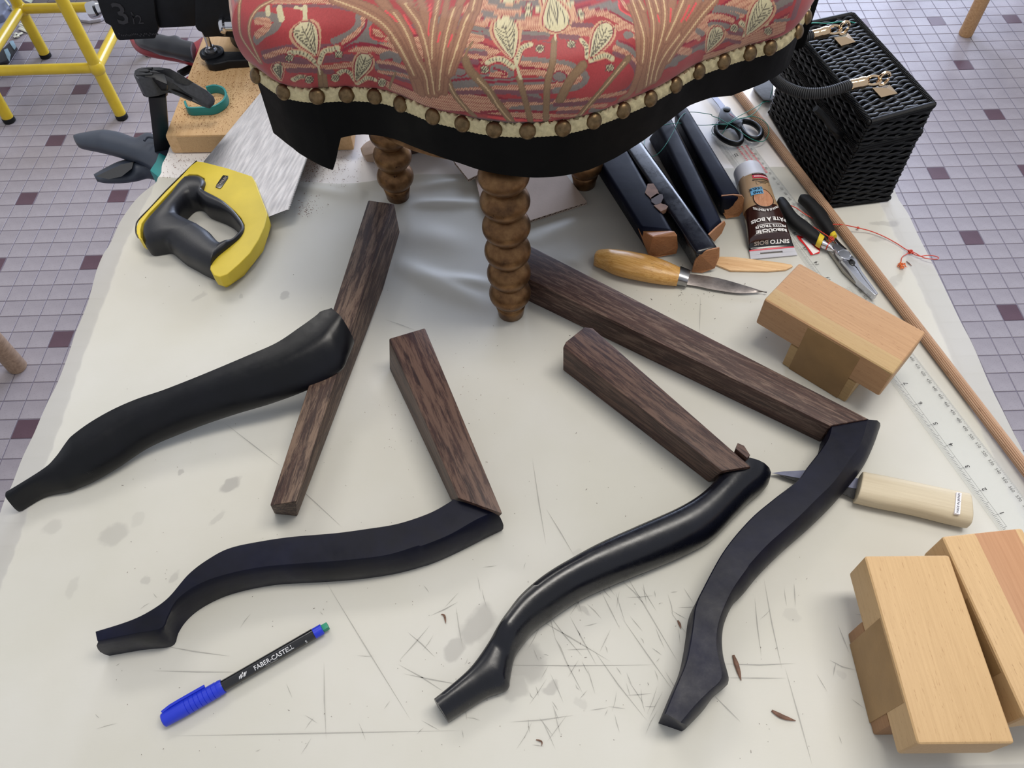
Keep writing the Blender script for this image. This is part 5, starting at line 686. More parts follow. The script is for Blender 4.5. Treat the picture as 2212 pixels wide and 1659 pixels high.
sd = np.array([-ax[1], ax[0], 0]); V, F = tube([q(.002)+sd*.0052+np.array([0, 0, .003]), q(.010)+sd*.0066+np.array([0, 0, .003]), q(Lc-.012)+sd*.0066+np.array([0, 0, .003])], .0014, 8, m=6); obj('pocket_clip', V, F, capm, pn)
V, F = lathe([(.0047, Lc-.001), (.0048, Lb-.0004), (.0042, Lb)], p0, ax, 32); obj('barrel', V, F, inkb, pn, angle=.5)
V, F = lathe([(.0045, Lb-.0005), (.0045, Lg), (.0040, Lg+.0003)], p0, ax, 20); obj('end_plug', V, F, capm, pn, angle=.5)
V, F = box(q((Lg+PLn)/2)-np.array([0, 0, .003]), PLn-Lg+.001, .0052, .006, math.atan2(ax[1], ax[0])); obj('green_tip', V, F, grn, pn, bev=.0008)
white_ink = plain('white_ink', (225, 225, 228), .5, var=.02); grey_ink = plain('grey_ink', (150, 150, 150), .5)
def pensurf(u0, v0, r=.00502):
    def f(x, y, z):
        a = (y+v0)/r; n = np.array([-ax[1], ax[0], 0])
        return p0+ax*(u0+x)+n*math.sin(a)*r+np.array([0, 0, 1.])*math.cos(a)*r
    return f
um = (Lc+Lb)/2
text('FABER-CASTELL', .0052, white_ink, pn, None, surf=pensurf(um+.004, -.0024), xs=.92, bold=.00004)
text('MULTIMARK', .0019, grey_ink, pn, None, surf=pensurf(um+.001, -.0054))
text('S', .0036, white_ink, pn, None, surf=pensurf(Lb-.008, -.0046))
V = []; F = []
sf = pensurf(um-.024, -.0024)
for k, (x, y, w, hh_) in enumerate([(0, 0, .0012, .0034), (.0016, .0006, .0010, .0040), (.003, 0, .0012, .0034), (-.0014, -.0002, .0010, .0026), (.0044, .0006, .0009, .0022)]):
    V += [sf(x-w/2, y-hh_/2, 0), sf(x+w/2, y-hh_/2+.0008, 0), sf(x+w/2+.0008, y+hh_/2, 0), sf(x-w/2+.0008, y+hh_/2-.0004, 0)]; F.append((4*k, 4*k+1, 4*k+2, 4*k+3))
obj('rider_emblem', V, F, white_ink, pn, smooth=False, fixn=False)
# ================================================================ CARVING KNIFE
kn = thing('carving_knife', 'short knife with oiled wooden handle and steel ferrule lying by the sawn offcuts', 'knife', at(1420, 590))
kh = wood('oiled_birch', (190, 138, 70), (222, 176, 108), wang((1290, 560), (1460, 610)), gs=1.4, rough=.28, pores=(126, 86, 44))
up = G4((24, 850), (60, 808), (200, 818), (450, 858), (650, 898), (800, 940), (957, 1000)); lo = G4((14, 920), (40, 950), (110, 985), (250, 1060), (450, 1112), (700, 1152), (920, 1166))
V, F = loft(ats(up, T+.012)[:, :2], ats(lo, T+.010)[:, :2], dprof(2.3, 20), 44, T, [.015, .022, .024, .024, .021, .018]); obj('handle', V, F, kh, kn, angle=1.3)
V, F = loft(ats(G4((950, 1002), (1066, 1034)), T+.010)[:, :2], ats(G4((918, 1170), (1022, 1186)), T+.008)[:, :2], dprof(2.6, 20), 6, T+.0015, [.0165, .014], smooth=False); obj('ferrule', V, F, steel, kn, angle=1.0)
upb = G4((1045, 1058), (1200, 1075), (1400, 1110), (1700, 1190), (1898, 1250)); lob = G4((1022, 1180), (1150, 1200), (1300, 1232), (1600, 1272), (1896, 1254))
rust = plain('stained_blade_steel', (118, 112, 110), .36, .85, var=.45, scale=45, bmp=.1)
V, F = loft(ats(upb, T+.007)[:, :2], ats(lob, T+.004)[:, :2], [(-1, 0), (-1, 1), (0, .9), (1, .2), (1, 0)], 30, T+.0035, [.0028, .0024, .001]); obj('blade', V, F, rust, kn, angle=.3)
# ================================================================ WOODEN SHIM
shm = wood('split_pine', (206, 160, 112), (234, 198, 152), wang((1550, 560), (1700, 580)), gs=.7, pores=(180, 130, 88))
sh = G4((1330, 925), (1385, 880), (1550, 885), (1750, 910), (2000, 940), (2150, 965), (2176, 985), (2100, 1022), (1900, 1038), (1500, 1032), (1340, 968))
V, F = vprism(ats(sh, T+.002)[:, :2], T+.0004, T+.0028); one('wooden_shim', 'thin pointed sliver of pale wood lying below the filler tube', 'shim', V, F, shm, bev=.0005)
# ================================================================ FILLER TUBE
K = crop(1570, 340, 306)
tb = thing('wood_filler_tube', 'upturned squeeze tube of wood filler with white cap, kraft and dark brown print', 'tube', at(1650, 460))
Lp = K((168, 420), (200, 560), (235, 740), (262, 860), (300, 1060), (325, 1250), (345, 1430), (368, 1590)); Rp = K((628, 400), (690, 545), (745, 700), (790, 800), (880, 960), (960, 1160), (1052, 1400), (1110, 1522))
nT = 60; uT = np.linspace(0, 1, nT)
zc = np.interp(uT, [0, .35, .75, .86, 1], [.017, .0155, .009, .0035, .002]); hT = np.interp(uT, [0, .35, .75, .86, .90, 1], [.017, .0155, .0085, .0022, .0008, .0006])
def lv(P):
    P = np.asarray(P, float); s = resample(P, nT); return np.array([at(p[0], p[1], T+z)[:2] for p, z in zip(s, zc)])
TL_, TR_ = lv(Lp), lv(Rp)
def tsurf(u, v, off=.0003):
    "u 0 cap..1 crimp, v -1 left..1 right"
    i = u*(nT-1); a = int(min(max(math.floor(i), 0), nT-2)); f = i-a
    l = TL_[a]*(1-f)+TL_[a+1]*f; r = TR_[a]*(1-f)+TR_[a+1]*f; z = zc[a]*(1-f)+zc[a+1]*f; hh_ = hT[a]*(1-f)+hT[a+1]*f
    m = (l+r)/2; d = (r-l)/2; v = max(-.999, min(.999, v)); return np.array([m[0]+d[0]*v, m[1]+d[1]*v, T+z+hh_*(1-abs(v)**2.3)**(1/2.3)+off])
def tubeseg(u0, u1, nm, m, thick=1.0):
    RG = []
    for u in np.linspace(u0, u1, 24):
        i = u*(nT-1); a = int(min(math.floor(i), nT-2)); f = i-a; l = TL_[a]*(1-f)+TL_[a+1]*f; r = TR_[a]*(1-f)+TR_[a+1]*f; z = zc[a]*(1-f)+zc[a+1]*f; hh_ = hT[a]*(1-f)+hT[a+1]*f
        RG.append([((l[0]+r[0])/2+(r[0]-l[0])/2*c, (l[1]+r[1])/2+(r[1]-l[1])/2*c, T+z+hh_*s) for c, s in [(x, 2*b-1) for x, b in dprof(2.3, 28)]])
    V, F = rings(RG); return obj(nm, V, F, m, tb, angle=1.3)
kraft = plain('kraft_print', (168, 138, 104), .38, var=.05, coat=.4); dkb = plain('dark_brown_print', (50, 26, 22), .22, var=.08, coat=.6); bk2 = plain('black_print', (14, 12, 12), .22, coat=.5)
redp = plain('red_print', (206, 34, 62), .35, var=.05); bluep = plain('blue_print', (104, 168, 208), .4); woodp = wood('printed_wood', (176, 118, 84), (206, 150, 114), 1.4, pores=(120, 70, 50))
tubeseg(0, .40, 'kraft_body', kraft); tubeseg(.40, .81, 'dark_body', dkb); tubeseg(.81, .885, 'black_shoulder', bk2); tubeseg(.885, .897, 'pink_line', redp)
clear = None
def clearplastic(name, col=(235, 240, 240), a=.75, rough=.1):
    m, nt, b = mat(name); tr = nd(nt, 'ShaderNodeBsdfTransparent'); b.inputs['Base Color'].default_value = lin(col); b.inputs['Roughness'].default_value = rough
    mx = nd(nt, 'ShaderNodeMixShader'); mx.inputs[0].default_value = a; nt.links.new(b.outputs[0], mx.inputs[1]); nt.links.new(tr.outputs[0], mx.inputs[2]); nt.links.new(mx.outputs[0], nt.nodes['Material Output'].inputs[0]); return m
crimpm = clearplastic('frosted_plastic', (214, 214, 222), .25, .2)
# crimped hanging tab with its slot
mb = MB(); 
def tq(u0, u1, v0, v1):
    P = [tsurf(u0, v0, 0), tsurf(u0, v1, 0), tsurf(u1, v1, 0), tsurf(u1, v0, 0)]; Q = [p-np.array([0, 0, .0008]) for p in P]
    mb.add(P+Q, [(0, 3, 2, 1), (4, 5, 6, 7), (0, 1, 5, 4), (1, 2, 6, 5), (2, 3, 7, 6), (3, 0, 4, 7)])
tq(.897, .925, -.99, .99); tq(.925, .95, -.99, -.55); tq(.925, .95, .42, .99); tq(.95, 1.0, -.99, .99)
obj('hanging_tab', mb.V, mb.F, crimpm, tb, smooth=False)
ca, cb = at(*K((392, 262))[0], T+.0165), at(*K((700, 1000))[0], T+.0165); cax = unit([cb[0]-ca[0], cb[1]-ca[1], 0])
ctop = at(*K((345, 175))[0], T+.018); rc = np.linalg.norm(TL_[0]-TR_[0])/2*1.01
mid0 = np.array([*((TL_[0]+TR_[0])/2), T+.0172])
V, F = lathe([(rc*.86, -.0235), (rc*.93, -.0225), (rc, -.001), (rc, .001), (rc*.97, .0015)], mid0, cax, 40); obj('screw_cap', V, F, white_pl, tb, angle=.6)
def tdecal(nm, pts, m, off=.0004, n=1):
    P = [tsurf(u, v, off) for u, v in pts]; return obj(nm, P, [tuple(range(len(P)))], m, tb, smooth=False, fixn=False)
def tband(nm, u0, u1, v0, v1, m, off):
    V = []; nn = 12
    for v in np.linspace(v0, v1, nn): V += [tsurf(u0, v, off), tsurf(u1, v, off)]
    obj(nm, V, [(2*i, 2*i+1, 2*i+3, 2*i+2) for i in range(nn-1)], m, tb, smooth=False, fixn=False)
tband('black_band', .005, .035, -.28, .82, bk2, .0004); tband('red_band', .035, .075, -.30, .80, redp, .0005)
V = []; nn = 40; cu, cv = .335, .02
for k in range(nn): a = 2*math.pi*k/nn; V.append(tsurf(cu+.112*math.sin(a), cv+.56*math.cos(a), .0007))
V.append(tsurf(cu, cv, .0010)); obj('round_wood_emblem', V, [(i, (i+1) % nn, nn) for i in range(nn)], woodp, tb, smooth=False, fixn=False)
V = [tsurf(cu+.112*math.sin(a)*s, cv+.56*math.cos(a)*s, .0009) for a in np.linspace(0, 2*math.pi, 41) for s in (.97, 1.03)]
obj('emblem_outline', V, [(2*i, 2*i+1, 2*i+3, 2*i+2) for i in range(40)], bk2, tb, smooth=False, fixn=False)
tband('blue_sticker', .195, .285, -.62, .10, bluep, .0011)
def ttext(s, size, u, v, m, off=.0016, xs=1.0, bold=0, du=1/.118, arc=0):
    hw = .0185
    def f(x, y, z):
        vv = v-x/hw/1.0; uu = u+y*du
        if arc: uu += arc*(1-vv*vv*1.4)
        return tsurf(uu, vv, off)
    text(s, size, m, tb, None, surf=f, xs=xs, bold=bold)
ttext('SANS', .0048, .262, -.22, bk2, bold=.0001, xs=.9); ttext('ODEUR', .0048, .215, -.30, bk2, bold=.0001, xs=.9)
whp = plain('white_print', (236, 234, 232), .45, var=.02); silver = plain('silver_print', (150, 138, 128), .4, var=.04)
def trow(nm, u, v0, v1, m, hu, off):
    V = []; F = []; v = v0
    while v < v1:
        w = rng.uniform(.03, .06); b = len(V); V += [tsurf(u, v, off), tsurf(u, v+w, off), tsurf(u+hu, v+w, off), tsurf(u+hu*rng.uniform(.7, 1), v, off)]; F.append((b, b+1, b+2, b+3)); v += w+rng.uniform(.012, .03)
    obj(nm, V, F, m, tb, smooth=False, fixn=False)
trow('fine_print', .016, -.22, .76, plain('beige_print', (170, 140, 130), .4), .008, .0006); trow('fine_print', .047, -.2, .72, whp, .016, .0008)
trow('fine_print', .092, -.36, .78, bk2, .014, .0006); trow('fine_print', .118, -.05, .55, bk2, .010, .0006); trow('fine_print', .136, .05, .42, bk2, .009, .0006)
for u0, u1, v0, v1 in ((.112, .114, -.18, .68), (.154, .156, -.18, .68), (.112, .156, -.18, -.165), (.112, .156, .665, .68)): tdecal('print_frame', [(u0, v0), (u0, v1), (u1, v1), (u1, v0)], bk2, .0006)
ttext('TROUS & FENTES', .0042, .405, .02, whp, xs=.8, arc=.085, bold=.00012)
ttext('PÂTE À BOIS', .0064, .590, .03, whp, bold=.0002, xs=.92); tband('white_rule', .640, .645, -.60, .60, whp, .0006)
ttext('PETITS TROUS', .0047, .672, .05, whp, bold=.00015, xs=.92); ttext('REBOUCHE', .0056, .722, .05, whp, bold=.0002, xs=.95)
ttext('BOIS', .0062, .835, -.47, silver, bold=.0002, xs=.92); ttext('SINTO', .0062, .835, .36, whp, bold=.0002, xs=.92)
# ================================================================ LONG-NOSE PLIERS
Q = crop(1660, 400, 406)
plr = thing('long_nose_pliers', 'long-nose pliers with black grips and yellow collars lying across the clear ruler', 'pliers', at(1790, 500))
zp = .0035
def grip(U, Lo, nm='grip', z0=T+zp, hgt=.013):
    V, F = loft(ats(Q(*U), z0+hgt/2)[:, :2], ats(Q(*Lo), z0+hgt/2)[:, :2], dprof(2.4, 18), 40, z0, [hgt*.8, hgt, hgt, hgt, hgt*.9]); return obj(nm, V, F, rubber_black, plr, angle=1.4)
grip([(135, 158), (170, 152), (205, 180), (262, 268), (335, 365), (450, 452), (560, 545), (602, 588)], [(100, 190), (112, 225), (150, 310), (210, 410), (300, 500), (430, 595), (530, 660), (556, 690)])
grip([(385, 128), (440, 122), (490, 145), (570, 225), (665, 325), (722, 420), (770, 520), (782, 575)], [(356, 150), (370, 185), (430, 245), (505, 335), (565, 425), (630, 510), (690, 590), (706, 610)])
yc = plain('yellow_grip_collar', (214, 186, 44), .45, var=.05)
for U, Lo in (([(598, 582), (652, 622)], [(556, 690), (610, 722)]), ([(780, 572), (802, 618)], [(706, 604), (730, 640)])):
    V, F = loft(ats(Q(*U), T+.010)[:, :2], ats(Q(*Lo), T+.010)[:, :2], dprof(2.4, 18), 5, T+zp, .0125, smooth=False); obj('grip_collar', V, F, yc, plr, angle=1.4)
V, F = loft(ats(Q((648, 625), (720, 680), (782, 765)), T+.010)[:, :2], ats(Q((622, 712), (690, 735), (770, 770)), T+.010)[:, :2], dprof(2.4, 14), 14, T+.004, [.010, .009, .006]); obj('handle_shank', V, F, chrome, plr, angle=1.2)
V, F = loft(ats(Q((790, 622), (850, 690), (930, 760)), T+.010)[:, :2], ats(Q((745, 655), (790, 720), (850, 790)), T+.010)[:, :2], dprof(3, 14), 14, T+.004, .0085); obj('handle_shank', V, F, chrome, plr, angle=1.2)
def jaw(pts, z0, z1, nm, m=None, bt=None):
    V, F = prism(ats(Q(*pts), T+z1), [(p[0], p[1], T+z0) for p in (ats(Q(*pts), T+z1) if bt is None else ats(Q(*bt), T+z0))]); return obj(nm, V, F, m or steel2, plr, bev=.0006, angle=.4)
steel2 = plain('satin_plier_steel', (198, 200, 208), .25, .92, var=.06)
jaw([(760, 672), (830, 700), (925, 765), (985, 830), (900, 872), (850, 850), (800, 790)], .004, .0125, 'pivot_cheek')
jaw([(985, 826), (1040, 880), (1062, 930), (1100, 1010), (1292, 1272), (1275, 1285), (1115, 1080), (1040, 965), (1015, 940), (990, 895), (960, 880), (905, 874)], .004, .0125, 'upper_jaw')
jaw([(905, 874), (955, 905), (985, 935), (1010, 945), (1055, 995), (1115, 1085), (1275, 1288), (1250, 1290), (1050, 1110), (950, 990), (860, 880)], .004, .0120, 'lower_jaw')
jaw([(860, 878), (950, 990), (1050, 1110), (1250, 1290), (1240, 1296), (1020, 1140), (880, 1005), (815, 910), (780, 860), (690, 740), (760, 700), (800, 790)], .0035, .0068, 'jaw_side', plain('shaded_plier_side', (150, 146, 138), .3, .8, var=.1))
pc = at(*Q((893, 815))[0], T+.0126); V, F = lathe([(.0072, -.001), (.0072, .0006), (.0066, .0010), (.0062, .0007), (.0002, .0007)], pc, n=32); obj('pivot_disc', V, F, steel2, plr, angle=.5)
pc = at(*Q((985, 905))[0], T+.0126); V, F = sphere(pc, .001, 3.4, 4.6, .4); obj('cutting_gap_shade', V, F, bk2, plr)  # flat black blob in place of the shade between the cutters
# ================================================================ CLEAR RULER
ra, rb = at(2023, 861), at(2205.8, 1101.5); RD = unit(rb-ra); RN = np.array([RD[1], -RD[0], 0]); rorg = ra-RD*.45*.9814; mm = .0009814
# RN points to the camera-left side of the ruler
rl = thing('clear_ruler', 'long clear plastic ruler with millimetre and inch scales, running under the pliers and blocks', 'ruler', rorg+RD*.3)
f_ = lambda a, b, z=0: rorg+RD*a+RN*b+np.array([0, 0, z])
rm = clearplastic('clear_acrylic', (236, 238, 234), .72, .06)
V, F = prism([f_(-.006, -.0088, .0022), f_(-.006, .0295, .0022), f_(.597, .0295, .0022), f_(.597, -.0088, .0022)], [f_(-.006, -.0100, .0003), f_(-.006, .0315, .0003), f_(.597, .0315, .0003), f_(.597, -.0100, .0003)])
obj('acrylic_strip', V, F, rm, rl, smooth=False)
ink = plain('dark_grey_ink', (62, 60, 60), .6); mb = MB(); zi = .0024
def tick(a, b0, b1, w=.00018): mb.add([f_(a-w, b0, zi), f_(a+w, b0, zi), f_(a+w, b1, zi), f_(a-w, b1, zi)], [(0, 1, 2, 3)])
for k in range(0, 601):
    a = k*mm; tick(a, -.0088, -.0088+(.0034 if k % 10 == 0 else .0026 if k % 5 == 0 else .0018), .00010)
for k in range(0, 23*16):
    a = .592-k*.0254/16*.9814; tick(a, .0295, .0295-(.0060 if k % 16 == 0 else .0045 if k % 8 == 0 else .0026), .00014)
for b in (.0245,): mb.add([f_(0, b, zi), f_(.58, b, zi), f_(.58, b+.0002, zi), f_(0, b+.0002, zi)], [(0, 1, 2, 3)])
o = obj('scale_marks', mb.V, mb.F, ink, rl, smooth=False, fixn=False); o['kind'] = 'stuff'
for k in range(1, 60):
    text(str(k*10), .0042, ink, rl, (f_(k*10*mm, -.0035, zi), RD, -RN, (0, 0, 1)), name='scale_number')
for k in range(1, 23):
    text(str(k), .0062, ink, rl, (f_(.592-k*.0254*.9814, .0200, zi), -RD, RN, (0, 0, 1)), name='scale_number', bold=.0001)
redi = plain('red_ink', (205, 96, 104), .6)
def rows(nm, m, a0, a1, b0, nrow, pitch, hgt):     # print too small to read: rows of short strokes
    mb = MB()
    for r_ in range(nrow):
        a = a0
        while a < a1:
            w = rng.uniform(.0008, .0022); b = b0+r_*pitch; mb.add([f_(a, b, zi), f_(a+w, b, zi), f_(a+w, b+hgt*rng.uniform(.6, 1), zi), f_(a, b+hgt, zi)], [(0, 1, 2, 3)]); a += w+rng.uniform(.0004, .0014)
    obj(nm, mb.V, mb.F, m, rl, smooth=False, fixn=False)['kind'] = 'stuff'
rows('red_print', redi, .030, .085, -.002, 3, .0062, .0030); rows('fine_print', plain('pale_grey_ink', (186, 184, 176), .6), .285, .325, .002, 5, .0034, .0014)
# red and white torn label
V, F = vprism(ats(Q((330, 590), (390, 600), (470, 670), (560, 710), (608, 750), (600, 800), (500, 820), (440, 720), (360, 640)), T+.003)[:, :2], T+.0024, T+.0030)
lb = one('torn_label', 'torn red and white label lying on the ruler under the pliers', 'label', V, F, plain('red_label', (214, 34, 40), .4, var=.06))
V, F = vprism(ats(Q((385, 628), (425, 618), (600, 778), (528, 812)), T+.0034)[:, :2], T+.0029, T+.0034); obj('white_patch', V, F, plain('white_label', (232, 226, 226), .6), lb)
# ================================================================ MARKING KNIFE WITH PALE HANDLE
mk = thing('marking_knife', 'marking knife with thick pale wooden handle, its blade passing under the right-hand black leg', 'knife', at(1960, 1090))
hw_ = wood('pale_magnolia', (188, 174, 148), (208, 196, 170), wang((1860, 1050), (2090, 1100)), gs=.7, rough=.5, contrast=(.2, .8))
V, F = loft(ats(c3((1258, 462), (1400, 488), (1600, 530), (1800, 572), (1885, 588)), T+.014)[:, :2], ats(c3((1212, 640), (1350, 672), (1550, 712), (1750, 762), (1882, 792)), T+.008)[:, :2], dprof(2.9, 24), 40, T, .021); obj('handle', V, F, hw_, mk, bev=.0012, angle=1.2)
mksteel = plain('forged_blade', (120, 122, 140), .3, .9, var=.2); mkd = plain('black_forge_scale', (36, 36, 38), .6, .4, var=.5, scale=260)
V, F = prism(ats(c3((728, 468), (800, 458), (925, 452), (1240, 500), (1225, 560), (900, 500)), T+.0065), ats(c3((728, 469), (800, 459), (925, 453), (1240, 502), (1225, 562), (900, 503)), T+.0035)); obj('blade', V, F, mksteel, mk, smooth=False)
V, F = prism(ats(c3((775, 482), (900, 500), (1225, 560), (1212, 622), (1165, 598), (860, 512)), T+.0062), ats(c3((775, 484), (900, 502), (1225, 562), (1212, 624), (1165, 600), (860, 514)), T+.003)); obj('blade_scale', V, F, mkd, mk, smooth=False)
lq = ats(c3((1812, 584), (1842, 590), (1832, 714), (1802, 708)), T+.0212); V = list(lq)+list(lq-np.array([0, 0, .0012])); k = 4
V = [p+np.array([0, 0, .0012]) for p in V[:4]]+V[4:]
obj('sticker', V, [(0, 1, 2, 3), (4, 7, 6, 5)]+[(i, (i+1) % 4, 4+(i+1) % 4, 4+i) for i in range(4)], plain('white_sticker', (232, 230, 236), .5), mk, smooth=False)
lc = lq.mean(0)+np.array([0, 0, .0015]); ld = unit(lq[0]-lq[3]); text('MADE IN JAPAN', .0030, bk2, mk, (lc, ld, np.array([-ld[1], ld[0], 0]), (0, 0, 1)), xs=.95)
# ================================================================ REEDED DOWEL
dw = thing('reeded_dowel', 'long thin reeded wooden dowel running down the right side of the worktop', 'dowel', at(1900, 610))
da, db = at(1591, 196, T+.0055), at(2216, 1014, T+.0055); dv = unit(db-da); da = da-dv*.10; db = db+dv*.05
ax_ = dv; s_ = np.array([dv[1], -dv[0], 0]); RG = []
for c_ in (da, db): RG.append([c_+(s_*math.cos(t)+np.array([0, 0, 1])*math.sin(t))*(.0056-.0006*abs(math.cos(t*9))**6) for t in np.linspace(0, 2*math.pi, 108, endpoint=False)])
V, F = rings(RG); obj('dowel_body', V, F, wood('dowel_wood', (160, 124, 98), (190, 156, 128), math.atan2(dv[1], dv[0]), gs=.6, pores=(120, 82, 58), contrast=(.25, .75)), dw, angle=.9)
# ================================================================ SCISSORS AND THREADS
S5 = crop(1530, 180, 306)
sc = thing('scissors', 'black-handled scissors lying behind the filler tube, tangled in green thread', 'scissors', at(1575, 245))
jaws = plain('scissor_steel', (128, 128, 136), .35, .9, var=.15)
V, F = prism(ats(S5((-60, 60), (40, 150), (120, 180), (262, 350), (200, 410), (150, 330), (45, 205)), T+.008), ats(S5((-60, 62), (40, 156), (120, 186), (262, 356), (198, 418), (145, 338), (40, 212)), T+.005)); obj('blade', V, F, jaws, sc, smooth=False)
def ringh(pts, r, nm, inner=None):
    V, F = tube([at(p[0], p[1], T+.009) for p in S5(*pts)], r, 12, m=60, flat=1.15, loop=True); obj(nm, V, F, plastic_black, sc, angle=1.3)
ringh([(150, 640), (118, 720), (150, 800), (230, 870), (340, 925), (450, 945), (512, 910), (515, 830), (470, 740), (400, 660), (320, 610), (220, 600)], .0032, 'finger_ring')
ringh([(500, 680), (560, 775), (640, 850), (730, 868), (805, 840), (825, 760), (780, 690), (700, 630), (600, 595), (520, 600)], .0034, 'finger_ring')
def hub(pts, z1, z0, nm, m=plastic_black):
    V, F = vprism(ats(S5(*pts), T+z1)[:, :2], T+z0, T+z1); return obj(nm, V, F, m, sc, bev=.0012)
hub([(165, 590), (168, 470), (195, 395), (240, 360), (290, 360), (345, 400), (390, 470), (450, 530), (540, 590), (500, 700), (430, 640), (360, 610), (280, 640), (180, 640)], .0135, .0045, 'handle_hub')
pv = at(*S5((290, 405))[0], T+.0136); V, F = lathe([(.0048, -.001), (.0048, .0008), (.003, .0014), (.0001, .0014)], pv, n=20); obj('pivot_screw', V, F, plastic_black, sc)
gs = lambda pts: pts
text('inox', .0045, plain('dark_red_print', (120, 32, 52), .4), sc, frame_at(at(*S5((375, 490))[0], T+.0138), at(*S5((330, 460))[0])-at(*S5((420, 520))[0])), bold=.0001) if False else None
V, F = vprism(ats(S5((318, 470), (345, 468), (412, 522), (390, 528)), T+.0137)[:, :2], T+.0133, T+.0137); obj('red_mark', V, F, plain('dark_red_print', (110, 30, 48), .4), sc)
grnt = plain('green_thread', (24, 134, 116), .55, var=.15)
def thread(pts, zs, r, name, label, cat, m, n=160):
    zs = np.interp(np.linspace(0, 1, len(pts)), np.linspace(0, 1, len(zs)), zs); P = [at(p[0], p[1], z) for p, z in zip(pts, zs)]; return tube(P, r, 7, m=n)
mb = MB(); S11 = crop(1100, 0, 700)
z1 = T+.016
mb.add(*thread(S11((930, 940), (920, 1000), (950, 1060), (1000, 1060), (1060, 1000), (1120, 900), (1170, 800), (1230, 765), (1370, 780))+S5((60, 510), (170, 550), (300, 625), (420, 690), (560, 800), (700, 880), (830, 910), (900, 870), (945, 770), (930, 660), (870, 590), (780, 540), (680, 515), (560, 540), (430, 570), (330, 620), (215, 790)), [T+.002, T+.03, T+.04, T+.040, T+.03, z1, z1, z1, T+.006, T+.012, T+.013, z1, z1, T+.010], .00045, '', '', '', None, 260))
mb.add(*thread(S11((1040, 855), (1160, 840), (1300, 855), (1400, 850))+S5((60, 640), (150, 640), (300, 620), (450, 530), (600, 450), (750, 370), (860, 300), (960, 270)), [T+.042, T+.03, z1, z1, z1, T+.012, T+.006], .00045, '', '', '', None))
mb.add(*thread(S5((985, 262), (950, 285), (850, 290), (790, 390), (700, 480), (600, 525), (450, 560), (300, 640), (150, 640), (70, 690), (60, 760), (110, 820)), [T+.006, T+.006, T+.013, z1, z1, z1, T+.006, T+.002], .00045, '', '', '', None))
mb.add(*thread(S5((960, 262), (975, 200), (1000, 100), (1008, 40)), [T+.006, T+.03], .00045, '', '', '', None, 30))
kp = at(*S5((925, 250))[0], T+.006); V, F = tube([kp+np.array([.003*math.cos(t*2.1), .003*math.sin(t*1.7), .0015*math.sin(t*3)]) for t in np.linspace(0, 9, 60)], .00065, 6); mb.add(V, F)
V, F = tube([at(*S5((a, b))[0], T+.008) for a, b in ((925, 250), (905, 215), (885, 190))], .0012, 6, m=10); mb.add(V, F)
one('green_thread', 'loose green thread looped and knotted over the scissors and offcuts', 'thread', mb.V, mb.F, grnt, angle=0, fixn=False)
# red string round the pliers
redt = plain('red_orange_string', (196, 62, 42), .45, var=.15); mb = MB()
mb.add(*thread(Q((205, 205), (250, 235), (330, 270), (430, 340), (560, 412), (640, 440)), [T+.012, T+.005, T+.004], .0006, '', '', '', None, 60))
mb.add(*thread(Q((300, 330), (360, 380), (430, 440), (560, 512), (700, 600), (742, 632)), [T+.012, T+.006, T+.006, T+.014, T+.0165], .0006, '', '', '', None, 60))
mb.add(*thread(Q((735, 620), (748, 655), (715, 680), (690, 720), (675, 760)), [T+.017, T+.0145, T+.0145, T+.008], .0007, '', '', '', None, 30))
mb.add(*thread(Q((735, 462), (820, 462), (900, 470), (1050, 502), (1200, 540), (1350, 600), (1500, 680), (1600, 745), (1665, 780)), [T+.014, T+.010, T+.004, T+.002, T+.002], .0006, '', '', '', None, 90))
mb.add(*thread(Q((1665, 780), (1720, 795), (1780, 830), (1850, 860), (1960, 872), (2003, 862), (1975, 838), (1880, 826), (1790, 835), (1730, 820), (1680, 790)), [T+.003, T+.003], .00055, '', '', '', None, 90))
mb.add(*thread(Q((1665, 785), (1620, 815), (1575, 845), (1562, 890), (1558, 920)), [T+.003, T+.001], .0005, '', '', '', None, 30))
for kx, ky, rr in ((1675, 785, .0022), (740, 630, .0024), (1055, 502, .0009)):
    kp = at(*Q((kx, ky))[0], T+(.017 if kx == 740 else .003)); V, F = tube([kp+rr*np.array([math.cos(t*2.3), math.sin(t*1.9), .5*math.sin(t*3.1)]) for t in np.linspace(0, 10, 60)], .0006, 6); mb.add(V, F)
rs = one('red_string', 'thin red-orange string tied to the pliers, ending in a knotted loop on the paper', 'string', mb.V, mb.F, redt, angle=0, fixn=False)
mb = MB(); kp = at(*Q((1560, 935))[0], T+.002)
for k in range(46):
    a = rng.uniform(0, 6.28); e = kp+np.array([math.cos(a)*rng.uniform(.002, .006), math.sin(a)*rng.uniform(.002, .006)-.002, rng.uniform(-.001, .002)]); m_ = (kp+e)/2+rng.normal(0, .0012, 3); V, F = tube([kp, m_, e], .0003, 5, m=6); mb.add(V, F)
obj('frayed_end', mb.V, mb.F, plain('orange_fibre', (226, 122, 62), .6), rs, angle=0, fixn=False)
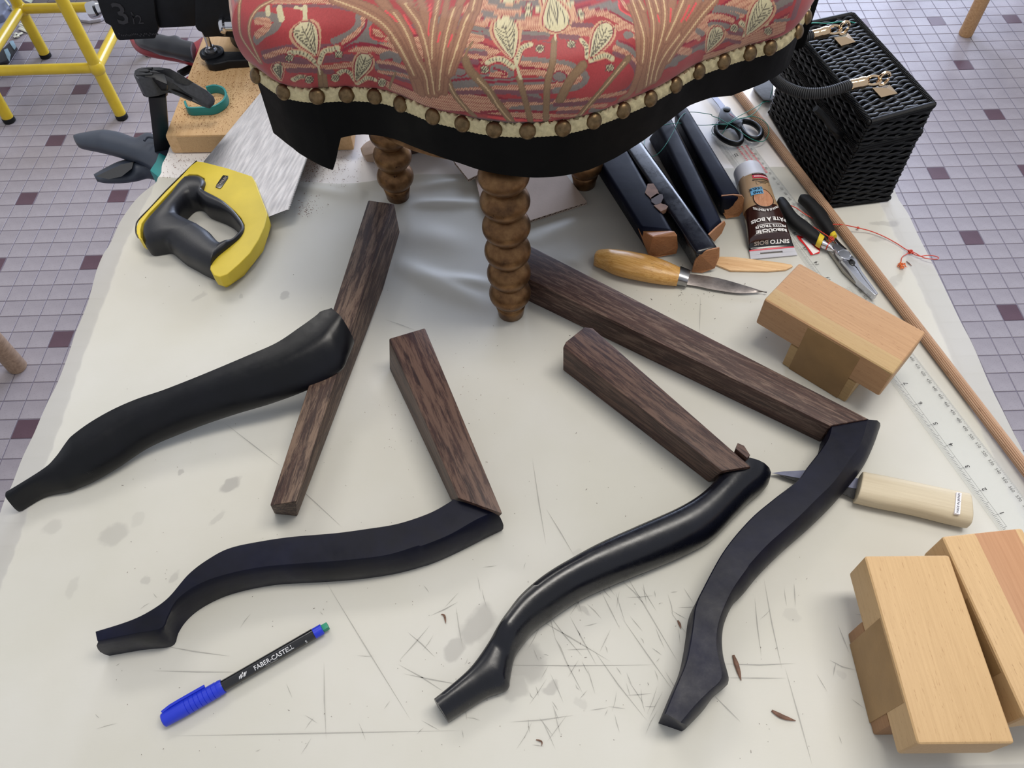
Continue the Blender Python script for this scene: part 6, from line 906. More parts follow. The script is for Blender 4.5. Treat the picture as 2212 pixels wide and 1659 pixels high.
# ================================================================ WICKER BASKET
bk_ = thing('wicker_basket', 'small black wicker basket with hinged lid, round handle and gold fittings', 'basket', (.405, .80, T))
wick = plain('black_wicker', (10, 11, 14), .45, spec=.3, var=.3, scale=120, bmp=.2, bsc=500)
Bb = [np.array(p) for p in ((.385, .700), (.462, .710), (.432, .895), (.357, .885))]     # base corners: near-left, near-right, far-right, far-left
Bt = [np.array(p) for p in ((.391, .695), (.468, .722), (.430, .905), (.352, .880))]
def wall(P0, P1, Q0, Q1, z0, z1, pitch, wave_n, rad, amp):
    """horizontal weavers with stake ripples between bottom edge P0-P1 and top edge Q0-Q1"""
    mb = MB(); nrow = int((z1-z0)/pitch)
    for r_ in range(nrow):
        t = (r_+.5)/nrow; a = P0+(Q0-P0)*t; b = P1+(Q1-P1)*t; d = b-a; nrm = np.array([d[1], -d[0]]); nrm /= np.linalg.norm(nrm); z = z0+(z1-z0)*t; ph = (r_ % 2)*math.pi; pts = []
        for s in np.linspace(0, 1, wave_n*8+1):
            p = a+d*s+nrm*amp*math.sin(s*wave_n*math.pi+ph); pts.append((p[0], p[1], z+.0007*math.sin(s*wave_n*math.pi*2+r_)+rng.normal(0, .00015)))
        V, F = tube(pts, rad, 6); mb.add(V, F)
    return mb
names = ['front', 'right', 'back', 'left']
for nm, z0, z1, f0, f1 in (('woven_body', T+.002, .862, 0, .72), ('woven_lid_side', .868, .895, .76, 1.0)):
    for k in range(4):
        i, j = k, (k+1) % 4; L0 = lambda q, f: Bb[q]+(Bt[q]-Bb[q])*f+(0 if nm == 'woven_body' else 0)
        mb = wall(L0(i, f0), L0(j, f0), L0(i, f1), L0(j, f1), z0, z1, .0037, 5 if k % 2 == 0 else 12, .0020, .0015); obj(nm, mb.V, mb.F, wick, bk_, angle=0, fixn=False)
cb_ = sum(Bb)/4; core = [cb_+(p-cb_)*.975 for p in Bb]; coret = [cb_+(p-cb_)*.975 for p in Bt]
V, F = prism([(p[0], p[1], .894) for p in coret], [(p[0], p[1], T+.001) for p in core]); obj('inner_shell', V, F, wick, bk_, smooth=False)
mb = MB(); nr = 50           # lid top: weavers run across the short side
for r_ in range(nr):
    t = (r_+.5)/nr; a = Bt[0]+(Bt[3]-Bt[0])*t; b = Bt[1]+(Bt[2]-Bt[1])*t; ph = (r_ % 2)*math.pi; pts = []
    for s in np.linspace(.02, .98, 41):
        p = a+(b-a)*s; dd = Bt[3]-Bt[0]; dd = dd/np.linalg.norm(dd); p = p+dd*.0012*math.sin(s*math.pi*5*2+r_*.5); pts.append((p[0], p[1], .8975+.0016*math.sin(s*5*math.pi+ph)))
    V, F = tube(pts, .0022, 6); mb.add(V, F)
obj('woven_lid_top', mb.V, mb.F, wick, bk_, angle=0, fixn=False)
for nm, z, f, r_ in (('lid_rim', .8985, 1.0, .0034), ('lid_lower_rim', .866, .76, .0032), ('body_rim', .8625, .74, .0028), ('base_rim', T+.003, 0, .003)):
    P = [Bb[q]+(Bt[q]-Bb[q])*f for q in range(4)]; pts = []
    for q in range(4):
        a, b = P[q], P[(q+1) % 4]
        for s in np.linspace(0, 1, 40, endpoint=False): pts.append((*(a+(b-a)*s), z))
    RGp = []
    mb = MB(); nn = len(pts)
    V, F = tube(pts, r_*.8, 8, loop=True); mb.add(V, F)
    for q in range(0, nn*2):                      # diagonal wrapping strands
        u_ = q/2; a = np.array(pts[int(u_) % nn]); b = np.array(pts[(int(u_)+1) % nn]); c = a+(b-a)*(u_ % 1); tdir = unit(b-a); s_ = np.cross([0, 0, 1], tdir)
        w_ = [c+tdir*.0009*math.sin(x)+(s_*math.cos(x)+np.array([0, 0, 1])*math.sin(x))*r_ for x in np.linspace(-1.4, 3.8, 8)]; V, F = tube(w_, .0008, 4, cap=False); mb.add(V, F)
    obj(nm, mb.V, mb.F, wick, bk_, angle=0, fixn=False)
# handle, resting over the near-left edge of the lid
KB = crop(1620, 20, 406)
hp = [(*KB((1180, 890))[0], .925), (*KB((1080, 925))[0], .924), (*KB((950, 965))[0], .921), (*KB((800, 990))[0], .918), (*KB((620, 985))[0], .915), (*KB((450, 930))[0], .912), (*KB((330, 850))[0], .910), (*KB((270, 760))[0], .909), (*KB((270, 660))[0], .908), (*KB((330, 540))[0], .910), (*KB((430, 430))[0], .915), (*KB((560, 350))[0], .920), (*KB((740, 305))[0], .922)]
HP = resample(np.array([at(a, b, z) for a, b, z in hp]), 150)
mb = MB(); V, F = tube(HP, .0046, 10); mb.add(V, F)
tg = np.gradient(HP, axis=0); tg /= np.linalg.norm(tg, axis=1)[:, None]
HL = np.r_[0, np.cumsum(np.linalg.norm(np.diff(HP, axis=0), axis=1))]
for s in np.arange(.002, HL[-1]-.002, .0021):
    c = np.array([np.interp(s, HL, HP[:, k]) for k in range(3)]); t = unit([np.interp(s, HL, tg[:, k]) for k in range(3)]); s_ = unit(np.cross([0, 0, 1], t)); u_ = np.cross(t, s_); V, F = tube([c+(s_*math.cos(x)+u_*math.sin(x))*.0050 for x in np.linspace(0, 2*math.pi, 12, endpoint=False)], .0011, 5, loop=True); mb.add(V, F)
obj('wrapped_handle', mb.V, mb.F, plain('wrapped_grey_black_cord', (40, 41, 44), .6, var=.2, scale=200), bk_, angle=0, fixn=False)
def fitting(pf, pl_, pk, z):
    a, b = at(*KB(pf)[0], z), at(*KB(pl_)[0], z+.001); d = unit(b-a); Ln = np.linalg.norm(b-a)
    V, F = lathe([(.0052, -.001), (.0057, 0), (.0057, Ln*.34), (.0052, Ln*.36), (.0056, Ln*.45), (.0063, Ln*.62), (.0060, Ln*.85), (.0035, Ln)], a, d, 22); obj('end_ferrule', V, F, gold, bk_, angle=.5)
    s_ = unit(np.cross([0, 0, 1], d)); c = b+d*.0062
    V, F = tube([c+d*.0088*math.cos(t)+s_*.0052*math.sin(t)*1.0+np.array([0, 0, .0015*math.sin(t)]) for t in np.linspace(0, 2*math.pi, 28, endpoint=False)], .0015, 8, loop=True); obj('chain_link', V, F, gold, bk_)
    c2_ = c+d*.0125; V, F = tube([c2_+d*.0062*math.cos(t)+np.array([0, 0, 1])*(.0075*math.sin(t)-.001) for t in np.linspace(0, 2*math.pi, 28, endpoint=False)], .0017, 8, loop=True); obj('ring_loop', V, F, gold, bk_)
    sq = [at(*p, .9006) for p in KB(*pk)]; ctr = np.mean(sq, axis=0)
    V = [p for p in sq]+[p+np.array([0, 0, .0012]) for p in sq]+[ctr+np.array([0, 0, .0048])]; F = [(3, 2, 1, 0)]+[(i, (i+1) % 4, 4+(i+1) % 4, 4+i) for i in range(4)]+[(4+i, 4+(i+1) % 4, 8) for i in range(4)]
    obj('corner_stud', V, F, gold, bk_, smooth=False)
fitting((1178, 893), (1385, 850), [(1435, 935), (1540, 1048), (1732, 1000), (1640, 898)], .924)
fitting((738, 305), (935, 255), [(985, 345), (1070, 440), (1240, 395), (1150, 292)], .922)
clasp = [at(*p, .872) for p in crop(1512, 0, 700)((860, 760), (900, 800), (960, 880), (985, 900), (960, 950), (900, 900))]
V, F = tube([at(a, b, z) for (a, b), z in zip(crop(1512, 0, 700)((790, 740), (850, 800), (920, 890), (960, 930)), (.895, .885, .872, .862))], .004, 8, m=20); obj('front_loop', V, F, wick, bk_)
one('green_thread_strand', 'single strand of green thread lying across the basket lid', 'thread', *tube([at(*KB((a, b))[0], z) for a, b, z in ((580, 205, .905), (680, 175, .903), (760, 160, .902), (900, 166, .902), (1040, 150, .902), (1150, 145, .902), (1230, 158, .901), (1275, 170, .895))], .0006, 6, m=50), grnt)
# ================================================================ HAND SAW
KS = crop(280, 330, 406)
sw = thing('hand_saw', 'hand saw with yellow and black handle, shiny blade resting on the pine board', 'saw', at(420, 470))
K3 = crop(280, 180, 406)
bl = K3((872, 925), (1100, 640), (1300, 400), (1530, 128))
brt = K3((1618, 1580), (1855, 1490), (1960, 1200), (2088, 830))
def atp(px, py):
    z = T+.015
    for _ in range(12): z = T+.012+.118*(at(px, py, z)[1]-.69)
    return at(px, py, z)
e0 = atp(*bl[0]); e1 = atp(*bl[3]); f1 = atp(*brt[3]); f0 = atp(*brt[1]); g0 = atp(*brt[0])
far_l = e1+(e1-e0)*.62; far_r = f1+(f1-f0)*1.05
def saw_mat():
    m, nt, b = mat('brushed_saw_steel'); a = wang((580, 460), (660, 340)); v = coords(nt, a, (1, 12, 12))
    c = ramp(nt, [(.3, lin((112, 113, 118))), (.7, lin((136, 135, 138)))], noise(nt, v, 60, 4)).outputs[0]; nt.links.new(c, b.inputs['Base Color']); b.inputs['Metallic'].default_value = 1
    nt.links.new(ramp(nt, [(.3, G(.34)), (.8, G(.48))], noise(nt, v, 30, 5)).outputs[0], b.inputs['Roughness']); bump(nt, b, noise(nt, coords(nt, a, (1, 30, 30)), 40, 3), .12, .0004); return m
swm = saw_mat()
# toothed edge from f0 up to far_r
td = far_r-f0; nt_ = 120; edge = []; side = unit(np.cross(td, [0, 0, 1.0])); side = side if side[0] > 0 else -side
for k in range(nt_): edge += [f0+td*(k/nt_), f0+td*((k+.35)/nt_)+side*.0030]
hin = atp(*KS((1300, 700))[0]); hin2 = atp(*KS((900, 250))[0])
top = [e0, hin2, hin, g0]+edge+[far_r, far_l]; V, F = prism([p+np.array([0, 0, .0005]) for p in top], [p-np.array([0, 0, .0005]) for p in top])
obj('blade', V, F, swm, sw, smooth=False)
def slab(px, z1, th, m, nm, bev=.003, seg=3, parent=sw):
    P = ats(px, z1)[:, :2]; V, F = vprism(P, z1-th, z1); return obj(nm, V, F, m, parent, bev=bev, seg=seg, angle=.8)
def ringslab(outer, inner, z1, th, m, nm, n=90, round_=.005, parent=sw):
    "closed band between two outlines, rounded over"
    O = resample(ats(list(outer)+[outer[0]], z1-th*.3)[:, :2], n+1)[:-1]; I = resample(ats(list(inner)+[inner[0]], z1-th*.3)[:, :2], n+1)[:-1]
    k0 = np.argmin([np.linalg.norm(I[(k) % n]-O[0]) for k in range(n)]); I = np.roll(I, -k0, 0); RG = []
    for t, z in ((0, z1-th), (-.02, z1-th*.5), (.02, z1-th*.18), (.14, z1), (.86, z1), (.98, z1-th*.18), (1.0, z1-th*.5), (1.0, z1-th)):
        RG.append([(*(o_+(i_-o_)*t), z) for o_, i_ in zip(O, I)])
    n_ = n; V = [p for r in RG for p in r]; m_ = len(RG); F = [(a*n_+i, a*n_+(i+1) % n_, ((a+1) % m_)*n_+(i+1) % n_, ((a+1) % m_)*n_+i) for a in range(m_) for i in range(n_)]
    return obj(nm, V, F, m, parent, angle=.8)
# yellow body: plate in front of the grip and the lower horn
yb_ = [(790, 98), (870, 108), (1150, 180), (1440, 275), (1470, 320), (1540, 500), (1600, 650), (1620, 720), (1590, 860), (1520, 1020), (1420, 1180), (1290, 1310), (1150, 1430), (1060, 1462), (990, 1440), (945, 1370), (955, 1300), (1030, 1210), (1180, 1090), (1290, 990), (1345, 900), (1350, 850), (1310, 770), (1240, 690), (1100, 570), (960, 490), (870, 450), (880, 300), (800, 255), (700, 250), (620, 300), (500, 430), (350, 590), (230, 710), (140, 830), (125, 900), (130, 990), (155, 1030), (105, 1000), (80, 940), (80, 870), (110, 790), (250, 640), (420, 460), (600, 280), (720, 150)]
slab(KS(*yb_), T+.024, .016, yel, 'yellow_body', .0022)
slab(KS((1480, 330), (1600, 655), (1618, 720), (1520, 1020), (1290, 1310), (1100, 1440), (1060, 1455), (1150, 1380), (1330, 1180), (1480, 930), (1530, 780), (1500, 600)), T+.021, .019, yel, 'yellow_edge', .006)
# black rubber grip around the finger opening
og = [(640, 262), (720, 248), (800, 250), (865, 280), (898, 330), (880, 400), (862, 430), (960, 480), (1080, 545), (1200, 640), (1290, 740), (1345, 830), (1350, 900), (1300, 990), (1180, 1095), (1040, 1210), (960, 1300), (940, 1332), (820, 1280), (700, 1215), (580, 1150), (480, 1070), (400, 1010), (300, 1020), (180, 1035), (130, 990), (125, 880), (180, 790), (320, 640), (470, 480), (560, 350)]
ig = [(650, 560), (700, 525), (760, 515), (810, 530), (880, 600), (1000, 650), (1100, 690), (1180, 740), (1260, 830), (1305, 895), (1290, 940), (1220, 1020), (1150, 1050), (1080, 1045), (1010, 990), (930, 900), (830, 830), (720, 770), (620, 720), (570, 690), (580, 640)]
O_ = resample(ats(KS(*(og+[og[0]])), T+.026)[:, :2], 161)[:-1]; I_ = resample(ats(KS(*(ig+[ig[0]])), T+.024)[:, :2], 161)[:-1]
cI = I_.mean(0); aO = np.arctan2(O_[:, 1]-cI[1], O_[:, 0]-cI[0]); aI = np.unwrap(np.arctan2(I_[:, 1]-cI[1], I_[:, 0]-cI[0]))
II = []
for o_ in O_:
    k = np.argmin(np.linalg.norm(I_-o_, axis=1)+.25*abs(np.angle(np.exp(1j*(aI-math.atan2(o_[1]-cI[1], o_[0]-cI[0])))))*.04); II.append(k)
II = np.unwrap(np.array(II)*2*math.pi/160); kk = np.convolve(np.r_[II[-6:]-(II[-1]-II[0]+(II[1]-II[0])), II, II[:6]+(II[-1]-II[0]+(II[1]-II[0]))], np.ones(13)/13, 'valid'); II = (kk/(2*math.pi)*160)
Ir = np.array([[np.interp(x % 160, np.arange(161), np.r_[I_[:, k], I_[0, k]]) for k in range(2)] for x in II])
RG = []; z1, th = T+.031, .030
wd = np.linalg.norm(O_-Ir, axis=1); top_z = z1-.006*np.clip((.012-wd)/.012, 0, 1)
for t, f in ((.02, 1.0), (.0, .6), (.02, .38), (.10, .14), (.26, .02), (.5, 0), (.74, .02), (.90, .14), (.98, .38), (1.0, .6), (.98, 1.0)):
    RG.append([(*(O_[i]+(Ir[i]-O_[i])*t), top_z[i]-th*f) for i in range(160)])
V = [p for r in RG for p in r]; m_ = len(RG); F = [(a*160+i, a*160+(i+1) % 160, ((a+1) % m_)*160+(i+1) % 160, ((a+1) % m_)*160+i) for a in range(m_) for i in range(160)]
def gripmat():
    m, nt, b = mat('soft_black_grip'); v = coords(nt); nt.links.new(ramp(nt, [(.3, lin((22, 23, 28))), (.7, lin((32, 33, 39)))], noise(nt, v, 30)).outputs[0], b.inputs['Base Color']); b.inputs['Roughness'].default_value = .42; bump(nt, b, noise(nt, v, 700, 3), .08); return m
obj('black_grip', V, F, gripmat(), sw, angle=1.0)
slab(KS((1100, 262), (1160, 270), (1155, 300), (1080, 408), (1060, 420), (1010, 405), (1020, 375), (1085, 280)), T+.0248, .003, bk2, 'badge', .0003)
bd = unit(at(*KS((1140, 285))[0])-at(*KS((1035, 400))[0])); text('STANLEY', .0048, silver, sw, (at(*KS((1087, 340))[0], T+.0250), bd, np.array([-bd[1], bd[0], 0]), (0, 0, 1)), bold=.0001)
V, F = tube([at(*p, T+.022) for p in KS((790, 96), (600, 278), (420, 455), (250, 640), (105, 790), (74, 870), (76, 945), (105, 1002))], .0009, 6, m=60); obj('black_outline', V, F, bk2, sw)
# ================================================================ PINE BOARD UNDER THE VICE
pb = thing('pine_board', 'thick pine board dusted with sawdust, clamped to the far left of the worktop', 'board', (-.33, .95, T))
pine = wood('pine', (196, 156, 108), (220, 184, 138), R(92), gs=.5, rough=.65, pores=(176, 130, 86), contrast=(.2, .8))
V, F = vprism([(-.432, .836), (-.195, .832), (-.20, 1.085), (-.43, 1.085)], T, T+.0275); obj('board_body', V, F, pine, pb, bev=.003)
V, F = vprism([(-.418, .8352), (-.25, .8340), (-.25, .8362), (-.418, .8372)], T+.002, T+.0255); obj('end_grain', V, F, wood('pine_end', (180, 144, 100), (206, 172, 128), R(40), gs=3, pores=(128, 96, 62), contrast=(.3, .7)), pb, smooth=False)
# ================================================================ BAR CLAMP (slate grey and teal)
KC = crop(180, 0, 406)
cl = thing('trigger_clamp', 'one-handed bar clamp with slate grey grips and teal pad, gripping board and worktop edge', 'clamp', (-.45, .85, .74))
jawm = plain('dusty_clamp_jaw', (64, 66, 72), .55, var=.2, scale=300, bmp=.15, bsc=700)
def solid(px, z_top, thick, m, nm, parent, bev=.002, seg=2):
    "body seen from above: outline at z_top, dropped by thick"
    P = [at(*p, z) for p, z in zip(px, z_top)] if np.ndim(z_top) else [at(*p, z_top) for p in px]
    V, F = prism(P, [p-np.array([0, 0, t]) for p, t in zip(P, thick)] if np.ndim(thick) else [p-np.array([0, 0, thick]) for p in P]); return obj(nm, V, F, m, parent, bev=bev, seg=seg, angle=.7)
# jaw arm: rounded head, sloping nose; the near side wall is visible
top = KC((588, 880), (600, 825), (650, 795), (760, 783), (900, 785), (1020, 805), (1130, 865), (1300, 965), (1460, 1060), (1540, 1135), (1530, 1190), (1470, 1235), (1380, 1195), (1200, 1085), (1050, 990), (930, 925), (800, 915), (640, 925))
zt_ = [.890, .891, .892, .893, .893, .892, .884, .868, .852, .843, .840, .840, .845, .858, .872, .882, .889, .890]
th_ = [.024, .024, .022, .020, .018, .016, .014, .010, .007, .005, .005, .006, .008, .011, .015, .020, .024, .026]
solid(top, zt_, th_, jawm, 'jaw_arm', cl, .0022)
hd = KC((590, 900), (640, 925), (800, 915), (930, 925), (1010, 985)); 
V, F = prism([at(*p, .889) for p in KC((588, 890), (800, 915), (1000, 1000), (960, 860), (650, 820))], [at(*p, .846) for p in KC((700, 1140), (860, 1160), (1005, 1130), (960, 1060), (760, 1060))]); obj('jaw_head', V, F, plastic_black, cl, bev=.003, seg=2, angle=.7)
V, F = lathe([(.0052, -.001), (.0056, .0008), (.0050, .0018), (.0036, .0012), (.0001, .0014)], at(*KC((768, 1020))[0], .872), unit(CPOS-at(768*.1835+180, 187, .872))*np.array([.3, 1, .5]), 18); obj('pivot_rivet', V, F, steel, cl)
for a, b in (((622, 885), (818, 873)), ((665, 845), (775, 838)), ((680, 808), (812, 802))):
    V, F = tube([at(*KC(a)[0], .8905), at(*KC(b)[0], .8925)], .0012, 6, m=4); obj('vent_slot_shade', V, F, bk2, cl)  # black strips laid on the arm as painted shade of slots
V, F = tube([at(*KC(p)[0], z) for p, z in (((900, 985), .872), ((1060, 1070), .863), ((1270, 1165), .848))], .0038, 8, m=12, flat=.8); obj('arm_recess_shade', V, F, bk2, cl)  # black rod on the arm, its colour standing in for recess shade
bt_ = at(341, 220, .850); bb_ = at(349, 300, .770); bd_ = unit(bb_-bt_); V, F = [], []
ctr = [bt_-bd_*.015, bb_+bd_*.10]; sx_ = np.array([1, .0, 0]); sy_ = unit(np.cross(bd_, sx_)); V, F = rings([[c+sx_*a*.0105+sy_*b*.0035 for a, b in ((-1, -1), (1, -1), (1, 1), (-1, 1))] for c in ctr]); obj('steel_bar', V, F, plain('black_steel_bar', (16, 17, 20), .4, .3), cl, bev=.0006)
# teal pad: open U frame lying on the board
pad = KC((1205, 1215), (1240, 1290), (1400, 1290), (1510, 1285), (1590, 1255), (1660, 1200), (1685, 1140), (1670, 1080), (1620, 1045), (1540, 1030), (1450, 1050)); PP = resample(np.array([at(*p, T+.0275+.008) for p in pad]), 60)
tg = np.gradient(PP, axis=0); tg /= np.linalg.norm(tg, axis=1)[:, None]; sN = np.stack([tg[:, 1], -tg[:, 0], 0*tg[:, 0]], 1); up_ = np.array([0, 0, 1.0])
V, F = rings([[p+n*a+up_*b for a, b in ((-.0013, -.0075), (.0013, -.0075), (.0013, .0040), (-.0013, .0040))] for p, n in zip(PP, sN)]); obj('teal_pad_rim', V, F, teal, cl, bev=.0006)
# grip body and levers beyond the table edge, below the worktop
KG = crop(140, 60, 406); KH = crop(0, 0, 700)
def padloft(U, Lo, z, h, m, nm, par, n=50, k=2.3, **kw):
    V, F = loft(resample([at(*p, zz)[:2] for p, zz in zip(U, np.linspace(*z, len(U)))], n), resample([at(*p, zz)[:2] for p, zz in zip(Lo, np.linspace(*z, len(Lo)))], n), dprof(k, 22), n, [z[0]-h[0]/2, z[1]-h[-1]/2], h, smooth=False); return obj(nm, V, F, m, par, angle=1.3)
padloft(KH((517, 942), (545, 924), (700, 915), (830, 930), (950, 968), (1010, 925), (1060, 928), (1120, 945), (1190, 985), (1260, 1010)), KH((519, 980), (545, 1000), (660, 1030), (780, 1060), (900, 1095), (960, 1115), (1010, 1140), (1080, 1190), (1140, 1190), (1250, 1150)), (.715, .735), [.016, .026, .026, .026, .034], plastic_slate, 'upper_grip', cl)
V, F = tube([at(*p, .752) for p in KH((985, 960), (1010, 935), (1070, 945), (1140, 970), (1172, 990))], .0018, 8, m=24); obj('grip_rim', V, F, plastic_slate, cl)
padloft(KH((645, 1200), (720, 1160), (820, 1120), (910, 1100), (980, 1130), (1050, 1190)), KH((660, 1232), (720, 1245), (820, 1248), (920, 1232), (1000, 1200), (1085, 1213)), (.700, .712), [.010, .018, .022, .022], plastic_slate, 'trigger_lever', cl)
V, F = prism(ats(KH((655, 1205), (740, 1162), (830, 1122), (912, 1104), (900, 1150), (830, 1205), (740, 1224)), .7245), ats(KH((655, 1205), (740, 1162), (830, 1122), (912, 1104), (900, 1150), (830, 1205), (740, 1224)), .716)); obj('lever_hollow_shade', V, F, bk2, cl, smooth=False)  # no cavity: solid black plate painted as the shade inside the lever
solid(KH((1082, 1035), (1140, 1065), (1200, 1090), (1180, 1230), (1085, 1213), (1018, 1160), (1060, 1100)), .752, .034, teal, 'teal_collar', cl, .003)
# ================================================================ RED AND BLACK CLAMP
rc_ = thing('red_handled_clamp', 'bar clamp with red-edged black grip sticking out under the vice', 'clamp', (-.50, 1.12, .68))
redpl = plain('red_plastic', (132, 18, 32), .4, var=.08)
padloft(KC((555, 490), (600, 475), (800, 480), (1000, 500), (1150, 530), (1310, 545), (1420, 470)), KC((570, 520), (620, 590), (720, 645), (900, 680), (1100, 710), (1250, 745), (1380, 760)), (.700, .720), [.012, .020, .022, .022, .026], redpl, 'red_frame', rc_)
padloft(KC((600, 482), (720, 455), (850, 452), (980, 490), (1060, 500), (1140, 478), (1200, 520), (1320, 545)), KC((620, 510), (680, 560), (800, 610), (900, 640), (1000, 655), (1120, 680), (1240, 700), (1285, 690)), (.715, .735), [.014, .026, .028, .028, .028], plain('blue_black_rubber', (20, 22, 30), .3, var=.1), 'black_grip', rc_)
V, F = tube([at(*p, .70) for p in KC((1130, 875), (1290, 790))], .006, 8, m=4); obj('clamp_bar', V, F, plastic_black, rc_)
solid(KC((1200, 910), (1240, 885), (1300, 890), (1280, 960), (1215, 960)), .72, .02, redpl, 'red_jaw', rc_)
# ================================================================ BENCH VICE
vc = thing('bench_vice', 'black cast-iron bench vice with raised size number, bolted to the pine board', 'vice', (-.40, 1.03, T+.0275))
cast = plain('black_cast_iron', (18, 20, 25), .46, .1, .3, var=.3, scale=40, bmp=.3, bsc=160)
KV = KC; zb0 = T+.0275
def vb(x0, x1, y0, y1, z0, z1, nm, bev=.003, m=None):
    V, F = vprism([(x0, y0), (x1, y0), (x1, y1), (x0, y1)], z0, z1); return obj(nm, V, F, m or cast, vc, bev=bev, angle=.7)
# base lug with clamping bolt
V, F = vprism(ats(KC((1420, 640), (1450, 610), (1530, 590), (1640, 600), (1760, 600), (1900, 600), (2020, 610), (2040, 690), (1900, 705), (1700, 715), (1600, 740), (1520, 752), (1450, 740), (1425, 700)), zb0+.012)[:, :2], zb0, zb0+.012); obj('base_lug', V, F, cast, vc, bev=.003, seg=3)
lugc = at(*KC((1515, 625))[0], zb0+.012); V, F = lathe([(.0165, -.002), (.0165, .002), (.013, .003), (.012, .0025)], lugc, n=28); obj('bolt_seat', V, F, cast, vc)
V, F = lathe([(.0085, .0), (.0085, .003), (.0042, .0032), (.0040, .006)], lugc+np.array([0, 0, .002]), n=20); obj('washer', V, F, steel, vc, angle=.5)
V, F = lathe([(.0062, .003), (.0062, .0085), (.0055, .009)], lugc+np.array([0, 0, .002]), n=6); obj('hex_nut', V, F, chrome, vc, angle=.4)
V, F = lathe([(.0036, .004), (.0036, .038), (.0030, .040)], lugc, n=14); obj('bolt', V, F, chrome, vc)
cT = at(1900*.18354+180, 440*.18354, zb0+.03); V, F = lathe([(.052, -.018), (.052, -.004), (.047, .0), (.044, .012), (.040, .016)], (cT[0]+.012, cT[1]+.062, zb0+.018), n=48); obj('swivel_base', V, F, cast, vc, angle=.5)
# static body, slide and moving jaw; faces toward the photographer stand near y = .98
yF = .985
def face(pts, y, depth, nm, m=None, bev=.003):
    "upright plate: outline given in photo points on the upright plane y, pushed back by depth"
    P = []
    for px, py in pts:
        d = (px-1106)/FPX*RT-(py-829.5)/FPX*UP+FW; P.append(CPOS+d*(y/d[1]))
    V, F = prism(P, [p+np.array([0, depth, 0]) for p in P]); return obj(nm, V, F, m or cast, vc, bev=bev, angle=.6)
face([(200, -30), (209, 0), (217, 25), (227, 50), (239, 56), (247, 74), (252, 84), (258, 88), (335, 84), (343, 62), (337, 40), (330, -30)], yF, .06, 'moving_jaw', bev=.004)
face([(325, -30), (343, 62), (421, 58), (440, 40), (440, -30)], yF+.006, .045, 'slide_casting')
face([(420, -30), (421, 58), (427, 67), (436, 71), (441, 82), (470, 80), (540, 84), (560, 40), (560, -30)], yF+.004, .07, 'fixed_body', bev=.004)
dz = unit(np.array([0, -1, 0.0]))
def vframe(px, py, y=yF): 
    d = (px-1106)/FPX*RT-(py-829.5)/FPX*UP+FW; p = CPOS+d*((y-.0004)/d[1]); return (p, np.array([1.0, 0, -.02]), np.array([0, 0, 1.0]), np.array([0, -1.0, 0]))
emb = plain('cast_number_relief', (50, 50, 54), .35, .2, var=.2)
text('3', .040, emb, vc, vframe(262, 32), extrude=.0008, bold=.0004); text('1', .013, emb, vc, vframe(287, 34), extrude=.0006); text('/', .020, emb, vc, vframe(289, 42), extrude=.0006); text('2', .017, emb, vc, vframe(302, 43), extrude=.0006)
mb = MB(); O, X, Y, N = vframe(290, 75)
for k in range(22):
    x = -.020+k*.0024; z = rng.uniform(-.002, .002); mb.add([O+X*x+Y*(z-.0014), O+X*(x+.0014)+Y*(z-.0014), O+X*(x+.0014)+Y*(z+.0010), O+X*x+Y*(z+.0010)], [(0, 1, 2, 3)])
obj('worn_raised_marks', mb.V, mb.F, emb, vc, smooth=False, fixn=False)['kind'] = 'stuff'
# spindle handle end left of the jaw and lock pin at the right
pz = lambda px, py, y: vframe(px, py, y)[0]
V, F = lathe([(.0095, 0), (.0105, .002), (.0105, .010), (.0085, .013), (.0075, .030)], pz(192, 24, yF+.02), unit([.95, .15, .12]), 24); obj('spindle_knob', V, F, chrome, vc, angle=.5)
V, F = lathe([(.0040, 0), (.0040, .0012), (.0001, .0013)], pz(191, 24, yF+.0185), unit([-.7, -.7, .2]), 16); obj('knob_face', V, F, white_pl, vc)
V, F = lathe([(.0105, -.001), (.0115, .001), (.0115, .004), (.0075, .006), (.0078, .034)], pz(479, 56, yF), unit([1, .02, -.02]), 22); obj('lock_pin', V, F, chrome, vc, angle=.5)
# ================================================================ YELLOW STOOL FRAME
ys = thing('yellow_stool', 'yellow-painted tubular steel stool standing on the tiles at the upper left', 'stool', (-1.31, 2.18, 0))
ypt = plain('yellow_paint', (206, 176, 34), .32, var=.1, scale=25, bmp=.05, coat=.3)
LG = [(-1.142, 2.015), (-1.479, 2.014), (-1.479, 2.351), (-1.140, 2.348)]; HS = .62; cx_, cy_ = -1.31, 2.182
def lp(i, z): x, y = LG[i]; k = 1-.10*z/HS; return np.array([cx_+(x-cx_)*k, cy_+(y-cy_)*k, z])
for i in range(4):
    V, F = tube([lp(i, .012), lp(i, HS)], .0165, 20, m=3, smooth=False); obj('leg', V, F, ypt, ys)
    V, F = lathe([(.0155, 0), (.0175, .002), (.0175, .014), (.016, .016)], lp(i, 0), n=20); obj('rubber_foot', V, F, rubber_black, ys)
    V, F = sphere(lp(i, .163), .0215, 1, 1, 1.25); obj('weld_joint', V, F, ypt, ys)
for i in range(4):
    j = (i+1) % 4
    for z in (.163, .50):
        V, F = tube([lp(i, z), lp(j, z)], .0145, 18, m=3, smooth=False); obj('rail', V, F, ypt, ys)
V, F = lathe([(.12, 0), (.165, .003), (.168, .014), (.16, .022), (.10, .024)], (cx_, cy_, HS-.002), n=36); obj('seat', V, F, ypt, ys)
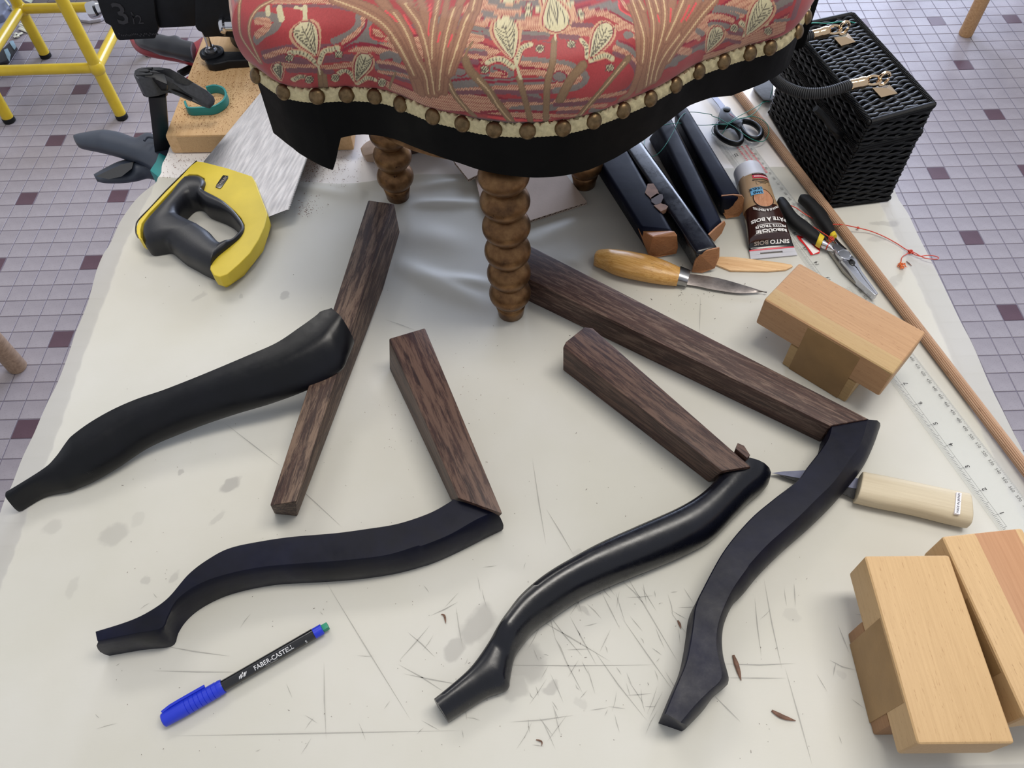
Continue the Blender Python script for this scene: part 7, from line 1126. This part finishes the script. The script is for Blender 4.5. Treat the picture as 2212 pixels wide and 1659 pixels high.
# ================================================================ THINGS ON THE FLOOR, UPPER LEFT
KT = crop(0, 0, 240)
gbag = plain('grey_blue_cover', (104, 110, 130), .6, var=.08); V, F = vprism(ats(KT((-500, -400), (270, -20), (60, 275), (-300, 400)), .06)[:, :2], 0, .06); one('grey_case', 'grey-blue case standing on the floor behind the yellow stool', 'case', V, F, gbag, bev=.006, seg=3)
V, F = prism(ats(KT((-250, 520), (60, 345), (250, 300), (265, 345), (100, 560), (-200, 800)), .035), ats(KT((-250, 560), (60, 380), (240, 330), (290, 400), (110, 640), (-200, 900)), 0)); one('padded_pouch', 'soft blue-grey pouch lying behind the front left leg rail of the yellow stool', 'pouch', V, F, plain('pouch_cloth', (118, 124, 148), .8, var=.1, bmp=.3), bev=.008, seg=3)
fb = thing('tool_tray', 'dark tool tray with pale blue latches on the floor at the left edge', 'tool tray', at(*KT((120, 1150))[0], 0))
V, F = prism(ats(KT((-200, 1000), (60, 960), (240, 800), (330, 950), (180, 1190), (-150, 1300)), .055), ats(KT((-180, 1100), (70, 1060), (260, 830), (362, 985), (190, 1245), (-150, 1330)), 0)); obj('tray_body', V, F, plain('dark_navy_tray', (20, 24, 34), .5), fb, bev=.004)
lb_ = plain('pale_blue_latch', (128, 156, 172), .5)
for pp in (((75, 990), (150, 960), (215, 1090), (190, 1235), (140, 1150)), ((175, 830), (260, 800), (325, 935), (290, 1000), (240, 930))):
    V, F = prism(ats(KT(*pp), .060), ats(KT(*pp), .045)); obj('latch', V, F, lb_, fb, bev=.002)
pbm = clearplastic('crumpled_film', (206, 214, 196), .35, .35)
V = []; nn = 26; q0 = at(*KT((760, 40))[0], .03)
for i in range(nn):
    for j in range(nn): x, y = (i/(nn-1)-.42)*.36, (j/(nn-1))*.36; V.append((q0[0]+x+.012*math.sin(j*.9), q0[1]+.03+y+.02*math.sin(i*.7), .012+.03*abs(math.sin(i*.8+j*.35))*abs(math.cos(j*.5))+rng.uniform(0, .004)))
F = [(i*nn+j, (i+1)*nn+j, (i+1)*nn+j+1, i*nn+j+1) for i in range(nn-1) for j in range(nn-1)]
one('crumpled_plastic_film', 'crumpled pale plastic film on the floor behind the yellow stool', 'plastic film', V, F, pbm, angle=.2, fixn=False)
wp = plain('offwhite_strips', (196, 194, 178), .6, var=.1); mb = MB()
for pts in (((400, 470), (470, 520), (560, 560)), ((400, 500), (500, 560), (590, 590)), ((300, 660), (360, 735)), ((270, 740), (360, 690), (450, 650)), ((380, 560), (480, 600), (560, 630))):
    P = [at(*KT(p)[0], .006) for p in pts]; V, F = tube(P, .006, 6, m=10, flat=.35); mb.add(V, F)
one('webbing_scraps', 'few off-white webbing scraps on the floor beside the dark tool tray', 'scraps', mb.V, mb.F, wp)
V, F = tube([at(*KT(p)[0], z) for p, z in (((100, 0), .066), ((190, 120), .066), ((310, 330), .004))], .003, 6, m=12); one('white_cord', 'thin white cord hanging down the grey case at the upper left', 'cord', V, F, wp)
gd = crop(0, 0, 360)((1015, 190), (1060, 160), (1280, 150), (1400, 200), (1330, 250), (1180, 275), (1060, 260)); V, F = vprism(ats(gd, .012)[:, :2], .001, .012); one('grey_disc', 'flat pale grey plastic disc on the floor below the vice spindle', 'disc', V, F, plain('pale_grey_plastic', (160, 158, 168), .5), bev=.003)
# ================================================================ WOODEN STOOLS AT THE EDGES
def wstool(nm, label, legs, r, H, m, hidden=()):
    c = np.mean(legs, axis=0); t = thing(nm, label, 'stool', (c[0], c[1], 0), 'wooden stools at the picture edges')
    for x, y in legs: V, F = lathe([(r*.9, 0), (r, .004), (r*.98, H*.5), (r*.95, H)], (x, y, 0), n=20); obj('leg', V, F, m, t, angle=.8)
    V, F = vprism([(legs[0][0]-.04*np.sign(legs[1][0]-legs[0][0]), min(l[1] for l in legs)-.04), (legs[1][0]+.04*np.sign(legs[1][0]-legs[0][0]), min(l[1] for l in legs)-.04), (legs[1][0]+.04*np.sign(legs[1][0]-legs[0][0]), max(l[1] for l in legs)+.04), (legs[0][0]-.04*np.sign(legs[1][0]-legs[0][0]), max(l[1] for l in legs)+.04)], H, H+.03); obj('seat', V, F, m, t, bev=.006)
    return t
wl_ = wood('turned_leg_wood', (168, 128, 88), (196, 158, 114), R(90), gs=.5)
wstool('wooden_stool', 'wooden stool at the left edge, only one round leg foot showing on the tiles', [(-1.135, 1.085), (-1.46, 1.085), (-1.46, .72), (-1.135, .72)], .021, .47, wood('grey_beech_leg', (140, 116, 96), (176, 150, 126), R(90), gs=.5))
wstool('wooden_stool', 'wooden stool at the upper right, one round leg standing on the tiles', [(1.503, 2.333), (1.90, 2.34), (1.90, 2.78), (1.503, 2.78)], .0215, .50, wl_)
# ================================================================ CARDBOARD AND WRAPPED BUNDLE UNDER THE SEAT
KK = crop(700, 260, 610)
cdb = plain('pale_cardboard', (184, 166, 152), .8, var=.07, scale=20, bmp=.1); flm = plain('flute_gap_shade', (70, 56, 46), .9)  # solid core gets a dark colour for the shade between flutes
def card(top, z, label, nm='cardboard_piece'):
    P = ats(KK(*top), z+.004)[:, :2]; c = P.mean(0); t = thing(nm, label, 'cardboard', (c[0], c[1], z))
    V, F = vprism(P, z+.0033, z+.004); obj('top_liner', V, F, cdb, t, smooth=False); V, F = vprism(P, z, z+.0006); obj('bottom_liner', V, F, cdb, t, smooth=False)
    V, F = vprism(c+(P-c)*.985, z+.0006, z+.0033); obj('core', V, F, flm, t, smooth=False)
    mb = MB()
    for i in range(len(P)):
        a, b = P[i], P[(i+1) % len(P)]; L = np.linalg.norm(b-a); k = int(L/.0035)
        if k < 2: continue
        pts = [(*(a+(b-a)*(j/k)), z+.0007+.0025*(j % 2)) for j in range(k+1)]; V, F = tube(pts, .0004, 4); mb.add(V, F)
    obj('flutes', mb.V, mb.F, cdb, t, smooth=False, fixn=False)['kind'] = 'stuff'; return t
card([(1560, 800), (2060, 640), (1900, 430), (1500, 300), (1180, 430), (1230, 640), (1330, 760)], T+.0012, 'flat corrugated cardboard piece under the seat, right of the front gilded leg')
card([(1025, 330), (1130, 462), (1245, 405), (1500, 260), (1200, 120), (950, 180)], T+.0060, 'smaller cardboard piece on top, left of the front gilded leg')
wb = thing('wrapped_bundle', 'dark brown bundle wrapped in crinkled kraft paper behind the rear gilded leg', 'bundle', at(880, 330))
V, F = prism(ats(KK((280, 215), (330, 165), (415, 120), (520, 90), (560, 180), (460, 240), (310, 280)), T+.030), ats(KK((285, 250), (340, 230), (430, 200), (540, 180), (570, 250), (450, 335), (335, 330)), T+.001)); obj('kraft_wrap', V, F, plain('crinkled_kraft', (176, 150, 128), .7, var=.15, bmp=.6, bsc=60), wb, bev=.004, seg=2, angle=.5)
V, F = prism(ats(KK((520, 100), (1000, -40), (1010, 60), (560, 190)), T+.030), ats(KK((540, 180), (1000, 60), (1010, 200), (450, 330)), T+.001)); obj('dark_bundle_core', V, F, wood('dark_walnut', (50, 32, 26), (74, 50, 40), .3), wb, bev=.004)
# dark case behind the basket handle
V, F = prism(ats(S5((700, 70), (860, -60), (1010, -60), (1015, 270), (865, 262), (800, 190)), T+.012), ats(S5((690, 80), (850, -50), (1015, -50), (1010, 300), (880, 285), (790, 205)), T)); one('dark_case', 'dark grey flat case on the worktop behind the basket handle', 'case', V, F, plain('dark_grey_case', (52, 52, 54), .6, var=.3, bmp=.4, bsc=90), bev=.002)
# ================================================================ SAWDUST AND SPLINTERS
def chips(n, sampler, z, size, nm, m):
    mb = MB()
    for _ in range(n):
        px, py = sampler(); p = at(px, py, z); a = rng.uniform(0, 3.14); l = size*rng.choice([.25, .35, .5, 1.1], p=[.4, .3, .2, .1])*rng.uniform(.8, 1.3); w = size*rng.uniform(.16, .30); d = np.array([math.cos(a), math.sin(a), 0])*l/2; e = np.array([-math.sin(a), math.cos(a), 0])*w/2; u_ = np.array([0, 0, size*.25])
        mb.add([p-d-e, p+d-e*.4, p+d+e*.5, p-d+e, p-d*.8+u_, p+d*.8+u_], [(0, 1, 5, 4), (3, 4, 5, 2), (0, 4, 3), (1, 2, 5)])
    o = tag(obj(nm, mb.V, mb.F, m, None, smooth=False, fixn=False), None, None, None, 'stuff'); return o
sd_m = plain('red_brown_sawdust', (126, 80, 62), .8, var=.35, scale=500); dk_m = plain('dark_wood_crumbs', (74, 50, 42), .8, var=.3, scale=500)
o = chips(620, lambda: (rng.normal(690, 42), rng.normal(345, 42)), T+.0005, .0022, 'sawdust', sd_m); tag(o, 'red-brown sawdust scattered beside the saw teeth', 'sawdust')
o = chips(330, lambda: (rng.uniform(350, 560), rng.uniform(332, 385)), T+.0003, .0020, 'sawdust', sd_m); tag(o, 'sawdust specks on the bare white worktop above the saw handle', 'sawdust')
o = chips(95, lambda: (rng.normal(662, 13), rng.normal(450, 9)), T+.003, .0020, 'sawdust', sd_m); tag(o, 'small patch of red sawdust by the tip corner of the saw blade', 'sawdust')
def onboard():
    while True:
        x, y = rng.uniform(372, 560), rng.uniform(125, 292)
        q_ = at(x, y, T+.0278)
        if -.428 < q_[0] < -.2 and .84 < q_[1] < 1.08 and rng.uniform() < .35+.65*math.exp(-((y-215)/60)**2): return x, y
o = chips(1500, onboard, T+.0276, .0018, 'sawdust', plain('tan_sawdust', (150, 100, 62), .8, var=.4, scale=500)); tag(o, 'fine tan sawdust covering the pine board', 'sawdust')
o = chips(330, lambda: (rng.uniform(250, 1750), rng.uniform(560, 1640)), T+.0004, .0015, 'wood_crumbs', dk_m); tag(o, 'tiny dark crumbs scattered over the tracing paper', 'crumbs')
o = chips(90, lambda: (rng.normal(935, 60), rng.normal(900, 55)), T+.0004, .0016, 'wood_crumbs', sd_m); tag(o, 'reddish crumbs beside the short rail of the lower left leg', 'crumbs')
o = chips(60, lambda: (rng.normal(1500, 55), rng.normal(625, 28)), T+.0004, .0018, 'wood_crumbs', dk_m); tag(o, 'crumbs around the carving knife blade', 'crumbs')
def splinter(pts, w, label):
    P = [at(a, b, T+.0012) for a, b in pts]; V, F = tube(P, [w*.5, w, w*.8, w*.15], 6, m=12, flat=.4); one('wood_splinter', label, 'splinter', V, F, plain('splinter_brown', (104, 74, 58), .7, var=.35, scale=300))
splinter([(1584, 1415), (1592, 1438), (1601, 1470)], .0020, 'upright reddish splinter right of the right-hand leg toe')
splinter([(1667, 1535), (1690, 1548), (1719, 1557)], .0019, 'slanting reddish splinter at the bottom, left of the pale block')
splinter([(953, 1327), (960, 1330), (963, 1347)], .0009, 'small bent splinter left of the rounded middle leg')
splinter([(1464, 1340), (1468, 1348), (1471, 1358)], .0011, 'small splinter between the middle and right-hand legs')
splinter([(1158, 1598), (1170, 1602), (1170, 1612)], .0007, 'tiny curled splinter at the bottom edge')
splinter([(1958, 564), (1970, 575)], .0010, 'short grey splinter next to the frayed red string end')
splinter([(1752, 480), (1760, 492), (1776, 512)], .0009, 'thin brown splinter between the plier grips')

# ---- pieces printed on or fixed to a part belong to that part
def under(thing_, part, names):
    kids = list(thing_.children); base = next((k for k in kids if k.name.split('.')[0] == part), None)
    for k in kids:
        if base is not None and k is not base and k.name.split('.')[0] in names: k.parent = base
under(pn, 'barrel', ('lettering', 'rider_emblem')); under(pn, 'cap', ('pocket_clip',))
under(rl, 'acrylic_strip', ('scale_marks', 'scale_number', 'red_print', 'fine_print')); under(mk, 'handle', ('sticker', 'lettering')); under(mk, 'blade', ('blade_scale',))
under(sw, 'yellow_body', ('badge', 'lettering', 'black_outline')); under(vc, 'moving_jaw', ('lettering', 'worn_raised_marks')); under(vc, 'base_lug', ('bolt_seat', 'washer', 'hex_nut', 'bolt'))
under(tb, 'dark_body', ('lettering', 'white_rule')); under(tb, 'kraft_body', ('black_band', 'red_band', 'round_wood_emblem', 'emblem_outline', 'blue_sticker', 'fine_print', 'print_frame'))
under(bk_, 'wrapped_handle', ('end_ferrule', 'chain_link')); under(bk_, 'woven_lid_top', ('corner_stud', 'ring_loop', 'lid_rim')); under(cl, 'jaw_arm', ('pivot_rivet', 'vent_slot_shade', 'arm_recess_shade', 'jaw_head'))
under(cl, 'trigger_lever', ('lever_hollow_shade',)); under(b_, 'black_bar', ('bare_patch', 'filled_knot')); under(ch, 'seat_rail', ('rear_leg_stub',)); under(plr, 'pivot_cheek', ('pivot_disc',))
for t_ in (tA, tB, tC): under(t_, 'slab', ('pale_strip', 'laminated_strip'))
under(sc, 'handle_hub', ('pivot_screw', 'red_mark')); under(g3, 'wood_rail', ('splinter',)); under(pb, 'board_body', ('end_grain',))
